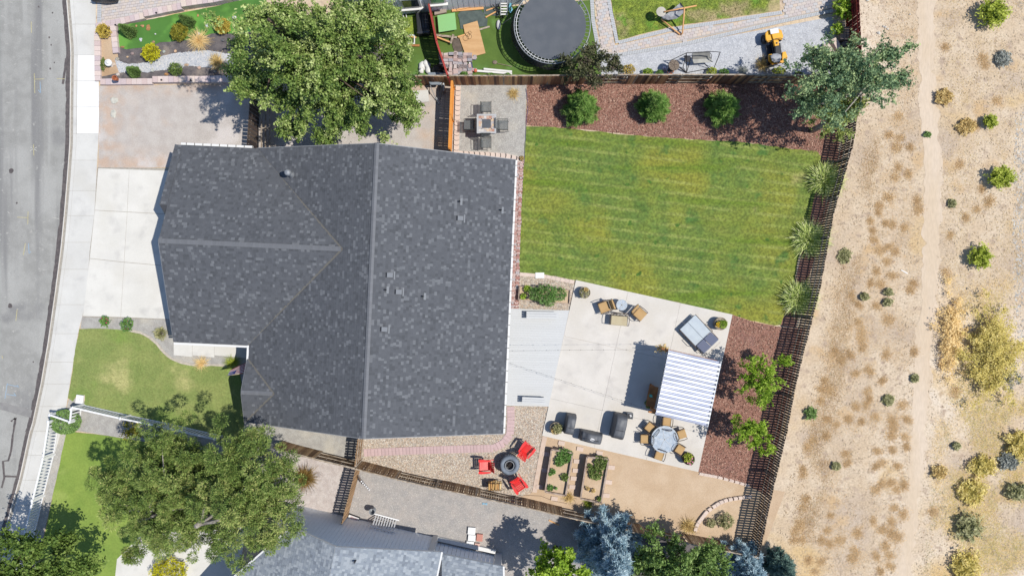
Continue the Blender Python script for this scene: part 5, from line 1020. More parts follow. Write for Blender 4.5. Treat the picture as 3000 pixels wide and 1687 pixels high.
# ---------------------------------------------------------------- deck, benches, patio things
m_comp = M('grey_composite', [A(226,227,226,.54)], rand=.02, fine=.02, fsc=14, rough=.7); m_blackm = M('black_metal', [A(40,40,46)], rough=.5)
dk = thing('deck', 'pale grey plank deck between the house and the concrete patio', 'deck', W(1560,1045)); O = dk.location
tl, tr, br, bl = W(1480,903), W(1667,909), W(1607,1189), W(1470,1186); nb = 40
for i in range(nb):
    a, c = tl.lerp(bl, i/nb), tr.lerp(br, i/nb); a2, c2 = tl.lerp(bl, (i+.985)/nb), tr.lerp(br, (i+.985)/nb); b = MB()
    b.prism([tuple((v-O)[:2]) for v in (a, c, c2, a2)], .1, .15); b.build('deck_plank', m_comp, dk)
b = MB(); q = [tuple((v-O)[:2]) for v in (tl.lerp(br,.01), tr.lerp(bl,.01), br.lerp(tl,.01), bl.lerp(tr,.01))]; b.prism(q, 0, .094); b.build('deck_base', M('dark_base', [A(176,178,182)]), dk)
def bench(label, px, py, L_, w, rz):
    g = thing('deck_bench', label, 'bench', W(px, py), rz, 'benches on the deck'); g.location.z = .15
    for k in range(3): b = MB(); b.box((0,-w/2+w*(k+.5)/3,.44),(L_,w/3-.012,.035)); b.build('seat_slat', m_comp, g)
    for s in (-1, 1): b = MB(); b.box((s*(L_/2-.12),0,.21),(.07,w-.05,.42)); b.build('leg', m_comp, g)
    b = MB(); b.box((0,0,.395),(L_-.2,.08,.05)); b.build('stretcher', m_comp, g)
bench('longer pale grey slatted bench at the upper edge of the deck', 1588, 922, 1.85, .42, R(-1)); bench('shorter pale grey slatted bench at the lower edge of the deck', 1563, 1168, 1.35, .38, R(-2))
# metal roofed bar
m_alu = M('corrugated_metal', [A(226,229,240,.62), A(204,210,228,.62)], sc=1.6, stretch=(.15,1,1), metal=.35, rough=.55, spec=.5, fine=.05, fsc=5, rand=.04); m_cedar = M('cedar', [A(196,136,84), A(164,110,68)], sc=4, fine=.1, fsc=14)
PZ = 2.35; pc = [W(1960,1024.6,PZ), W(2113,1059.5,PZ), W(2072,1256,PZ), W(1921,1214,PZ)]
pg = thing('bar_shelter', 'timber garden bar shelter under a shiny corrugated metal roof on the patio', 'shelter', Vector((pc[3].x, pc[3].y, .075))); O = pg.location
ux = (pc[1]-pc[0]).normalized(); uy = (pc[3]-pc[0]).normalized(); Lx = (pc[1]-pc[0]).length; Ly = (pc[3]-pc[0]).length
for sidx in range(4):
    b = MB(); n = 72; y0 = Ly*sidx/4-(.04 if sidx else 0); y1 = Ly*(sidx+1)/4; vs = []
    for i in range(n+1):
        t = y0+(y1-y0)*i/n; ph = t/.25*6.2832; h = -.105*max(0, math.sin(ph)+.12)/1.12 + (.004*sidx)
        for s in (-.02, Lx*.33, Lx*.66, Lx+.02): p = pc[0]-O+ux*s+uy*t; vs.append(Vector((p.x, p.y, PZ-.03+h-s*.02)))
    b.add(vs, [(i*4+k, i*4+k+1, (i+1)*4+k+1, (i+1)*4+k) for i in range(n) for k in range(3)]); o = b.build('roof_sheet', m_alu, pg); md = o.modifiers.new('solid', 'SOLIDIFY'); md.thickness = .006
for s in (0, Lx): b = MB(); b.beam(pc[0]-O+ux*s-uy*.03+Vector((0,0,-.06)), pc[0]-O+ux*s+uy*(Ly+.03)+Vector((0,0,-.06)), .05, .08); b.build('roof_edge', m_galv, pg)
for s, t in ((.06,.06),(Lx-.2,.2),(.06,Ly-.1),(Lx-.2,Ly-.2)): p = pc[0]-O+ux*s+uy*t; b = MB(); b.beam(Vector((p.x,p.y,0)), Vector((p.x,p.y,PZ-.3)), .14, .14); b.build('post', m_cedar, pg)
for t in (.03, Ly-.03):
    b = MB(); b.beam(pc[0]-O+ux*-.35+uy*t+Vector((0,0,-.34)), pc[0]-O+ux*(Lx-.1)+uy*t+Vector((0,0,-.34)), .09, .16); b.build('beam', m_cedar, pg)
for s in (.08, Lx*.5, Lx-.2): b = MB(); b.beam(pc[0]-O+ux*s+Vector((0,0,-.29)), pc[0]-O+ux*s+uy*Ly+Vector((0,0,-.29)), .09, .12); b.build('beam', m_cedar, pg)
for t0, t1, nm in ((Ly*.62, Ly-.2, 'bar_counter'),):
    p, q = pc[0]-O+ux*-.1+uy*t0, pc[0]-O+ux*-.1+uy*t1; b = MB(); b.beam(Vector((p.x,p.y,1.05)), Vector((q.x,q.y,1.05)), .5, .06); b.build(nm, m_cedar, pg); b = MB(); b.beam(Vector((p.x,p.y,.5)), Vector((q.x,q.y,.5)), .1, 1.0); b.build('bar_front', m_cedar, pg)
g = thing('drinks_fridge', 'small pale grey appliance under the lower edge of the metal roof', 'cooler', W(1921,1158,.9)); g.location.z = .075; b = MB(); b.box((0,0,.42),(.5,.75,.84),R(-12)); b.build('body', m_comp, g, bevel=.02); b = MB(); b.box((0,0,.86),(.52,.77,.04),R(-12)); b.build('lid', m_fas, g)
b = MB(); q = W(1908,1160,1.3); b.tube([(0,0,.7),(0,0,.4)], .01, 5); b.lathe([(.01,-.1),(.1,.0),(.1,.1),(.04,.32),(.01,.42)], 6); b.lathe([(.13,-.02),(.13,.0)], 8); o = b.build('bird_feeder', M('turquoise', [A(60,180,180)], rough=.3), None, (q.x,q.y,1.1)); tag(o, 'turquoise hanging bird feeder beside the metal roof', 'feeder')
g = thing('bar_plant', 'dark potted plant at the lower corner post of the metal roof', 'plant', W(1902,1183,.6)); g.location.z = .075; b = MB(); b.lathe([(.12,0),(.16,.3),(.14,.3),(.13,.26)], 12); b.build('pot', m_blackm, g); shrub('foliage', '', '', 0, 0, .24, .5, lf_dkveg, 350, .07, parent=g, loc=Vector((0,0,0)), z0=.25)
# string lights
def wire(label, a, c, n, sag):
    g = thing('string_lights', label, 'string lights', Vector((a.x, a.y, 0)), 0, 'string lights over the patio'); O = g.location; f = lambda t: a.lerp(c, t)-O+Vector((0,0,-sag*4*t*(1-t))); b = MB(); b.tube([f(i/16) for i in range(17)], .004, 4); b.build('cable', m_blackm, g)
    m_ = MB(); m_.lathe([(.012,0),(.013,-.03),(.02,-.05),(.016,-.07),(.003,-.08)], 8); me = m_.build('bulb', M('bulb', [A(70,70,76)], rough=.2), mesh_only=True)
    for i in range(n): inst(me, 'bulb', g, f((i+.5)/n))
wire('upper string of bulbs from the house eave to the upper corner of the metal roof', W(1484,1028,2.75), W(1953,1024,2.3), 14, .25); wire('lower string of bulbs from the house eave to the lower corner of the metal roof', W(1482,1060,2.75), W(1924,1208,2.3), 15, .25)
# half barrel planters
def planter(label, px, py, r, h, base=.075, mat=None):
    c = W(px, py, h); g = thing('barrel_planter', label, 'planter', (c.x, c.y, base)); b = MB()
    b.lathe([(r*.82,0),(r*.98,h*.5),(r,h),(r*.92,h),(r*.9,h-.06)], 20); b.build('tub', mat or M('barrel_wood', [A(180,168,150), A(140,128,112)], sc=8, fine=.15), g, smooth=False)
    for z in (.12, h-.1): b = MB(); b.lathe([(r*1.0,z),(r*1.01,z+.04)], 20, cap=False); b.build('hoop', m_blackm, g)
    b = MB(); b.lathe([(r*.9,h-.08),(.01,h-.05)], 16); b.build('soil', m_black, g); return g, r, h
def fill_(g, dx, dy, r, z, mat, n=500, sz=.05, h=.25, nm='foliage'):
    shrub(nm, '', '', 0, 0, r, h, mat, n, sz, parent=g, loc=Vector((dx, dy, 0)), z0=z)
g, r, h = planter('half barrel with mixed flowers at the top left corner of the patio', 1713, 857, .33, .42); fill_(g,0,-.05,.28,.36,lf_sage,500,.045); fill_(g,.05,.15,.13,.38,lf_tan,200,.05); flowers((0,-.05), 12, .24, .55, M('lilac_petal', [A(180,160,210)]), .02, g)
g, r, h = planter('half barrel with yellow flowers and a round green plant beside the lounger', 2111, 948, .37, .45); fill_(g,.12,-.02,.24,.38,lf_lime,900,.04); fill_(g,-.15,0,.16,.38,lf_dkveg,250,.05); flowers((-.18,-.05), 22, .16, .6, m_yelf, .035, g)
g, r, h = planter('half barrel with a pale bushy plant beside the smallest covered grill', 1629, 1254, .36, .45); fill_(g,.1,.02,.28,.38,lf_sage,700,.06,.4); fill_(g,-.1,-.1,.2,.38,lf_tan,300,.05)
g, r, h = planter('dark half barrel with pink roses at the lower right corner of the patio', 2017, 1343, .35, .45, mat=M('dark_barrel', [A(96,74,66)], fine=.1)); fill_(g,-.08,.12,.26,.38,lf_chart,600,.06,.35); fill_(g,.08,-.1,.22,.38,lf_dkveg,300,.06); flowers((.08,-.1), 10, .22, .62, M('rose_petal', [A(226,140,170)]), .055, g)
g = thing('small_pot', 'small dark bowl of dry plants at the end of the scalloped edging', 'planter', W(1528,466)); b = MB(); b.lathe([(.1,0),(.16,.18),(.14,.18)], 14); b.build('pot', m_blackm, g); fill_(g,.02,0,.13,.12,lf_tan,160,.04,.14)
# seating with tan cushions
m_cush = M('tan_cushion', [A(206,170,120), A(196,160,110)], sc=3, fine=.03, rough=.95, bump=.15, bsc=60); m_cushp = M('pale_cushion', [A(208,194,160), A(200,184,150)], sc=3, fine=.03, rough=.95); m_bronze = M('bronze_frame', [A(74,58,52)], rough=.45, metal=.3)
def armchair(label, px, py, face, w=.62, d=.6, cat='armchair', name='patio_armchair', cm=None, group=None, cover=True, lean=.5, bh=.95):
    """face: direction the sitter looks, survey degrees (0 right, 90 down)"""
    g = thing(name, label, cat, W(px, py, .4), R(-face-90+180), group); g.location.z = .075; cm = cm or m_cush   # local -Y = back
    for s in (-1, 1):
        for y in (-d/2, d/2): b = MB(); b.tube([(s*w/2,y,0),(s*w/2,y*.95,.42)], .018, 6); b.build('leg', m_bronze, g)
        b = MB(); b.tube([(s*(w/2+.03),d/2,.38),(s*(w/2+.04),d/2-.02,.62),(s*(w/2+.05),0,.65),(s*(w/2+.02),-d/2-.05,.62)], .02, 6); b.build('arm', m_bronze, g)
    b = MB(); b.tube([(-w/2,d/2,.38),(w/2,d/2,.38),(w/2,-d/2,.36),(-w/2,-d/2,.36)], .018, 6, closed=True); b.build('seat_frame', m_bronze, g)
    b = MB(); b.box((0,.02,.45),(w-.03,d,.13)); b.build('seat_cushion', cm, g, bevel=.045)
    b = MB(); top = Vector((0,-d/2-.08-lean*.35,bh)); b.tube([(-w/2,-d/2,.38),(-w/2,-d/2-.06-lean*.3,bh-.06),(-w*.25,top.y,bh+.02),(w*.25,top.y,bh+.02),(w/2,-d/2-.06-lean*.3,bh-.06),(w/2,-d/2,.38)], .018, 6)
    for k in range(5): x = -w*.36+k*w*.18; b.tube([(x,-d/2,.4),(x+.02,-d/2-.05-lean*.3,bh-.05)], .009, 4)
    for z in (.55,.7,.82): t = (z-.38)/(bh-.38); b.tube([(-w*.45,-d/2-(.06+lean*.3)*t,z),(0,-d/2-(.06+lean*.3)*t-.02,z+.03),(w*.45,-d/2-(.06+lean*.3)*t,z)], .008, 4)
    b.build('back_frame', m_bronze, g)
    if cover: b = MB(); b.box((0,-d/2-.04-lean*.16,.72),(w-.05,.11,.52),0,0,.5,-math.atan(lean*.55)*-1); b.build('back_cushion', cm, g, bevel=.04)
    return g
armchair('tan cushioned armchair left of the small round glass table', 1770, 899, -20, cm=m_cush); armchair('tan cushioned armchair right of the small round glass table, turned to face it', 1873, 919, 222, cm=m_cush)
armchair('two seat bronze garden loveseat with a pale cushion and open lattice back', 1813, 938, -85, w=1.0, d=.55, cat='loveseat', name='patio_loveseat', cm=m_cushp, cover=False, lean=.25, bh=.85)
def rtable(label, px, py, r, h, spokes, name='glass_table'):
    g = thing(name, label, 'table', W(px, py, h)); g.location.z = .075; b = MB(); b.lathe([(r,h-.0),(r,h+.008)], 40); b.build('glass_top', M('frosted_glass', [A(176,190,204,.6), A(196,206,216,.6)], sc=6, rough=.25, spec=.5, fine=.08, fsc=8), g)
    b = MB(); b.tube([(math.cos(a)*r, math.sin(a)*r, h-.0) for a in np.linspace(0,6.2832,33)[:-1]], .012, 6, closed=True); b.build('rim', m_comp, g)
    for k in range(spokes): a = 6.2832*k/spokes+.5; b = MB(); b.beam((0,0,h+.014),(math.cos(a)*r,math.sin(a)*r,h+.014), .022, .008); b.build('spoke', m_comp, g)
    for k in range(4): a = .8+1.5708*k; b = MB(); b.tube([(math.cos(a)*r*.6,math.sin(a)*r*.6,0),(math.cos(a)*r*.3,math.sin(a)*r*.3,h*.5),(math.cos(a)*r*.7,math.sin(a)*r*.7,h-.01)], .016, 6); b.build('leg', m_bronze, g)
    b = MB(); b.lathe([(.03,h+.01),(.02,h+.035)], 10); b.build('umbrella_plug', m_bronze, g); return g
rtable('small round glass side table between the tan cushioned chairs', 1821, 893, .31, .5, 5); rtable('large round frosted glass dining table with six lattice back chairs', 1946, 1286, .77, .73, 5)
for i, (dx, dy, l) in enumerate(((-58,-2,'leftmost tan lattice back dining chair at the large round glass table'),(-43,-35,'upper left tan lattice back dining chair at the large round glass table'),(6,-52,'tan dining chair at the top of the large round table, nearest the metal roof'),
        (49,-16,'right tan lattice back dining chair at the large round glass table'),(43,28,'lower right tan dining chair by the pink rose planter'),(-16,46,'bottom tan dining chair tucked under the large round glass table'))):
    armchair(l, 1946+dx, 1286+dy, math.degrees(math.atan2(-dy, -dx)), w=.52, d=.48, cat='dining chair', name='dining_chair', group='dining chairs round the glass table', lean=.3, cover=False, bh=.9)
# double chaise lounge
m_sling = M('grey_sling', [A(206,216,222), A(198,208,216)], sc=3, fine=.02, rough=.8); m_pill = M('slate_pillow', [A(128,134,156)], fine=.04, rough=.9)
c0, c1, c2, c3 = [W(1700+x*.1863, 840+y*.1863, .4) for x, y in ((1805,440),(2050,700),(1808,930),(1560,670))]; cc = (c0+c1+c2+c3)/4; ax = ((c1-c0)+(c2-c3)).normalized(); ay = Vector((-ax.y, ax.x, 0)); Lc = (c1-c0).length; Wc = (c3-c0).length
g = thing('double_lounger', 'double grey sun lounger with two slate blue head cushions on the patio', 'lounger', (cc.x, cc.y, .075), math.atan2(ax.y, ax.x))
b = MB(); b.box((0,0,.36),(Lc,Wc,.03)); 
for s in (-1, 1):
    b = MB(); b.box((0,s*Wc*.25,.37),(Lc,Wc*.5-.012,.05)); b.build('seat_sling', m_sling, g, bevel=.015); b = MB(); b.box((Lc/2+.3,s*Wc*.24,.52),(.62,Wc*.46,.09),0,0,.5,0,-.35); b.build('head_cushion', m_pill, g, bevel=.03)
    b = MB(); b.tube([(-Lc/2,s*(Wc/2+.02),.33),(Lc/2,s*(Wc/2+.02),.33),(Lc/2+.62,s*(Wc/2+.02),.33)], .022, 6); b.build('side_rail', m_bronze, g)
    b = MB(); b.tube([(Lc*.1,s*(Wc/2+.05),.33),(Lc*.15,s*(Wc/2+.06),.56),(Lc*.5,s*(Wc/2+.06),.56),(Lc*.55,s*(Wc/2+.04),.33)], .02, 6); b.build('arm', m_bronze, g)
    for x in (-Lc/2+.1, 0, Lc/2+.4): b = MB(); b.tube([(x,s*(Wc/2),0),(x,s*(Wc/2),.33)], .02, 6); b.build('leg', m_bronze, g)
b = MB(); b.tube([(Lc/2+.85,-Wc/2,.3),(Lc/2+.85,Wc/2,.3)], .014, 6); b.build('end_bar', M('pale_bar', [A(220,205,190)]), g)
# covered grills
m_cov = M('grill_cover', [A(104,107,112), A(90,93,99)], sc=2, fine=.05, rough=.55, spec=.35, bump=.4, bsc=5)
def grill(label, px, py, w, d, h, rz, logo=False, shelf=.0):
    g = thing('covered_grill', label, 'covered grill', W(px, py, h*.8), rz); g.location.z = .075; bm = bmesh.new(); bmesh.ops.create_cube(bm, size=1); bmesh.ops.subdivide_edges(bm, edges=bm.edges[:], cuts=7, use_grid_fill=True)
    for v in bm.verts:
        x, y, z = v.co*2; t = (z+1)/2; k = 1-.10*t; top = max(0, (t-.62)/.38); kk = 1-.22*top*top
        wx = w/2*k*(1-.10*top); wy = d/2*(1-.05*t)*kk; q = noise.noise(Vector((x*2.1+px, y*2.1, z*1.1)))*.05 + noise.noise(Vector((math.atan2(y,x)*3.5, z*.6, px)))*.045*(1-t*.5)
        hz = h*t - (.13*h if abs(x) > .62 and shelf else 0)*t - .05*top*(x*x*.6+y*y)
        v.co = Vector((x*wx*(1+q), y*wy*(1+q), max(0, hz+q*.6*(t > .9))))
    me = bpy.data.meshes.new('cover'); bm.to_mesh(me); bm.free(); me.materials.append(m_cov); me.polygons.foreach_set('use_smooth', [True]*len(me.polygons)); o = bpy.data.objects.new('cover', me); link(o, g); md = o.modifiers.new('s', 'SUBSURF'); md.levels = 1; md.render_levels = 1
    b = MB(); b.beam((-w*.3,-d*.1,h-.02),(w*.3,-d*.1,h-.02), .04, .035); b.build('seam', M('seam', [A(70,72,78)]), g)
    if logo:
        b = MB(); b.add([(math.cos(a)*.15, -.02+math.sin(a)*.075, h+.012-.02*abs(math.cos(a))) for a in np.linspace(0,6.2832,25)[:-1]], [list(range(24))]); lo = b.build('logo_patch', M('logo_white', [A(240,240,240)]), g)
        b = MB(); 
        for k in range(5): x = -.09+k*.045; b.tube([(x-.015,-.035,h+.02),(x,-.01,h+.022),(x+.015,-.035,h+.02)], .006, 4)
        b.build('logo_mark', m_blackm, lo)
    for s in (-1, 1): b = MB(); b.lathe([(.05,0),(.05,.04)], 10, (s*w*.38,-d*.3,0)); b.build('castor', m_blackm, g)
grill('tall narrow covered grill beside the pale bushy barrel planter', 1671, 1245, .6, 1.15, 1.1, R(-12)); grill('wide covered grill with a white oval logo, above the garden beds', 1733, 1283, 1.35, .62, 1.0, R(-12), True, .1); grill('largest covered grill left of the round dining table', 1816, 1251, .78, 1.45, 1.15, R(-12))
g = thing('cooler', 'small silver square cooler between the largest covered grill and dining table', 'cooler', W(1846,1218,.4), R(-5)); g.location.z = .075; b = MB(); b.box((0,0,.19),(.38,.36,.38)); b.build('body', m_galv, g, bevel=.05); b = MB(); b.box((0,0,.39),(.3,.28,.02)); b.build('lid_panel', m_blackm, g, bevel=.03); b = MB(); b.box((.02,.03,.41),(.1,.14,.03),.5); b.build('handle', m_comp, g)
# ---- rock bed: red chairs, tyre fire pit, firewood
m_redp = M('red_plastic', [A(244,50,48,.62), A(232,60,56,.62)], sc=2, rough=.45, spec=.4)
def adirondack(label, px, py, face):
    g = thing('adirondack_chair', label, 'garden chair', W(px, py, .35), R(-face-90+180), 'red slatted garden chairs')
    for k in range(6): b = MB(); b.box((0,.24-k*.085,.36-k*.022),(.5,.075,.02),0,0,.5,.26); b.build('seat_slat', m_redp, g)
    for k in range(6):
        x = (k-2.5)*.085; b = MB(); b.beam((x*.8,-.2,.24),(x*1.25,-.55,.9-abs(k-2.5)*.035), .074, .018); b.build('back_slat', m_redp, g)
    for s in (-1, 1):
        b = MB(); b.prism([(s*.26,.34),(s*.40,.36),(s*.42,.1),(s*.36,-.34),(s*.29,-.34),(s*.28,0)], .52, .545); b.build('arm', m_redp, g)
        b = MB(); b.box((s*.31,.28,.26),(.04,.12,.52)); b.build('leg', m_redp, g); b = MB(); b.beam((s*.29,.3,.34),(s*.29,-.5,.04), .03, .12); b.build('side_rail', m_redp, g)
    b = MB(); b.beam((-.3,-.36,.5),(.3,-.36,.5), .06, .03); b.build('back_brace', m_redp, g); b = MB(); b.beam((-.29,.31,.3),(.29,.31,.3), .03, .12); b.build('front_board', m_redp, g)
adirondack('red slatted garden chair left of the tyre fire pit, facing right', 1421, 1360, 0); adirondack('red slatted garden chair at the upper right of the tyre fire pit', 1543, 1312, 128); adirondack('red slatted garden chair at the lower right of the tyre fire pit', 1521, 1415, 236)
g = thing('tyre_fire_pit', 'round fire pit made from a grey tractor tyre between the red chairs', 'fire pit', W(1493,1358,.35)); m_tyre = M('grey_rubber', [A(136,146,158), A(118,128,140)], sc=3, fine=.08, rough=.8)
b = MB(); b.lathe([(.30,.05),(.28,.25),(.34,.38),(.46,.42),(.55,.36),(.57,.2),(.55,.04),(.45,0)], 36, cap=False); b.build('tyre', m_tyre, g, smooth=True)
m_ = MB(); m_.box((.57,0,.12),(.05,.06,.2)); me = m_.build('tread_lug', m_tyre, mesh_only=True)
for k in range(26): inst(me, 'tread_lug', g, (0,0,0), (0,0,6.2832*k/26))
b = MB(); b.lathe([(.25,.1),(.25,.4),(.27,.42),(.24,.42),(.23,.12),(.01,.1)], 28, cap=False); b.build('steel_ring', m_galv, g); b = MB(); b.lathe([(.22,.14),(.01,.18)], 14); b.build('ash', M('ash', [A(70,66,66)]), g)
for k in range(3): b = MB(); b.tube([(-.15+.1*k,-.12,.2),(.05+.05*k,.14,.26)], .035, 6); b.build('charred_log', M('charcoal', [A(50,44,42)]), g)
g = thing('firewood_rack', 'round wire rack piled with split pale firewood below the red chair', 'firewood', W(1450,1418,.25)); m_fw = M('split_wood', [A(226,190,128)], rcols=[A(232,198,140), A(214,172,110), A(196,148,90), A(240,212,160)], fine=.1)
for k in range(22):
    x = (k % 6-2.5)*.13+random.uniform(-.02,.02); z = .1+.11*(k//6); b = MB(); b.prism([(-.055,-.04),(.055,-.045),(.04,.05),(-.04,.05)], -.2, .2); o = b.build('log', m_fw, g); o.location = (x, random.uniform(-.08,.08), z); o.rotation_euler = (R(90), random.uniform(-.3,.3), random.uniform(-.12,.12))
for y in (-.2,.2): b = MB(); b.tube([(math.cos(a)*.5, y, .3+math.sin(a)*.3) for a in np.linspace(0,6.2832,20)[:-1]], .014, 5, closed=True); b.build('wire_hoop', m_blackm, g)
# ---- raised beds
m_bedw = M('bed_board', [A(196,176,160), A(160,140,126)], sc=4, fine=.1, fsc=12, rand=.05)
def bed(label, cor, h, ww=.09, z0=0, cat='garden bed', name='raised_bed', soil=None):
    P = [W(x, y, h) for x, y in cor]; c = sum(P, Vector())/4; g = thing(name, label, cat, (c.x, c.y, 0)); O = Vector((c.x, c.y, 0)); P = [Vector((p.x, p.y, 0))-O for p in P]
    for a, d in zip(P, P[1:]+P[:1]):
        for k in range(3): b = MB(); b.beam(a+Vector((0,0,h*(k+.5)/3)), d+Vector((0,0,h*(k+.5)/3)), .04, h/3-.008); b.build('board', m_bedw, g)
        b = MB(); b.beam(a+Vector((0,0,h+.012)), d+Vector((0,0,h+.012)), ww, .025); b.build('cap_board', m_bedw, g)
    b = MB(); b.prism([tuple((p*.97)[:2]) for p in P], 0, h*.72); b.build('soil', soil or m_dirt, g); return g, h*.72, O
g, z, O = bed('left raised wooden garden bed with tomato vines beside the rock bed', [(1616,1316),(1678,1327),(1657,1451),(1597,1440)], .55)
def vg(px, py, r, n, mat, h=.3, sz=.07): q = W(px, py, .5)-O; fill_(g, q.x, q.y, r, z-.03, mat, n, sz, h)
for a in ((1655,1335,.42,900,lf_veg),(1640,1350,.3,400,lf_veg),(1620,1380,.16,140,lf_veg),(1655,1397,.22,260,lf_dkveg),(1612,1428,.17,200,lf_veg),(1628,1428,.08,50,lf_veg),(1612,1387,.1,70,lf_veg)): vg(*a)
g, z, O = bed('right raised wooden garden bed with dark leafy squash below the covered grills', [(1720,1338),(1783,1345),(1761,1472),(1701,1460)], .55)
for a in ((1760,1355,.4,700,lf_dkveg),(1745,1385,.4,800,lf_dkveg),(1728,1365,.15,100,lf_dkveg),(1755,1460,.13,120,lf_dkveg),(1722,1430,.12,60,lf_tan),(1738,1436,.12,60,lf_tan)): vg(*a)
g, z, O = bed('low pink-edged planter bed filled with a feathery shrub beside the deck', [(1522,839),(1671,849),(1668,890),(1519,878)], .3, .06)
for a in ((1600,862,.6,2600,lf_veg,.9,.045),(1568,860,.4,1200,lf_veg,.7,.045),(1640,862,.4,1100,lf_veg,.6,.045),(1610,880,.36,800,lf_veg,.7,.045),(1545,846,.2,260,lf_lime,.3,.06),(1533,868,.18,220,lf_lime,.3,.06)): vg(a[0],a[1],a[2],a[3],a[4],a[5],a[6])
# stepping stones round the beds
m_step = M('stepping_stone', [A(226,204,188)], rand=.05, fine=.05, fsc=12)
for i, (x, y, an) in enumerate(((1645,1297,-10),(1699,1314,-10),(1756,1326,-8),(1600,1329,-5),(1690,1350,-5),(1687,1377,-3),(1681,1400,-5),(1677,1425,-3),(1791,1368,-6),(1783,1411,-6),(1776,1450,-4),(1596,1376,-5),(1580,1425,-3),(1624,1459,-8))):
    b = MB(); q = W(x, y); b.box((0,0,.02),(.38,.24,.06),R(an)); o = b.build('stepping_stone', m_step, None, (q.x,q.y,.02))
    tag(o, ['stepping stone above the left garden bed','stepping stone between the grill and the gap of the two garden beds','stepping stone above the right garden bed','uppermost stepping stone left of the left garden bed','first stepping stone from the top between the two garden beds','second stepping stone from the top between the two garden beds','third stepping stone from the top between the two garden beds','lowest stepping stone between the two garden beds','upper stepping stone right of the right garden bed','middle stepping stone right of the right garden bed','lower stepping stone right of the right garden bed','middle stepping stone left of the left garden bed','lowest stepping stone left of the left garden bed','rust stained stepping stone below the left garden bed'][i], 'paver', 'stepping stones round the garden beds')
b = MB(); b.tube([W(x,y,.02) for x,y in ((1500,1453),(1550,1450),(1585,1452),(1620,1466),(1660,1474))], .012, 5); tag(b.build('garden_hose', M('brown_hose', [A(110,86,76)])), 'thin dark drip hose snaking over the dirt beside the board fence', 'hose')
b = MB(); q = W(1581,807); b.box((0,0,.03),(.52,.34,.05)); tag(b.build('white_slab', m_new, None, (q.x,q.y,.04), bevel=.02), 'pale rectangular slab at the lower edge of the back lawn', 'slab')
# ---- fire table set
FX, FY = 1426.5, 370.7; g = thing('fire_table', 'square stone-topped fire table on the grey gravel with four mesh chairs', 'fire table', W(FX, FY, .6)); m_stn = M('table_stone', [A(214,190,176)], rcols=[A(214,180,160), A(196,150,130), A(222,216,208), A(200,190,186), A(226,200,170)], fine=.06)
b = MB(); b.box((0,0,.29),(.9,.9,.58)); b.build('base', M('dark_base', []), g)
for (cx, cy, sx, sy) in ((0,.5,1.1,.1),(0,-.5,1.1,.1),(.5,0,.1,.9),(-.5,0,.1,.9)): b = MB(); b.box((cx,cy,.62),(sx,sy,.06)); b.build('table_rim', M('grey_rim', [A(196,196,196)], fine=.04), g)
for i in range(6):
    for j in range(6):
        if 1 <= i <= 4 and 1 <= j <= 4 and (1 < i < 4 or 1 < j < 4 or True) and not (i in (0,5) or j in (0,5)) and (2 <= i <= 3 or 2 <= j <= 3 or True):
            if 1 <= i <= 4 and 1 <= j <= 4: continue
        b = MB(); b.box((-.375+i*.15,-.375+j*.15,.618),(.145,.145,.05)); b.build('stone_tile', m_stn, g)
for k in range(4):
    for t in (-.19,-.06,.06,.19): a = k*1.5708; c = Vector((math.cos(a)*.275-math.sin(a)*t, math.sin(a)*.275+math.cos(a)*t, .618)); b = MB(); b.box(c,(.06 if k%2==0 else .12,.12 if k%2==0 else .06,.05)); b.build('stone_tile', m_stn, g)
b = MB(); b.box((0,0,.63),(.5,.5,.05)); b.build('burner_cover', M('burner', [A(96,100,106)], fine=.08, fsc=8), g)
m_mesh = M('grey_mesh', [A(126,130,130)], alpha=.55, rough=.8)
for dx, dy, f, l in ((-52,1,0,'grey mesh chair left of the square fire table'),(48,1,180,'grey mesh chair right of the square fire table'),(-2,-52,90,'grey mesh chair above the square fire table'),(-2,53,-90,'grey mesh chair below the square fire table')):
    g = thing('mesh_chair', l, 'chair', W(FX+dx, FY+dy, .4), R(-f-90+180), 'mesh chairs round the fire table'); w, d = .56, .54; F_ = M('chair_frame', [A(70,74,74)], rough=.5)
    b = MB(); b.box((0,0,.42),(w-.04,d,.015)); b.build('seat', m_mesh, g); b = MB(); b.box((0,-d/2-.1,.7),(w-.04,.015,.55),0,0,.5,.28); b.build('backrest', m_mesh, g)
    b = MB(); b.tube([(-w/2,d/2,.42),(w/2,d/2,.42),(w/2,-d/2,.42),(-w/2,-d/2,.42)], .016, 6, closed=True); b.tube([(-w/2,-d/2,.42),(-w/2,-d/2-.17,.98),(w/2,-d/2-.17,.98),(w/2,-d/2,.42)], .016, 6); b.build('frame', F_, g)
    for s in (-1, 1):
        b = MB(); b.tube([(s*w/2,d/2,.03),(s*(w/2+.02),d/2,.62),(s*(w/2+.02),-d/2-.06,.64)], .016, 6); b.build('arm', F_, g); b = MB(); b.tube([(s*w/2,d/2+.05,.02),(s*w/2,-d/2-.1,.02)], .016, 6); b.build('foot_rail', F_, g); b = MB(); b.tube([(s*w/2,-d/2,.42),(s*w/2,-d/2-.05,.02)], .016, 6); b.build('leg', F_, g)
b = MB(); b.tube([W(x,y,.03) for x,y in ((1540,260),(1545,290),(1546,320),(1542,350),(1540,400),(1537,450),(1536,466))], .014, 6); tag(b.build('garden_hose', M('blue_hose', [A(110,110,150)])), 'thin blue-grey hose along the edge of the mulch bed and lawn', 'hose')
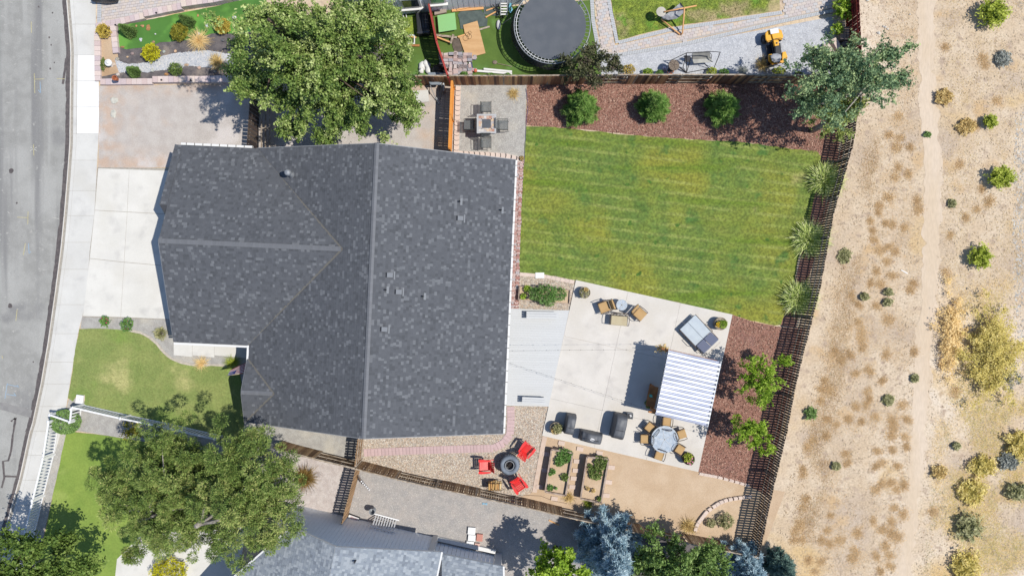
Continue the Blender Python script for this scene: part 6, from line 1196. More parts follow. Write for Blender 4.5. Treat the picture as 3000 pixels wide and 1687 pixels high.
# ---- trampoline
m_tr = M('trampoline_mat', [A(96,101,108), A(104,108,114)], sc=1.5, fine=.03, rough=.8); TX, TY, TH = 1612, 92, .85
g = thing('trampoline', 'large round trampoline with a dark mat beside the plum tree', 'trampoline', W(TX+3, TY, TH)); rr = 1.9
b = MB(); b.lathe([(rr,TH),(rr*.5,TH-.015),(.01,TH-.02)], 48, cap=False); b.build('mat', m_tr, g)
b = MB(); b.tube([(math.cos(a)*2.14, math.sin(a)*2.14, TH) for a in np.linspace(0,6.2832,49)[:-1]], .028, 8, closed=True); b.build('frame_ring', m_galv, g, smooth=True)
m_ = MB(); m_.tube([(rr-.02,0,TH),(2.14,0,TH)], .016, 5); me = m_.build('spring', m_galv, mesh_only=True)
for k in range(60): inst(me, 'spring', g, (0,0,0), (0,0,6.2832*k/60))
for k in range(6): a = .4+1.0472*k; b = MB(); b.tube([(math.cos(a)*2.14,math.sin(a)*2.14,TH),(math.cos(a)*2.2,math.sin(a)*2.2,.02),(math.cos(a+.35)*2.2,math.sin(a+.35)*2.2,.02),(math.cos(a+.35)*2.14,math.sin(a+.35)*2.14,TH)], .024, 6); b.build('leg', m_galv, g)
b = MB(); al = np.linspace(2.4, 5.5, 30); vs = []
for a in al: vs += [(math.cos(a)*2.16, math.sin(a)*2.16, TH), (math.cos(a)*2.32, math.sin(a)*2.32, .3+.1*math.sin(a*9))]
b.add(vs, [(2*i, 2*i+1, 2*i+3, 2*i+2) for i in range(29)]); b.build('fallen_net', M('black_net', [A(46,46,52)], alpha=.8), g); b = MB(); b.tube([(math.cos(a)*2.02, math.sin(a)*2.02, TH+.03) for a in np.linspace(2.7,5.0,24)], .02, 6); b.build('net_rail', m_fas, g)
# ---- canvas hammock on a bent wood frame
g = thing('hammock_stand', 'grey canvas hanging lounger on an orange wooden frame, lying on the patchy lawn', 'hammock', W(1985,60)); O = g.location; m_lw = M('light_wood', [A(236,180,120)], rough=.5)
def gp(t, z): return WT(1,3,*t,z)-O
for pts in ([((1500,195),.3),((1690,350),.1)], [((1700,352),.1),((1715,335),.15),((1735,75),1.2)], [((1530,122),.9),((1855,60),.7)]): b = MB(); b.tube([gp(*p) for p in pts], .045, 8); b.build('frame_bar', m_lw, g, smooth=True)
cv = M('grey_canvas', [A(186,188,192), A(150,152,158)], sc=3, fine=.06); top_ = [(1690,20),(1740,90),(1730,130),(1660,190),(1570,205),(1530,180)]; bot_ = [(1720,10),(1660,60),(1600,110),(1560,140),(1530,150),(1500,170)]
b = MB(); vs = []
for k, (p, q) in enumerate(zip(top_, bot_)): a, c = gp(p, .55), gp(q, .75); vs += [a, a.lerp(c,.5)+Vector((0,0,-.22)), c]
b.add(vs, [(3*i+j, 3*i+j+1, 3*i+j+4, 3*i+j+3) for i in range(5) for j in range(2)]); b.build('canvas', cv, g)
b = MB(); c = gp((1500,122),.8); b.lathe([(.28,.0),(.28,.03),(.05,.06)], 24, c); b.build('canopy_disc', M('pale_disc', [A(206,200,186)]), g); b = MB(); b.tube([gp((1440,190),.5), gp((1510,150),.8)], .02); b.build('strut', m_blackm, g)
# ---- garden swing frame
g = thing('garden_swing', 'grey two seat garden swing lying skewed in its thin black frame on white gravel', 'swing', W(2045,185)); O = g.location
P_ = {k: WT(1,3,x,y,z)-O for k, (x,y,z) in dict(a=(1600,608,.05),b=(1755,735,.05),c=(1755,535,1.6),d=(1800,580,1.6),e=(2095,528,1.55),f=(2010,520,1.6),g=(2030,690,.05),h=(1985,690,.05),i=(1720,680,.1),j=(1930,640,.4)).items()}
for q in (('a','c'),('a','b'),('c','b'),('c','f'),('f','e'),('e','g'),('d','b'),('b','h'),('c','i'),('i','b'),('j','h')): b = MB(); b.tube([P_[q[0]], P_[q[1]]], .022, 6); b.build('frame_bar', m_blackm, g)
def quad(pts, zs, mat, nm, gg, th=.03): b = MB(); V_ = [WT(1,3,x,y,z)-O for (x,y),z in zip(pts,zs)]; b.add(V_+[v-Vector((0,0,th)) for v in V_], [(0,1,2,3),(7,6,5,4),(0,4,5,1),(1,5,6,2),(2,6,7,3),(3,7,4,0)]); b.build(nm, mat, gg)
m_sw = M('swing_sling', [A(196,196,190), A(176,176,172)], sc=3); quad([(1815,600),(2000,590),(2025,625),(1830,640)], (.55,.55,.5,.5), m_sw, 'seat', g); quad([(1820,535),(1990,530),(2000,590),(1812,598)], (1.0,1.0,.56,.56), m_sw, 'backrest', g)
quad([(1730,560),(1795,565),(1795,625),(1740,622)], (.9,.9,.5,.5), M('dark_sling', [A(110,112,118)]), 'side_panel', g); b = MB(); b.tube([WT(1,3,x,y,.7)-O for x,y in ((1815,600),(1810,545),(1850,530),(1990,530),(2010,560),(2000,600))], .02, 6); b.build('seat_frame', m_blackm, g)
g = thing('wicker_table', 'round brown wicker table beside the garden swing', 'table', WT(1,3,1612,680,.4)); b = MB(); b.lathe([(.32,.38),(.3,.42),(.01,.43)], 24); b.build('top', M('wicker', [A(150,136,120), A(120,106,94)], sc=20, fine=.2, fsc=30), g)
for k in range(5): a = k*1.2566; b = MB(); b.beam((0,0,.435),(math.cos(a)*.3,math.sin(a)*.3,.43), .015, .01); b.build('rib', m_bronze, g)
b = MB(); b.lathe([(.22,0),(.14,.2),(.24,.38)], 16); b.build('base', m_bronze, g)
g = thing('turquoise_pot', 'pot with turquoise and purple flowers at the foot of the wicker table', 'planter', WT(1,3,1585,728,.2)); b = MB(); b.lathe([(.14,0),(.2,.28),(.17,.28)], 16); b.build('pot', M('terracotta', [A(196,120,84)], fine=.08), g); fill_(g,0,0,.17,.2,leafm('teal_leaf', (50,110,110), (80,140,140), (110,90,130)),240,.05,.14)
b = MB(); b.blob((0,0,.13),(.13,.13,.13),2,.02); q = WT(1,3,1527,700); tag(b.build('garden_ball', M('lilac_ball', [A(206,198,220)], rough=.3), None, q, smooth=True), 'pale lilac ball on the white gravel by the wicker table', 'ball')
# ---- yellow quad bike
g = thing('quad_bike', 'bright yellow quad bike with a cloth on its seat on the white gravel', 'quad bike', W(2261,148), R(100)); m_yp = M('yellow_plastic', [A(252,186,40,.62), A(240,168,30,.62)], sc=2, rough=.35, spec=.5); m_bp = M('black_plastic', [A(48,50,56)], rough=.5)
# local +X = front (pointing up in the photograph)
for x, y, r in ((.62,.44,.27),(.62,-.44,.27),(-.62,.42,.28),(-.62,-.42,.28)):
    bb = MB(); bb.lathe([(.1,-.1),(r*.85,-.11),(r,-.07),(r,.07),(r*.85,.11),(.1,.1)], 24, cap=False); w_ = bb.build('wheel', M('tyre_rubber', [A(52,52,56)], rough=.8), g, smooth=False); w_.location = (x,y,r); w_.rotation_euler = (R(90),0,0); bb = MB(); bb.lathe([(.01,-.08),(.12,-.07),(.12,.07),(.01,.08)], 16); bb.build('rim', m_galv, w_)
def plate(nm, outl, z, th, mat, mi=None, bev=.03): b = MB(); b.prism(outl, z-th, z); return b.build(nm, mat, g, bevel=bev)
plate('front_fender', [(.98,-.3),(1.0,.3),(.85,.48),(.5,.52),(.3,.42),(.4,.16),(.4,-.16),(.3,-.42),(.5,-.52),(.85,-.48)], .66, .1, m_yp); plate('hood', [(.9,-.2),(.9,.2),(.25,.12),(.25,-.12)], .76, .16, m_yp)
plate('front_rack', [(.98,-.24),(.98,.24),(.7,.24),(.7,-.24)], .8, .02, m_fas, bev=0); plate('fuel_tank', [(.3,-.15),(.3,.15),(-.02,.13),(-.02,-.13)], .8, .2, m_yp); plate('body', [(.5,-.16),(.5,.16),(-.7,.16),(-.7,-.16)], .5, .34, m_bp)
plate('seat', [(0,-.13),(0,.13),(-.5,.19),(-.78,.17),(-.78,-.17),(-.5,-.19)], .8, .16, m_bp, bev=.05); plate('rear_fender', [(-.38,-.3),(-.38,-.5),(-.72,-.56),(-1.0,-.4),(-1.0,.4),(-.72,.56),(-.38,.5),(-.38,.3),(-.62,.24),(-.85,.2),(-.85,-.2),(-.62,-.24)], .66, .1, m_yp)
for s in (-1,1): plate('foot_well', [(.25,s*.18),(.25,s*.44),(-.32,s*.42),(-.32,s*.18)][::s], .3, .05, m_bp, bev=.01)
b = MB(); b.tube([(.2,-.42,.95),(.32,-.2,.98),(.35,0,.95),(.32,.2,.98),(.2,.42,.95)], .018, 6); b.build('handlebar', m_bp, g); b = MB(); b.lathe([(.05,.8),(.05,.83)], 12, (.13,0,0)); b.build('fuel_cap', m_bp, g); b = MB(); b.box((-1.02,0,.5),(.06,.5,.08)); b.build('rear_bar', M('white_blue', [A(220,220,240)]), g)
for s in (-1,1): b = MB(); b.blob((.97,s*.2,.6),(.05,.08,.06),1,0); b.build('headlight', m_fas, g)
b = MB(); V_, F_ = ico(2); b.blob((0,0,0),(.3,.25,.07),3,.25,9); q = b.build('seat_cloth', cv, None, None, smooth=True); wq = W(2273,172,.84); q.location = (wq.x,wq.y,.86); tag(q, 'crumpled grey cloth lying on the seat of the yellow quad bike', 'cloth')
# ---- things by the dark red fence
g = thing('wooden_crate', 'wooden planter box with a white tray beside the dark red fence', 'crate', WT(1,4,780,365)); 
for k in range(6): b = MB(); b.box((-.42+k*.165,0,.42),(.15,.75,.03)); b.build('slat', m_bedw, g)
for y in (-.37,.37): b = MB(); b.box((0,y,.21),(1.0,.03,.4)); b.build('side_board', m_bedw, g)
for x in (-.48,.48): b = MB(); b.box((x,0,.21),(.03,.72,.4)); b.build('end_board', m_bedw, g)
b = MB(); b.box((0,0,.02),(.26,.32,.05)); b.box((0,0,.05),(.14,.18,.02),.2); q = WT(1,4,822,340); tag(b.build('white_tray', m_fas, None, (q.x,q.y,.45), R(-8)), 'small white tray standing on the wooden crate by the dark red fence', 'tray')
g = thing('terracotta_jar', 'dark round jar at the end of the pink block seat wall', 'pot', WT(1,4,745,465)); b = MB(); b.lathe([(.12,0),(.2,.2),(.14,.38),(.16,.42),(.12,.42)], 18); b.build('jar', M('grey_jar', [A(120,112,108)]), g)
# ---- clutter of the northern side yard
g = thing('black_storage_bin', 'big shiny black plastic bin lying beside the leaning red fence', 'bin', WT(1,2,1690,265)); O = g.location; b = MB(); b.box((0,0,.25),(.75,1.25,.5),R(5)); b.build('tub', m_bp, g, bevel=.05)
for k in range(3): b = MB(); b.box((-.16+.16*k,.1,.51),(.05,.8,.03),R(5)); b.build('ridge', M('shiny_black', [A(70,72,78)], rough=.2, spec=.6), g)
for y in (-.55,.55): b = MB(); b.box((0,y,.5),(.7,.06,.05),R(5)); b.build('rim', M('shiny_black', []), g)
def flat(nm, label, cat, tile, z, th, mat, bev=0, r=1, c=2): P = [WT(r,c,*t) for t in tile]; cc_ = sum(P, Vector())/len(P); b = MB(); b.prism([tuple((p-cc_)[:2]) for p in P], -th, 0); o = b.build(nm, mat, None, (cc_.x,cc_.y,z), bevel=bev); return tag(o, label, cat)
flat('green_panel', 'flat pale green square panel on trestles beside the red fence', 'board', [(1830,180),(2005,152),(2022,320),(1845,348)], .32, .04, M('mint_panel', [A(150,208,136)], rough=.5)); flat('plywood_sheet', 'sheet of pale plywood on the turf with wire coils on it', 'plywood', [(2085,262),(2228,220),(2310,545),(2120,595),(2045,385),(2105,365)], .12, .02, M('plywood', [A(226,184,134), A(214,170,120)], sc=2, fine=.05, stretch=(.3,2,1,.3)))
flat('dark_tarp', 'dark green-grey tarp spread beside the plywood sheet', 'tarp', [(2030,155),(2060,120),(2270,110),(2330,200),(2325,270),(2130,285),(2060,300),(2045,200)], .06, .03, M('dark_tarp', [A(98,110,106), A(84,96,94)], sc=3, fine=.05)); flat('dark_tarp', 'small dark mat under the black ladder by the north house', 'mat', [(2290,60),(2400,50),(2460,110),(2440,170),(2290,150)], .05, .02, M('dark_tarp', []))
flat('brown_tarp', 'brown cloth heap on the turf beside the plywood sheet', 'cloth', [(1985,395),(2040,390),(2085,520),(2020,530),(1990,510),(1975,460)], .06, .03, M('brown_cloth', [A(118,106,94), A(100,90,80)], sc=4, fine=.08)); flat('grey_box', 'flat brown cardboard box against the north house wall', 'box', [(1795,85),(1915,85),(1920,140),(1800,165)], .2, .2, M('cardboard', [A(176,162,148)]))
b = MB()
for (x,y,r) in ((2130,350,.12),(2145,370,.14),(2110,385,.16),(2150,330,.09)): c = WT(1,2,x,y,.14); b.tube([c+Vector((math.cos(a)*r, math.sin(a)*r, .01*math.sin(a*3))) for a in np.linspace(0,6.2832,20)[:-1]], .006, 4, closed=True)
tag(b.build('wire_coil', m_bronze), 'loose coils of thin wire lying on the plywood sheet', 'wire')
for i, (a, c, w, m_, l, z) in enumerate((((1970,110),(2290,85),.14,m_lw,'orange timber plank along the north house wall',.1),((2020,100),(2250,50),.08,m_lw,'thin orange timber leaning by the north house wall',.16),((2315,110),(2400,80),.07,m_lw,'short orange stick on the dark mat',.1),((2310,178),(2430,112),.07,m_lw,'orange stick crossing the dark mat edge',.12),
        ((2250,300),(2350,270),.1,m_rail,'pale board under the tarp corner by the plywood',.08),((1810,355),(2020,380),.12,m_rail,'pale board below the mint green panel',.2),((1820,375),(1950,425),.08,m_lw,'narrow tan board crossing below the mint green panel',.24),((1960,440),(1985,350),.12,m_rail,'short pale board standing crosswise below the green panel',.28),
        ((1490,355),(1612,380),.1,m_lw,'orange board left of the black bin',.08),((1180,455),(1645,460),.12,m_cedar,'long cedar board under the big tree branches',.08),((2190,712),(2575,742),.12,m_fas,'long white board beside the brown fence near the trampoline',.1),((2290,695),(2575,722),.1,m_fas,'second long white board beside the brown fence',.16),((2030,375),(2110,350),.1,m_lw,'short tan board touching the plywood corner',.1))):
    p, q = WT(1,2,*a,z), WT(1,2,*c,z); mid = (p+q)/2; b = MB(); b.beam(p-mid, q-mid, w, .04); tag(b.build('timber_plank', m_, None, mid), l, 'plank', 'loose boards in the side yard')
g = thing('paver_pile', 'untidy pile of grey and pink paving blocks beside the leaning red fence', 'paver pile', WT(1,2,2010,650)); m_pb = M('block_pile', [A(190,180,178)], rcols=[A(190,182,184), A(206,184,178), A(170,168,174), A(212,200,194), A(186,160,152)], fine=.06); m_ = MB(); m_.box((0,0,.04),(.27,.17,.08)); me = m_.build('paver', m_pb, mesh_only=True)
for k in range(150):
    u, v = random.random(), random.random(); lay = random.choice((0,0,1,1,2)); q = Vector((-1.0+2.0*u, -.72+1.35*v - .1*u, .02+lay*.085)); inst(me, 'paver', g, (round(q.x/.28)*.28+random.uniform(-.02,.02), round(q.y/.18)*.18+random.uniform(-.02,.02), q.z), (0,0,random.choice((0,0,0,1.57,.2))+random.uniform(-.12,.12)))
b = MB(); b.blob((0,0,.12),(.12,.12,.12),2,.0); tag(b.build('basketball', M('orange_ball', [A(220,120,90)], fine=.05), None, WT(1,2,2207,718), smooth=True), 'orange ball beside the long white boards at the brown fence', 'ball')
b = MB(); b.lathe([(.1,0),(.12,.3),(.1,.34)], 14); b.build
g = thing('paint_can', 'blue and white striped can with a red lid beside the paver pile', 'can', WT(1,2,2160,675)); b = MB(); b.box((0,.05,.1),(.22,.3,.18),.2); b.build('can_body', M('blue_white', [A(70,80,120)]), g, bevel=.02); b = MB(); b.box((-.02,.06,.2),(.08,.3,.02),.2); b.build('stripe', m_fas, g); b = MB(); b.box((.02,-.22,.1),(.2,.2,.2),.1); b.build('red_lid', M('red_plastic', []), g)
g = thing('white_shovel', 'white scoop with a long grey handle beside the trampoline', 'shovel', WT(1,2,2440,260)); O = g.location; b = MB(); b.tube([WT(1,2,2475,245,.15)-O, WT(1,2,2560,185,.9)-O], .02, 6); b.build('handle', m_galv, g); b = MB(); b.blob((0,0,.12),(.13,.3,.07),2,.1,3); b.build('scoop', m_comp, g, smooth=True)
g = thing('long_shovel', 'round shovel with a long pale handle lying on the turf', 'shovel', WT(1,2,2403,632)); O = g.location; b = MB(); b.tube([WT(1,2,2430,640,.06)-O, WT(1,2,2575,672,.06)-O], .02, 6); b.build('handle', m_rail, g); b = MB(); b.blob((0,0,.05),(.15,.12,.03),2,.1,3); b.build('blade', M('wicker', []), g)
g = thing('black_ladder', 'black folding ladder lying beside the north house wall', 'ladder', WT(1,2,2390,60)); O = g.location
for o_ in (0, 70): b = MB(); b.tube([WT(1,2,2350+o_,0,.3)-O, WT(1,2,2470+o_*.2,180,.2)-O], .025, 6); b.build('stile', m_blackm, g)
for k in range(6): t = (k+.5)/6; p = WT(1,2,2350,0,.3).lerp(WT(1,2,2470,180,.2), t)-O; q = WT(1,2,2420,0,.3).lerp(WT(1,2,2484,180,.2), t)-O; b = MB(); b.tube([p, q], .018, 6); b.build('rung', m_blackm, g)
g = thing('white_rack', 'white metal slatted rack standing between the ladder and the trampoline', 'rack', WT(1,2,2495,75)); 
for k in range(9): b = MB(); b.box((0,-.62+k*.155,.5),(.36,.07,.03)); b.build('slat', m_fas, g)
for s in (-1,1): b = MB(); b.box((s*.19,0,.5),(.04,1.4,.05)); b.build('side_rail', m_galv, g)
for s in (-1,1):
    for t in (-1,1): b = MB(); b.box((s*.19,t*.6,.25),(.04,.04,.5)); b.build('leg', m_galv, g)
b = MB(); b.tube([WT(1,2,x,y,.2) for x,y in ((2540,20),(2560,60),(2575,100),(2560,130),(2545,110),(2550,60),(2570,30))], .05, 8); tag(b.build('blue_tube', M('sky_blue', [A(120,190,214)], rough=.4), None, None, smooth=True), 'coiled light blue pool tube beside the trampoline frame', 'tube')
b = MB(); b.blob((0,0,.13),(.13,.13,.13),2,0); tag(b.build('teal_ball', M('teal_ball', [A(120,190,200)], rough=.4), None, WT(1,2,2268,58,.0), smooth=True), 'small teal ball by the planks at the north house wall', 'ball')
g = thing('satellite_dish', 'grey oval satellite dish standing beside the north house wall', 'satellite dish', WT(1,2,1305,150)); b = MB(); b.lathe([(.32,.0),(.2,-.06),(.01,-.09)], 24, cap=False); o = b.build('dish', M('dish_grey', [A(170,178,186)], rough=.4), g, smooth=True); o.location = (0,.1,1.0); o.rotation_euler = (R(35),0,R(-10)); b = MB(); b.tube([(0,0,0),(0,.05,.95)], .025, 6); b.build('mast', m_galv, g)
g = thing('meter_cabinet', 'white utility meter cabinet with pipes on the north house wall', 'cabinet', WT(1,2,1490,95)); b = MB(); b.box((0,0,.9),(.42,.25,.9)); b.build('box', m_fas, g, bevel=.02); b = MB(); b.lathe([(.09,0),(.09,.1),(.05,.14)], 14, (0,-.15,1.0)); b.build('meter', m_galv, g)
for s in (-.08,.1): b = MB(); b.tube([(s,-.08,.45),(s+.05,-.5,.05)], .03, 6); b.build('pipe', m_fas, g)
for i, x in enumerate((1556, 1605)): b = MB(); b.box((0,0,.45),(.2,.2,.35)); tag(b.build('wall_box', m_fas, None, WT(1,2,x,130), bevel=.02), ['left one of two small white boxes on the north house wall','right one of two small white boxes on the north house wall'][i], 'box', 'small white wall boxes')
g = thing('window_frames', 'row of white window frames lying in the dark gravel under the tree', 'window frames', WT(1,2,1450,405))
for k in range(5):
    f_ = MB(); x = -1.0+k*.42; 
    for (cx,cy,sx,sy) in ((0,.24,.4,.07),(0,-.24,.4,.07),(.17,0,.06,.42),(-.17,0,.06,.42)): f_.box((x+cx,cy,.08),(sx,sy,.06))
    f_.build('frame', m_fas, g)
g = thing('white_bags', 'heap of white plastic sacks in the dark corner by the brown fence', 'sacks', WT(1,2,1710,690))
for i, (x, y, r) in enumerate(((-.2,.1,.2),(.1,.15,.18),(-.25,-.15,.16),(.15,-.1,.2),(.0,.3,.14))): b = MB(); b.blob((x,y,.1),(r,r*1.2,.12),2,.4,i); b.build('sack', m_fas, g, smooth=True)
g = thing('fire_bowl', 'round brown covered bowl in the corner by the leaning red fence', 'bowl', WT(1,2,1835,725)); b = MB(); b.lathe([(.1,0),(.3,.2),(.34,.34),(.2,.44),(.02,.48)], 22); b.build('bowl', M('brown_cover', [A(70,60,56)], rough=.6), g, smooth=True); b = MB(); b.box((-.1,.05,.42),(.2,.03,.02),.3); b.build('strap', m_fas, g)
g = thing('grey_wheelbarrow', 'grey plastic wheelbarrow stood upright with its handles down, by the orange fence', 'wheelbarrow', WT(1,2,1818,850)); b = MB(); b.prism([(-.44,.5),(.44,.5),(.43,0),(.3,-.22),(-.3,-.22),(-.43,0)], .6, .66); b.build('tray', M('grey_tub', [A(150,160,170), A(136,146,156)], sc=2, rough=.4), g, bevel=.04)
for s in (-1,1): b = MB(); b.tube([(s*.35,-.15,.55),(s*.12+.1,-.95,.1)], .022, 6); b.build('handle', m_galv, g); b = MB(); b.tube([(s*.4,.3,.6),(s*.42,-.6,.02)], .02, 6); b.build('leg', m_blackm, g)
b = MB(); b.prism([(.4,.3),(.48,.3),(.5,-.5),(.42,-.6)], .1, .6); b.build('side_panel', m_comp, g); b = MB(); b.blob((.1,-1.0,.12),(.08,.25,.08),2,.1,3,rz=.5); b.build('grip', m_comp, g)
b = MB(); b.box((0,0,.04),(.9,.7,.1),R(4)); tag(b.build('concrete_pad', m_walk, None, WT(1,2,1660,975)), 'pale concrete pad half hidden under the big tree', 'slab')
# ---- planter ornaments and rocks
g = thing('stone_lantern', 'white round stacked garden lantern in the planter beside the sidewalk', 'ornament', W(317,184,.4)); g.location.z = .05; b = MB(); b.lathe([(.14,0),(.1,.1),(.14,.2),(.21,.32),(.2,.37),(.1,.4)], 20); b.build('bowl', m_fas, g, smooth=False); b = MB(); b.lathe([(.1,.4),(.09,.45),(.04,.5),(.01,.52)], 16); b.build('cap', m_fas, g)
g = thing('clay_pot', 'empty orange clay pot on the corner of the block wall', 'pot', W(349,236,.45)); b = MB(); b.lathe([(.1,.2),(.14,.42),(.15,.48),(.12,.48),(.1,.24),(.01,.23)], 20, cap=False); b.build('pot', M('terracotta', [A(196,120,84)], fine=.08), g)
ROCKS = [(1500,288,.11,.16,(196,150,104),'tall tan triangular rock on the bright turf'),(1440,270,.10,.07,(208,160,120),'small tan rock left of the triangular rock'),(1380,270,.05,.07,(206,164,120),'tiniest tan rock on the turf left end'),(1425,407,.08,.1,(228,232,236),'white oval rock on the turf'),(1570,350,.05,.04,(234,234,234),'small white rock on the turf below the triangular rock'),
 (1318,380,.11,.1,(180,150,126),'brown rock at the foot of the left cone shrub'),(1240,480,.12,.05,(186,146,108),'long brown rock at the turf edge near the block divider'),(1550,430,.09,.08,(180,152,126),'brown rock above the bright yellow shrub'),(1340,548,.1,.08,(176,156,152),'mauve grey rock left of the bright yellow shrub'),(1655,525,.09,.09,(188,194,186),'pale green-grey rock right of the bright yellow shrub'),
 (1770,522,.08,.09,(230,196,164),'peach coloured rock in the dark gravel'),(1190,600,.1,.1,(186,180,168),'grey rock beside the block divider end'),(1540,712,.1,.1,(208,208,200),'pale rock in the creek above the block wall'),(1682,752,.12,.09,(208,158,108),'orange rock beside the dark green low shrub'),(2090,265,.1,.09,(222,230,236),'bluish white rock between the two gold shrubs'),
 (2363,183,.13,.09,(232,232,232),'white wedge shaped rock on the turf near the tree'),(2000,350,.14,.1,(222,214,204),'large pale rock behind the dry grass clump'),(2545,207,.12,.11,(226,226,224),'white rock in the tree shade on the turf'),(1997,165,.05,.08,(226,168,122),'small orange rock on the turf right of the rear cone shrub'),(2145,235,.06,.06,(190,160,130),'small brown rock left of the golden shrub'),
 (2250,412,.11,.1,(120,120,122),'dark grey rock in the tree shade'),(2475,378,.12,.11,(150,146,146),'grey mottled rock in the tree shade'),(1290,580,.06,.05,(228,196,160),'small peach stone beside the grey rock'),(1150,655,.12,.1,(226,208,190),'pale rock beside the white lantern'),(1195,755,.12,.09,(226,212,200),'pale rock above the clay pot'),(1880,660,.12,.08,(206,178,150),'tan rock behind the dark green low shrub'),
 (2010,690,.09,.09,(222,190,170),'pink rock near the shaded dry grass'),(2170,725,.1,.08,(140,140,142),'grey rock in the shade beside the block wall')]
m_rock = {}
for i, (x, y, rx, ry, c, l) in enumerate(ROCKS):
    b = MB(); b.blob((0,0,.02),(rx*1.05, ry*1.05, min(rx,ry)*.8),2,.28,i*1.7,flat=-.3); q = WT(1,1,x,y); tag(b.build('garden_rock', M('rock_%02x%02x%02x' % c, [A(*c), A(*[max(0,v-22) for v in c])], sc=9, fine=.1, fsc=20), None, (q.x,q.y,.07)), l, 'rock', 'rocks of the front planter')
for i, (x, y) in enumerate(((1150,1010),(1140,1150))): b = MB(); b.blob((0,0,.0),(.24-.06*i,.22,.07),2,.3,i+40,flat=-.2); q = WT(1,1,x,y); tag(b.build('flat_stone', M('flat_stone', [A(222,218,204), A(206,204,192)], sc=8), None, (q.x,q.y,.01)), ['upper flat pale stone on the gravel parking','lower flat pale stone on the gravel parking'][i], 'rock')
b = MB(); b.tube([WT(1,1,x,y,.08) for x,y in ((2470,240),(2510,260),(2515,290),(2480,300),(2460,270),(2480,245),(2516,300),(2480,330),(2410,345),(2393,400),(2410,460))], .012, 5); tag(b.build('garden_hose', M('green_hose', [A(60,150,110)])), 'thin green hose curling over the planter turf edge', 'hose')
# ---- odds and ends
b = MB(); b.box((0,0,.06),(.42,.52,.12),R(-8)); o = b.build('utility_pad', m_new, None, W(236,1169), bevel=.01); tag(o, 'white concrete utility pad at the corner of the front lawn', 'utility box'); b = MB(); b.lathe([(.02,.12),(.02,.13)], 8); b.build('pad_bolt', m_blackm, o)
b = MB(); b.lathe([(.16,0),(.18,.42),(.16,.42),(.15,.05),(.01,.04)], 20, cap=False); tag(b.build('grey_bucket', M('bucket_grey', [A(176,180,184)]), None, W(1094,1492,.3)), 'round grey bucket above the loose white picket panel', 'bucket')
g = thing('sale_sign', 'upside down white sign with red lettering lying by the slatted fence', 'sign', W(1036,1519), R(-20)); g.location.z = .03; b = MB(); b.box((0,0,.1),(.66,.5,.16)); b.build('frame', M('dark_frame', [A(80,76,80)]), g, bevel=.01); b = MB(); b.box((0,0,.19),(.62,.46,.02)); b.build('face', m_fas, g)
def text(s, par, size, loc, rz, mat):
    cu = bpy.data.curves.new('lettering', 'FONT'); cu.body = s; cu.size = size; cu.extrude = .002; cu.align_x = 'CENTER'; cu.align_y = 'CENTER'; cu.materials.append(mat); q = bpy.data.objects.new('t', cu); COL.objects.link(q); bpy.context.view_layer.update(); me = bpy.data.meshes.new_from_object(q); bpy.data.objects.remove(q); return inst(me, 'lettering', par, loc, (0,0,rz))
m_rtx = M('red_letter', [A(170,40,70)]); text('HOME', g, .19, (.02,-.11,.205), R(180), m_rtx); text('FOR', g, .08, (0,.02,.205), R(180), M('dark_letter', [A(90,90,100)])); text('LEASE', g, .16, (.02,.13,.205), R(180), m_rtx)
for i, (x, y, w, d, m_, l) in enumerate(((2170,985,.44,.42,m_new,'topmost white paving block beside the south house wing'),(2172,1055,.44,.36,m_new,'middle white paving block beside the south house wing'),(2155,1115,.44,.3,m_new,'lowest white paving block beside the south house wing'),(2250,1052,.36,.42,M('salmon_block', [A(214,150,134)]),'salmon pink paving block right of the white ones'),(2225,1125,.3,.2,M('pale_salmon', [A(226,190,176)]),'small pale pink block below the salmon one'))):
    b = MB(); b.box((0,0,.1),(w,d,.16),R(-5)); tag(b.build('loose_block', m_, None, WT(4,2,x,y), bevel=.015), l, 'block', 'loose blocks by the south house')
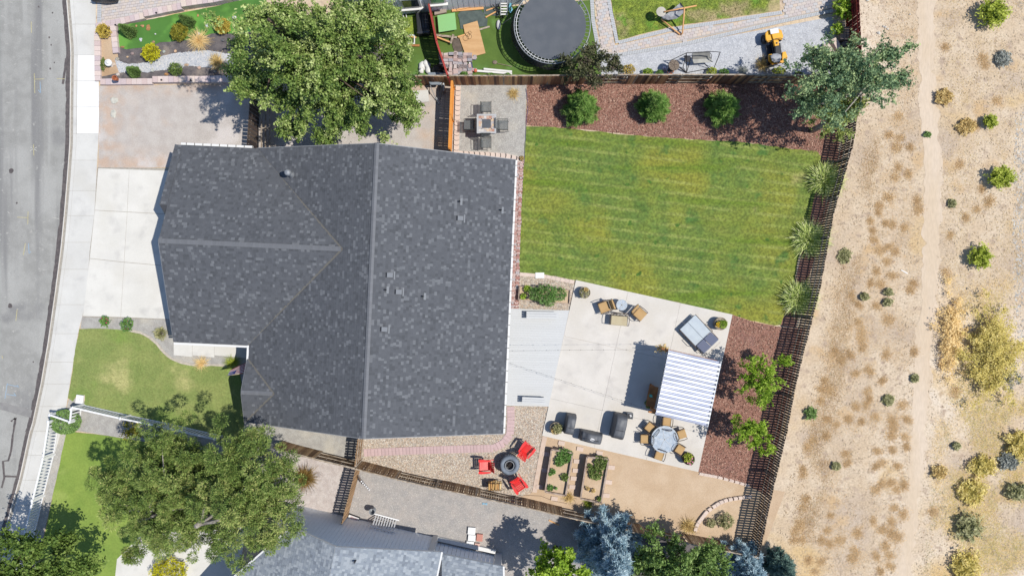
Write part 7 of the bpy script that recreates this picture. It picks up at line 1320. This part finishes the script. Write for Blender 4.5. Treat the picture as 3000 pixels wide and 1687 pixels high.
b = MB(); b.prism([(-.14,-.06),(0,-.02),(.14,-.07),(.14,.07),(0,.03),(-.14,.06)], 0, .03); tag(b.build('blue_dog_toy', M('toy_blue', [A(150,196,222)]), None, WT(4,2,2302,720,.02), R(-5)), 'small light blue bow shaped toy on the neighbour gravel', 'toy')
b = MB(); b.beam(WT(4,3,370,885,.03)-WT(4,3,420,905,0), WT(4,3,475,935,.03)-WT(4,3,420,905,0), .08, .03); tag(b.build('orange_board', m_lw, None, WT(4,3,420,905,0)), 'short orange board on the shaded neighbour gravel', 'plank')
b = MB(); b.beam((-.5,.12,.02),(-.1,-.1,.02), .05, .02); tag(b.build('white_stick', m_fas, None, WT(2,4,1420,1285)), 'short white stick on the sand beside the dirt track', 'stick')
# parked car reaching in at the top edge
g = thing('parked_car', 'dark rear end of a parked car at the top edge of the paver driveway', 'car', W(320,-44), R(90)); m_car = M('car_paint', [A(60,62,72)], rough=.25, spec=.6)
bm = bmesh.new(); bmesh.ops.create_cube(bm, size=1); bmesh.ops.subdivide_edges(bm, edges=bm.edges[:], cuts=5, use_grid_fill=True)
for v in bm.verts:
    x, y, z = v.co*2; k = 1-.18*max(0, z)*abs(y)**2; v.co = Vector((x*1.15*(1-.06*z)*(1-.08*y*y), y*.78*(1-.16*max(0,abs(x)-.6)/.4)*k, .62+z*.38-.1*max(0,z)*(x*x)))
me = bpy.data.meshes.new('body'); bm.to_mesh(me); bm.free(); me.materials.append(m_car); me.polygons.foreach_set('use_smooth', [True]*len(me.polygons)); link(bpy.data.objects.new('body', me), g)
b = MB(); b.box((.3,0,1.15),(1.3,1.25,.36)); b.build('cabin', m_car, g, bevel=.12); b = MB(); b.box((-.42,0,1.12),(.06,1.05,.28),0,0,.5,0,.5); b.build('rear_window', m_glass, g, bevel=.01)
for s in (-1,1): b = MB(); b.lathe([(.1,-.1),(.31,-.1),(.31,.1),(.1,.1)], 20, cap=True); o = b.build('wheel', M('tyre_rubber', []), g); o.location = (-.55,s*.7,.31); o.rotation_euler = (R(90),0,0); b = MB(); b.box((-1.08,s*.5,.75),(.06,.25,.12)); b.build('tail_light', M('red_plastic', []), g)
b = MB(); b.box((-1.12,0,.45),(.1,1.4,.18)); b.build('bumper', m_bp, g, bevel=.03)
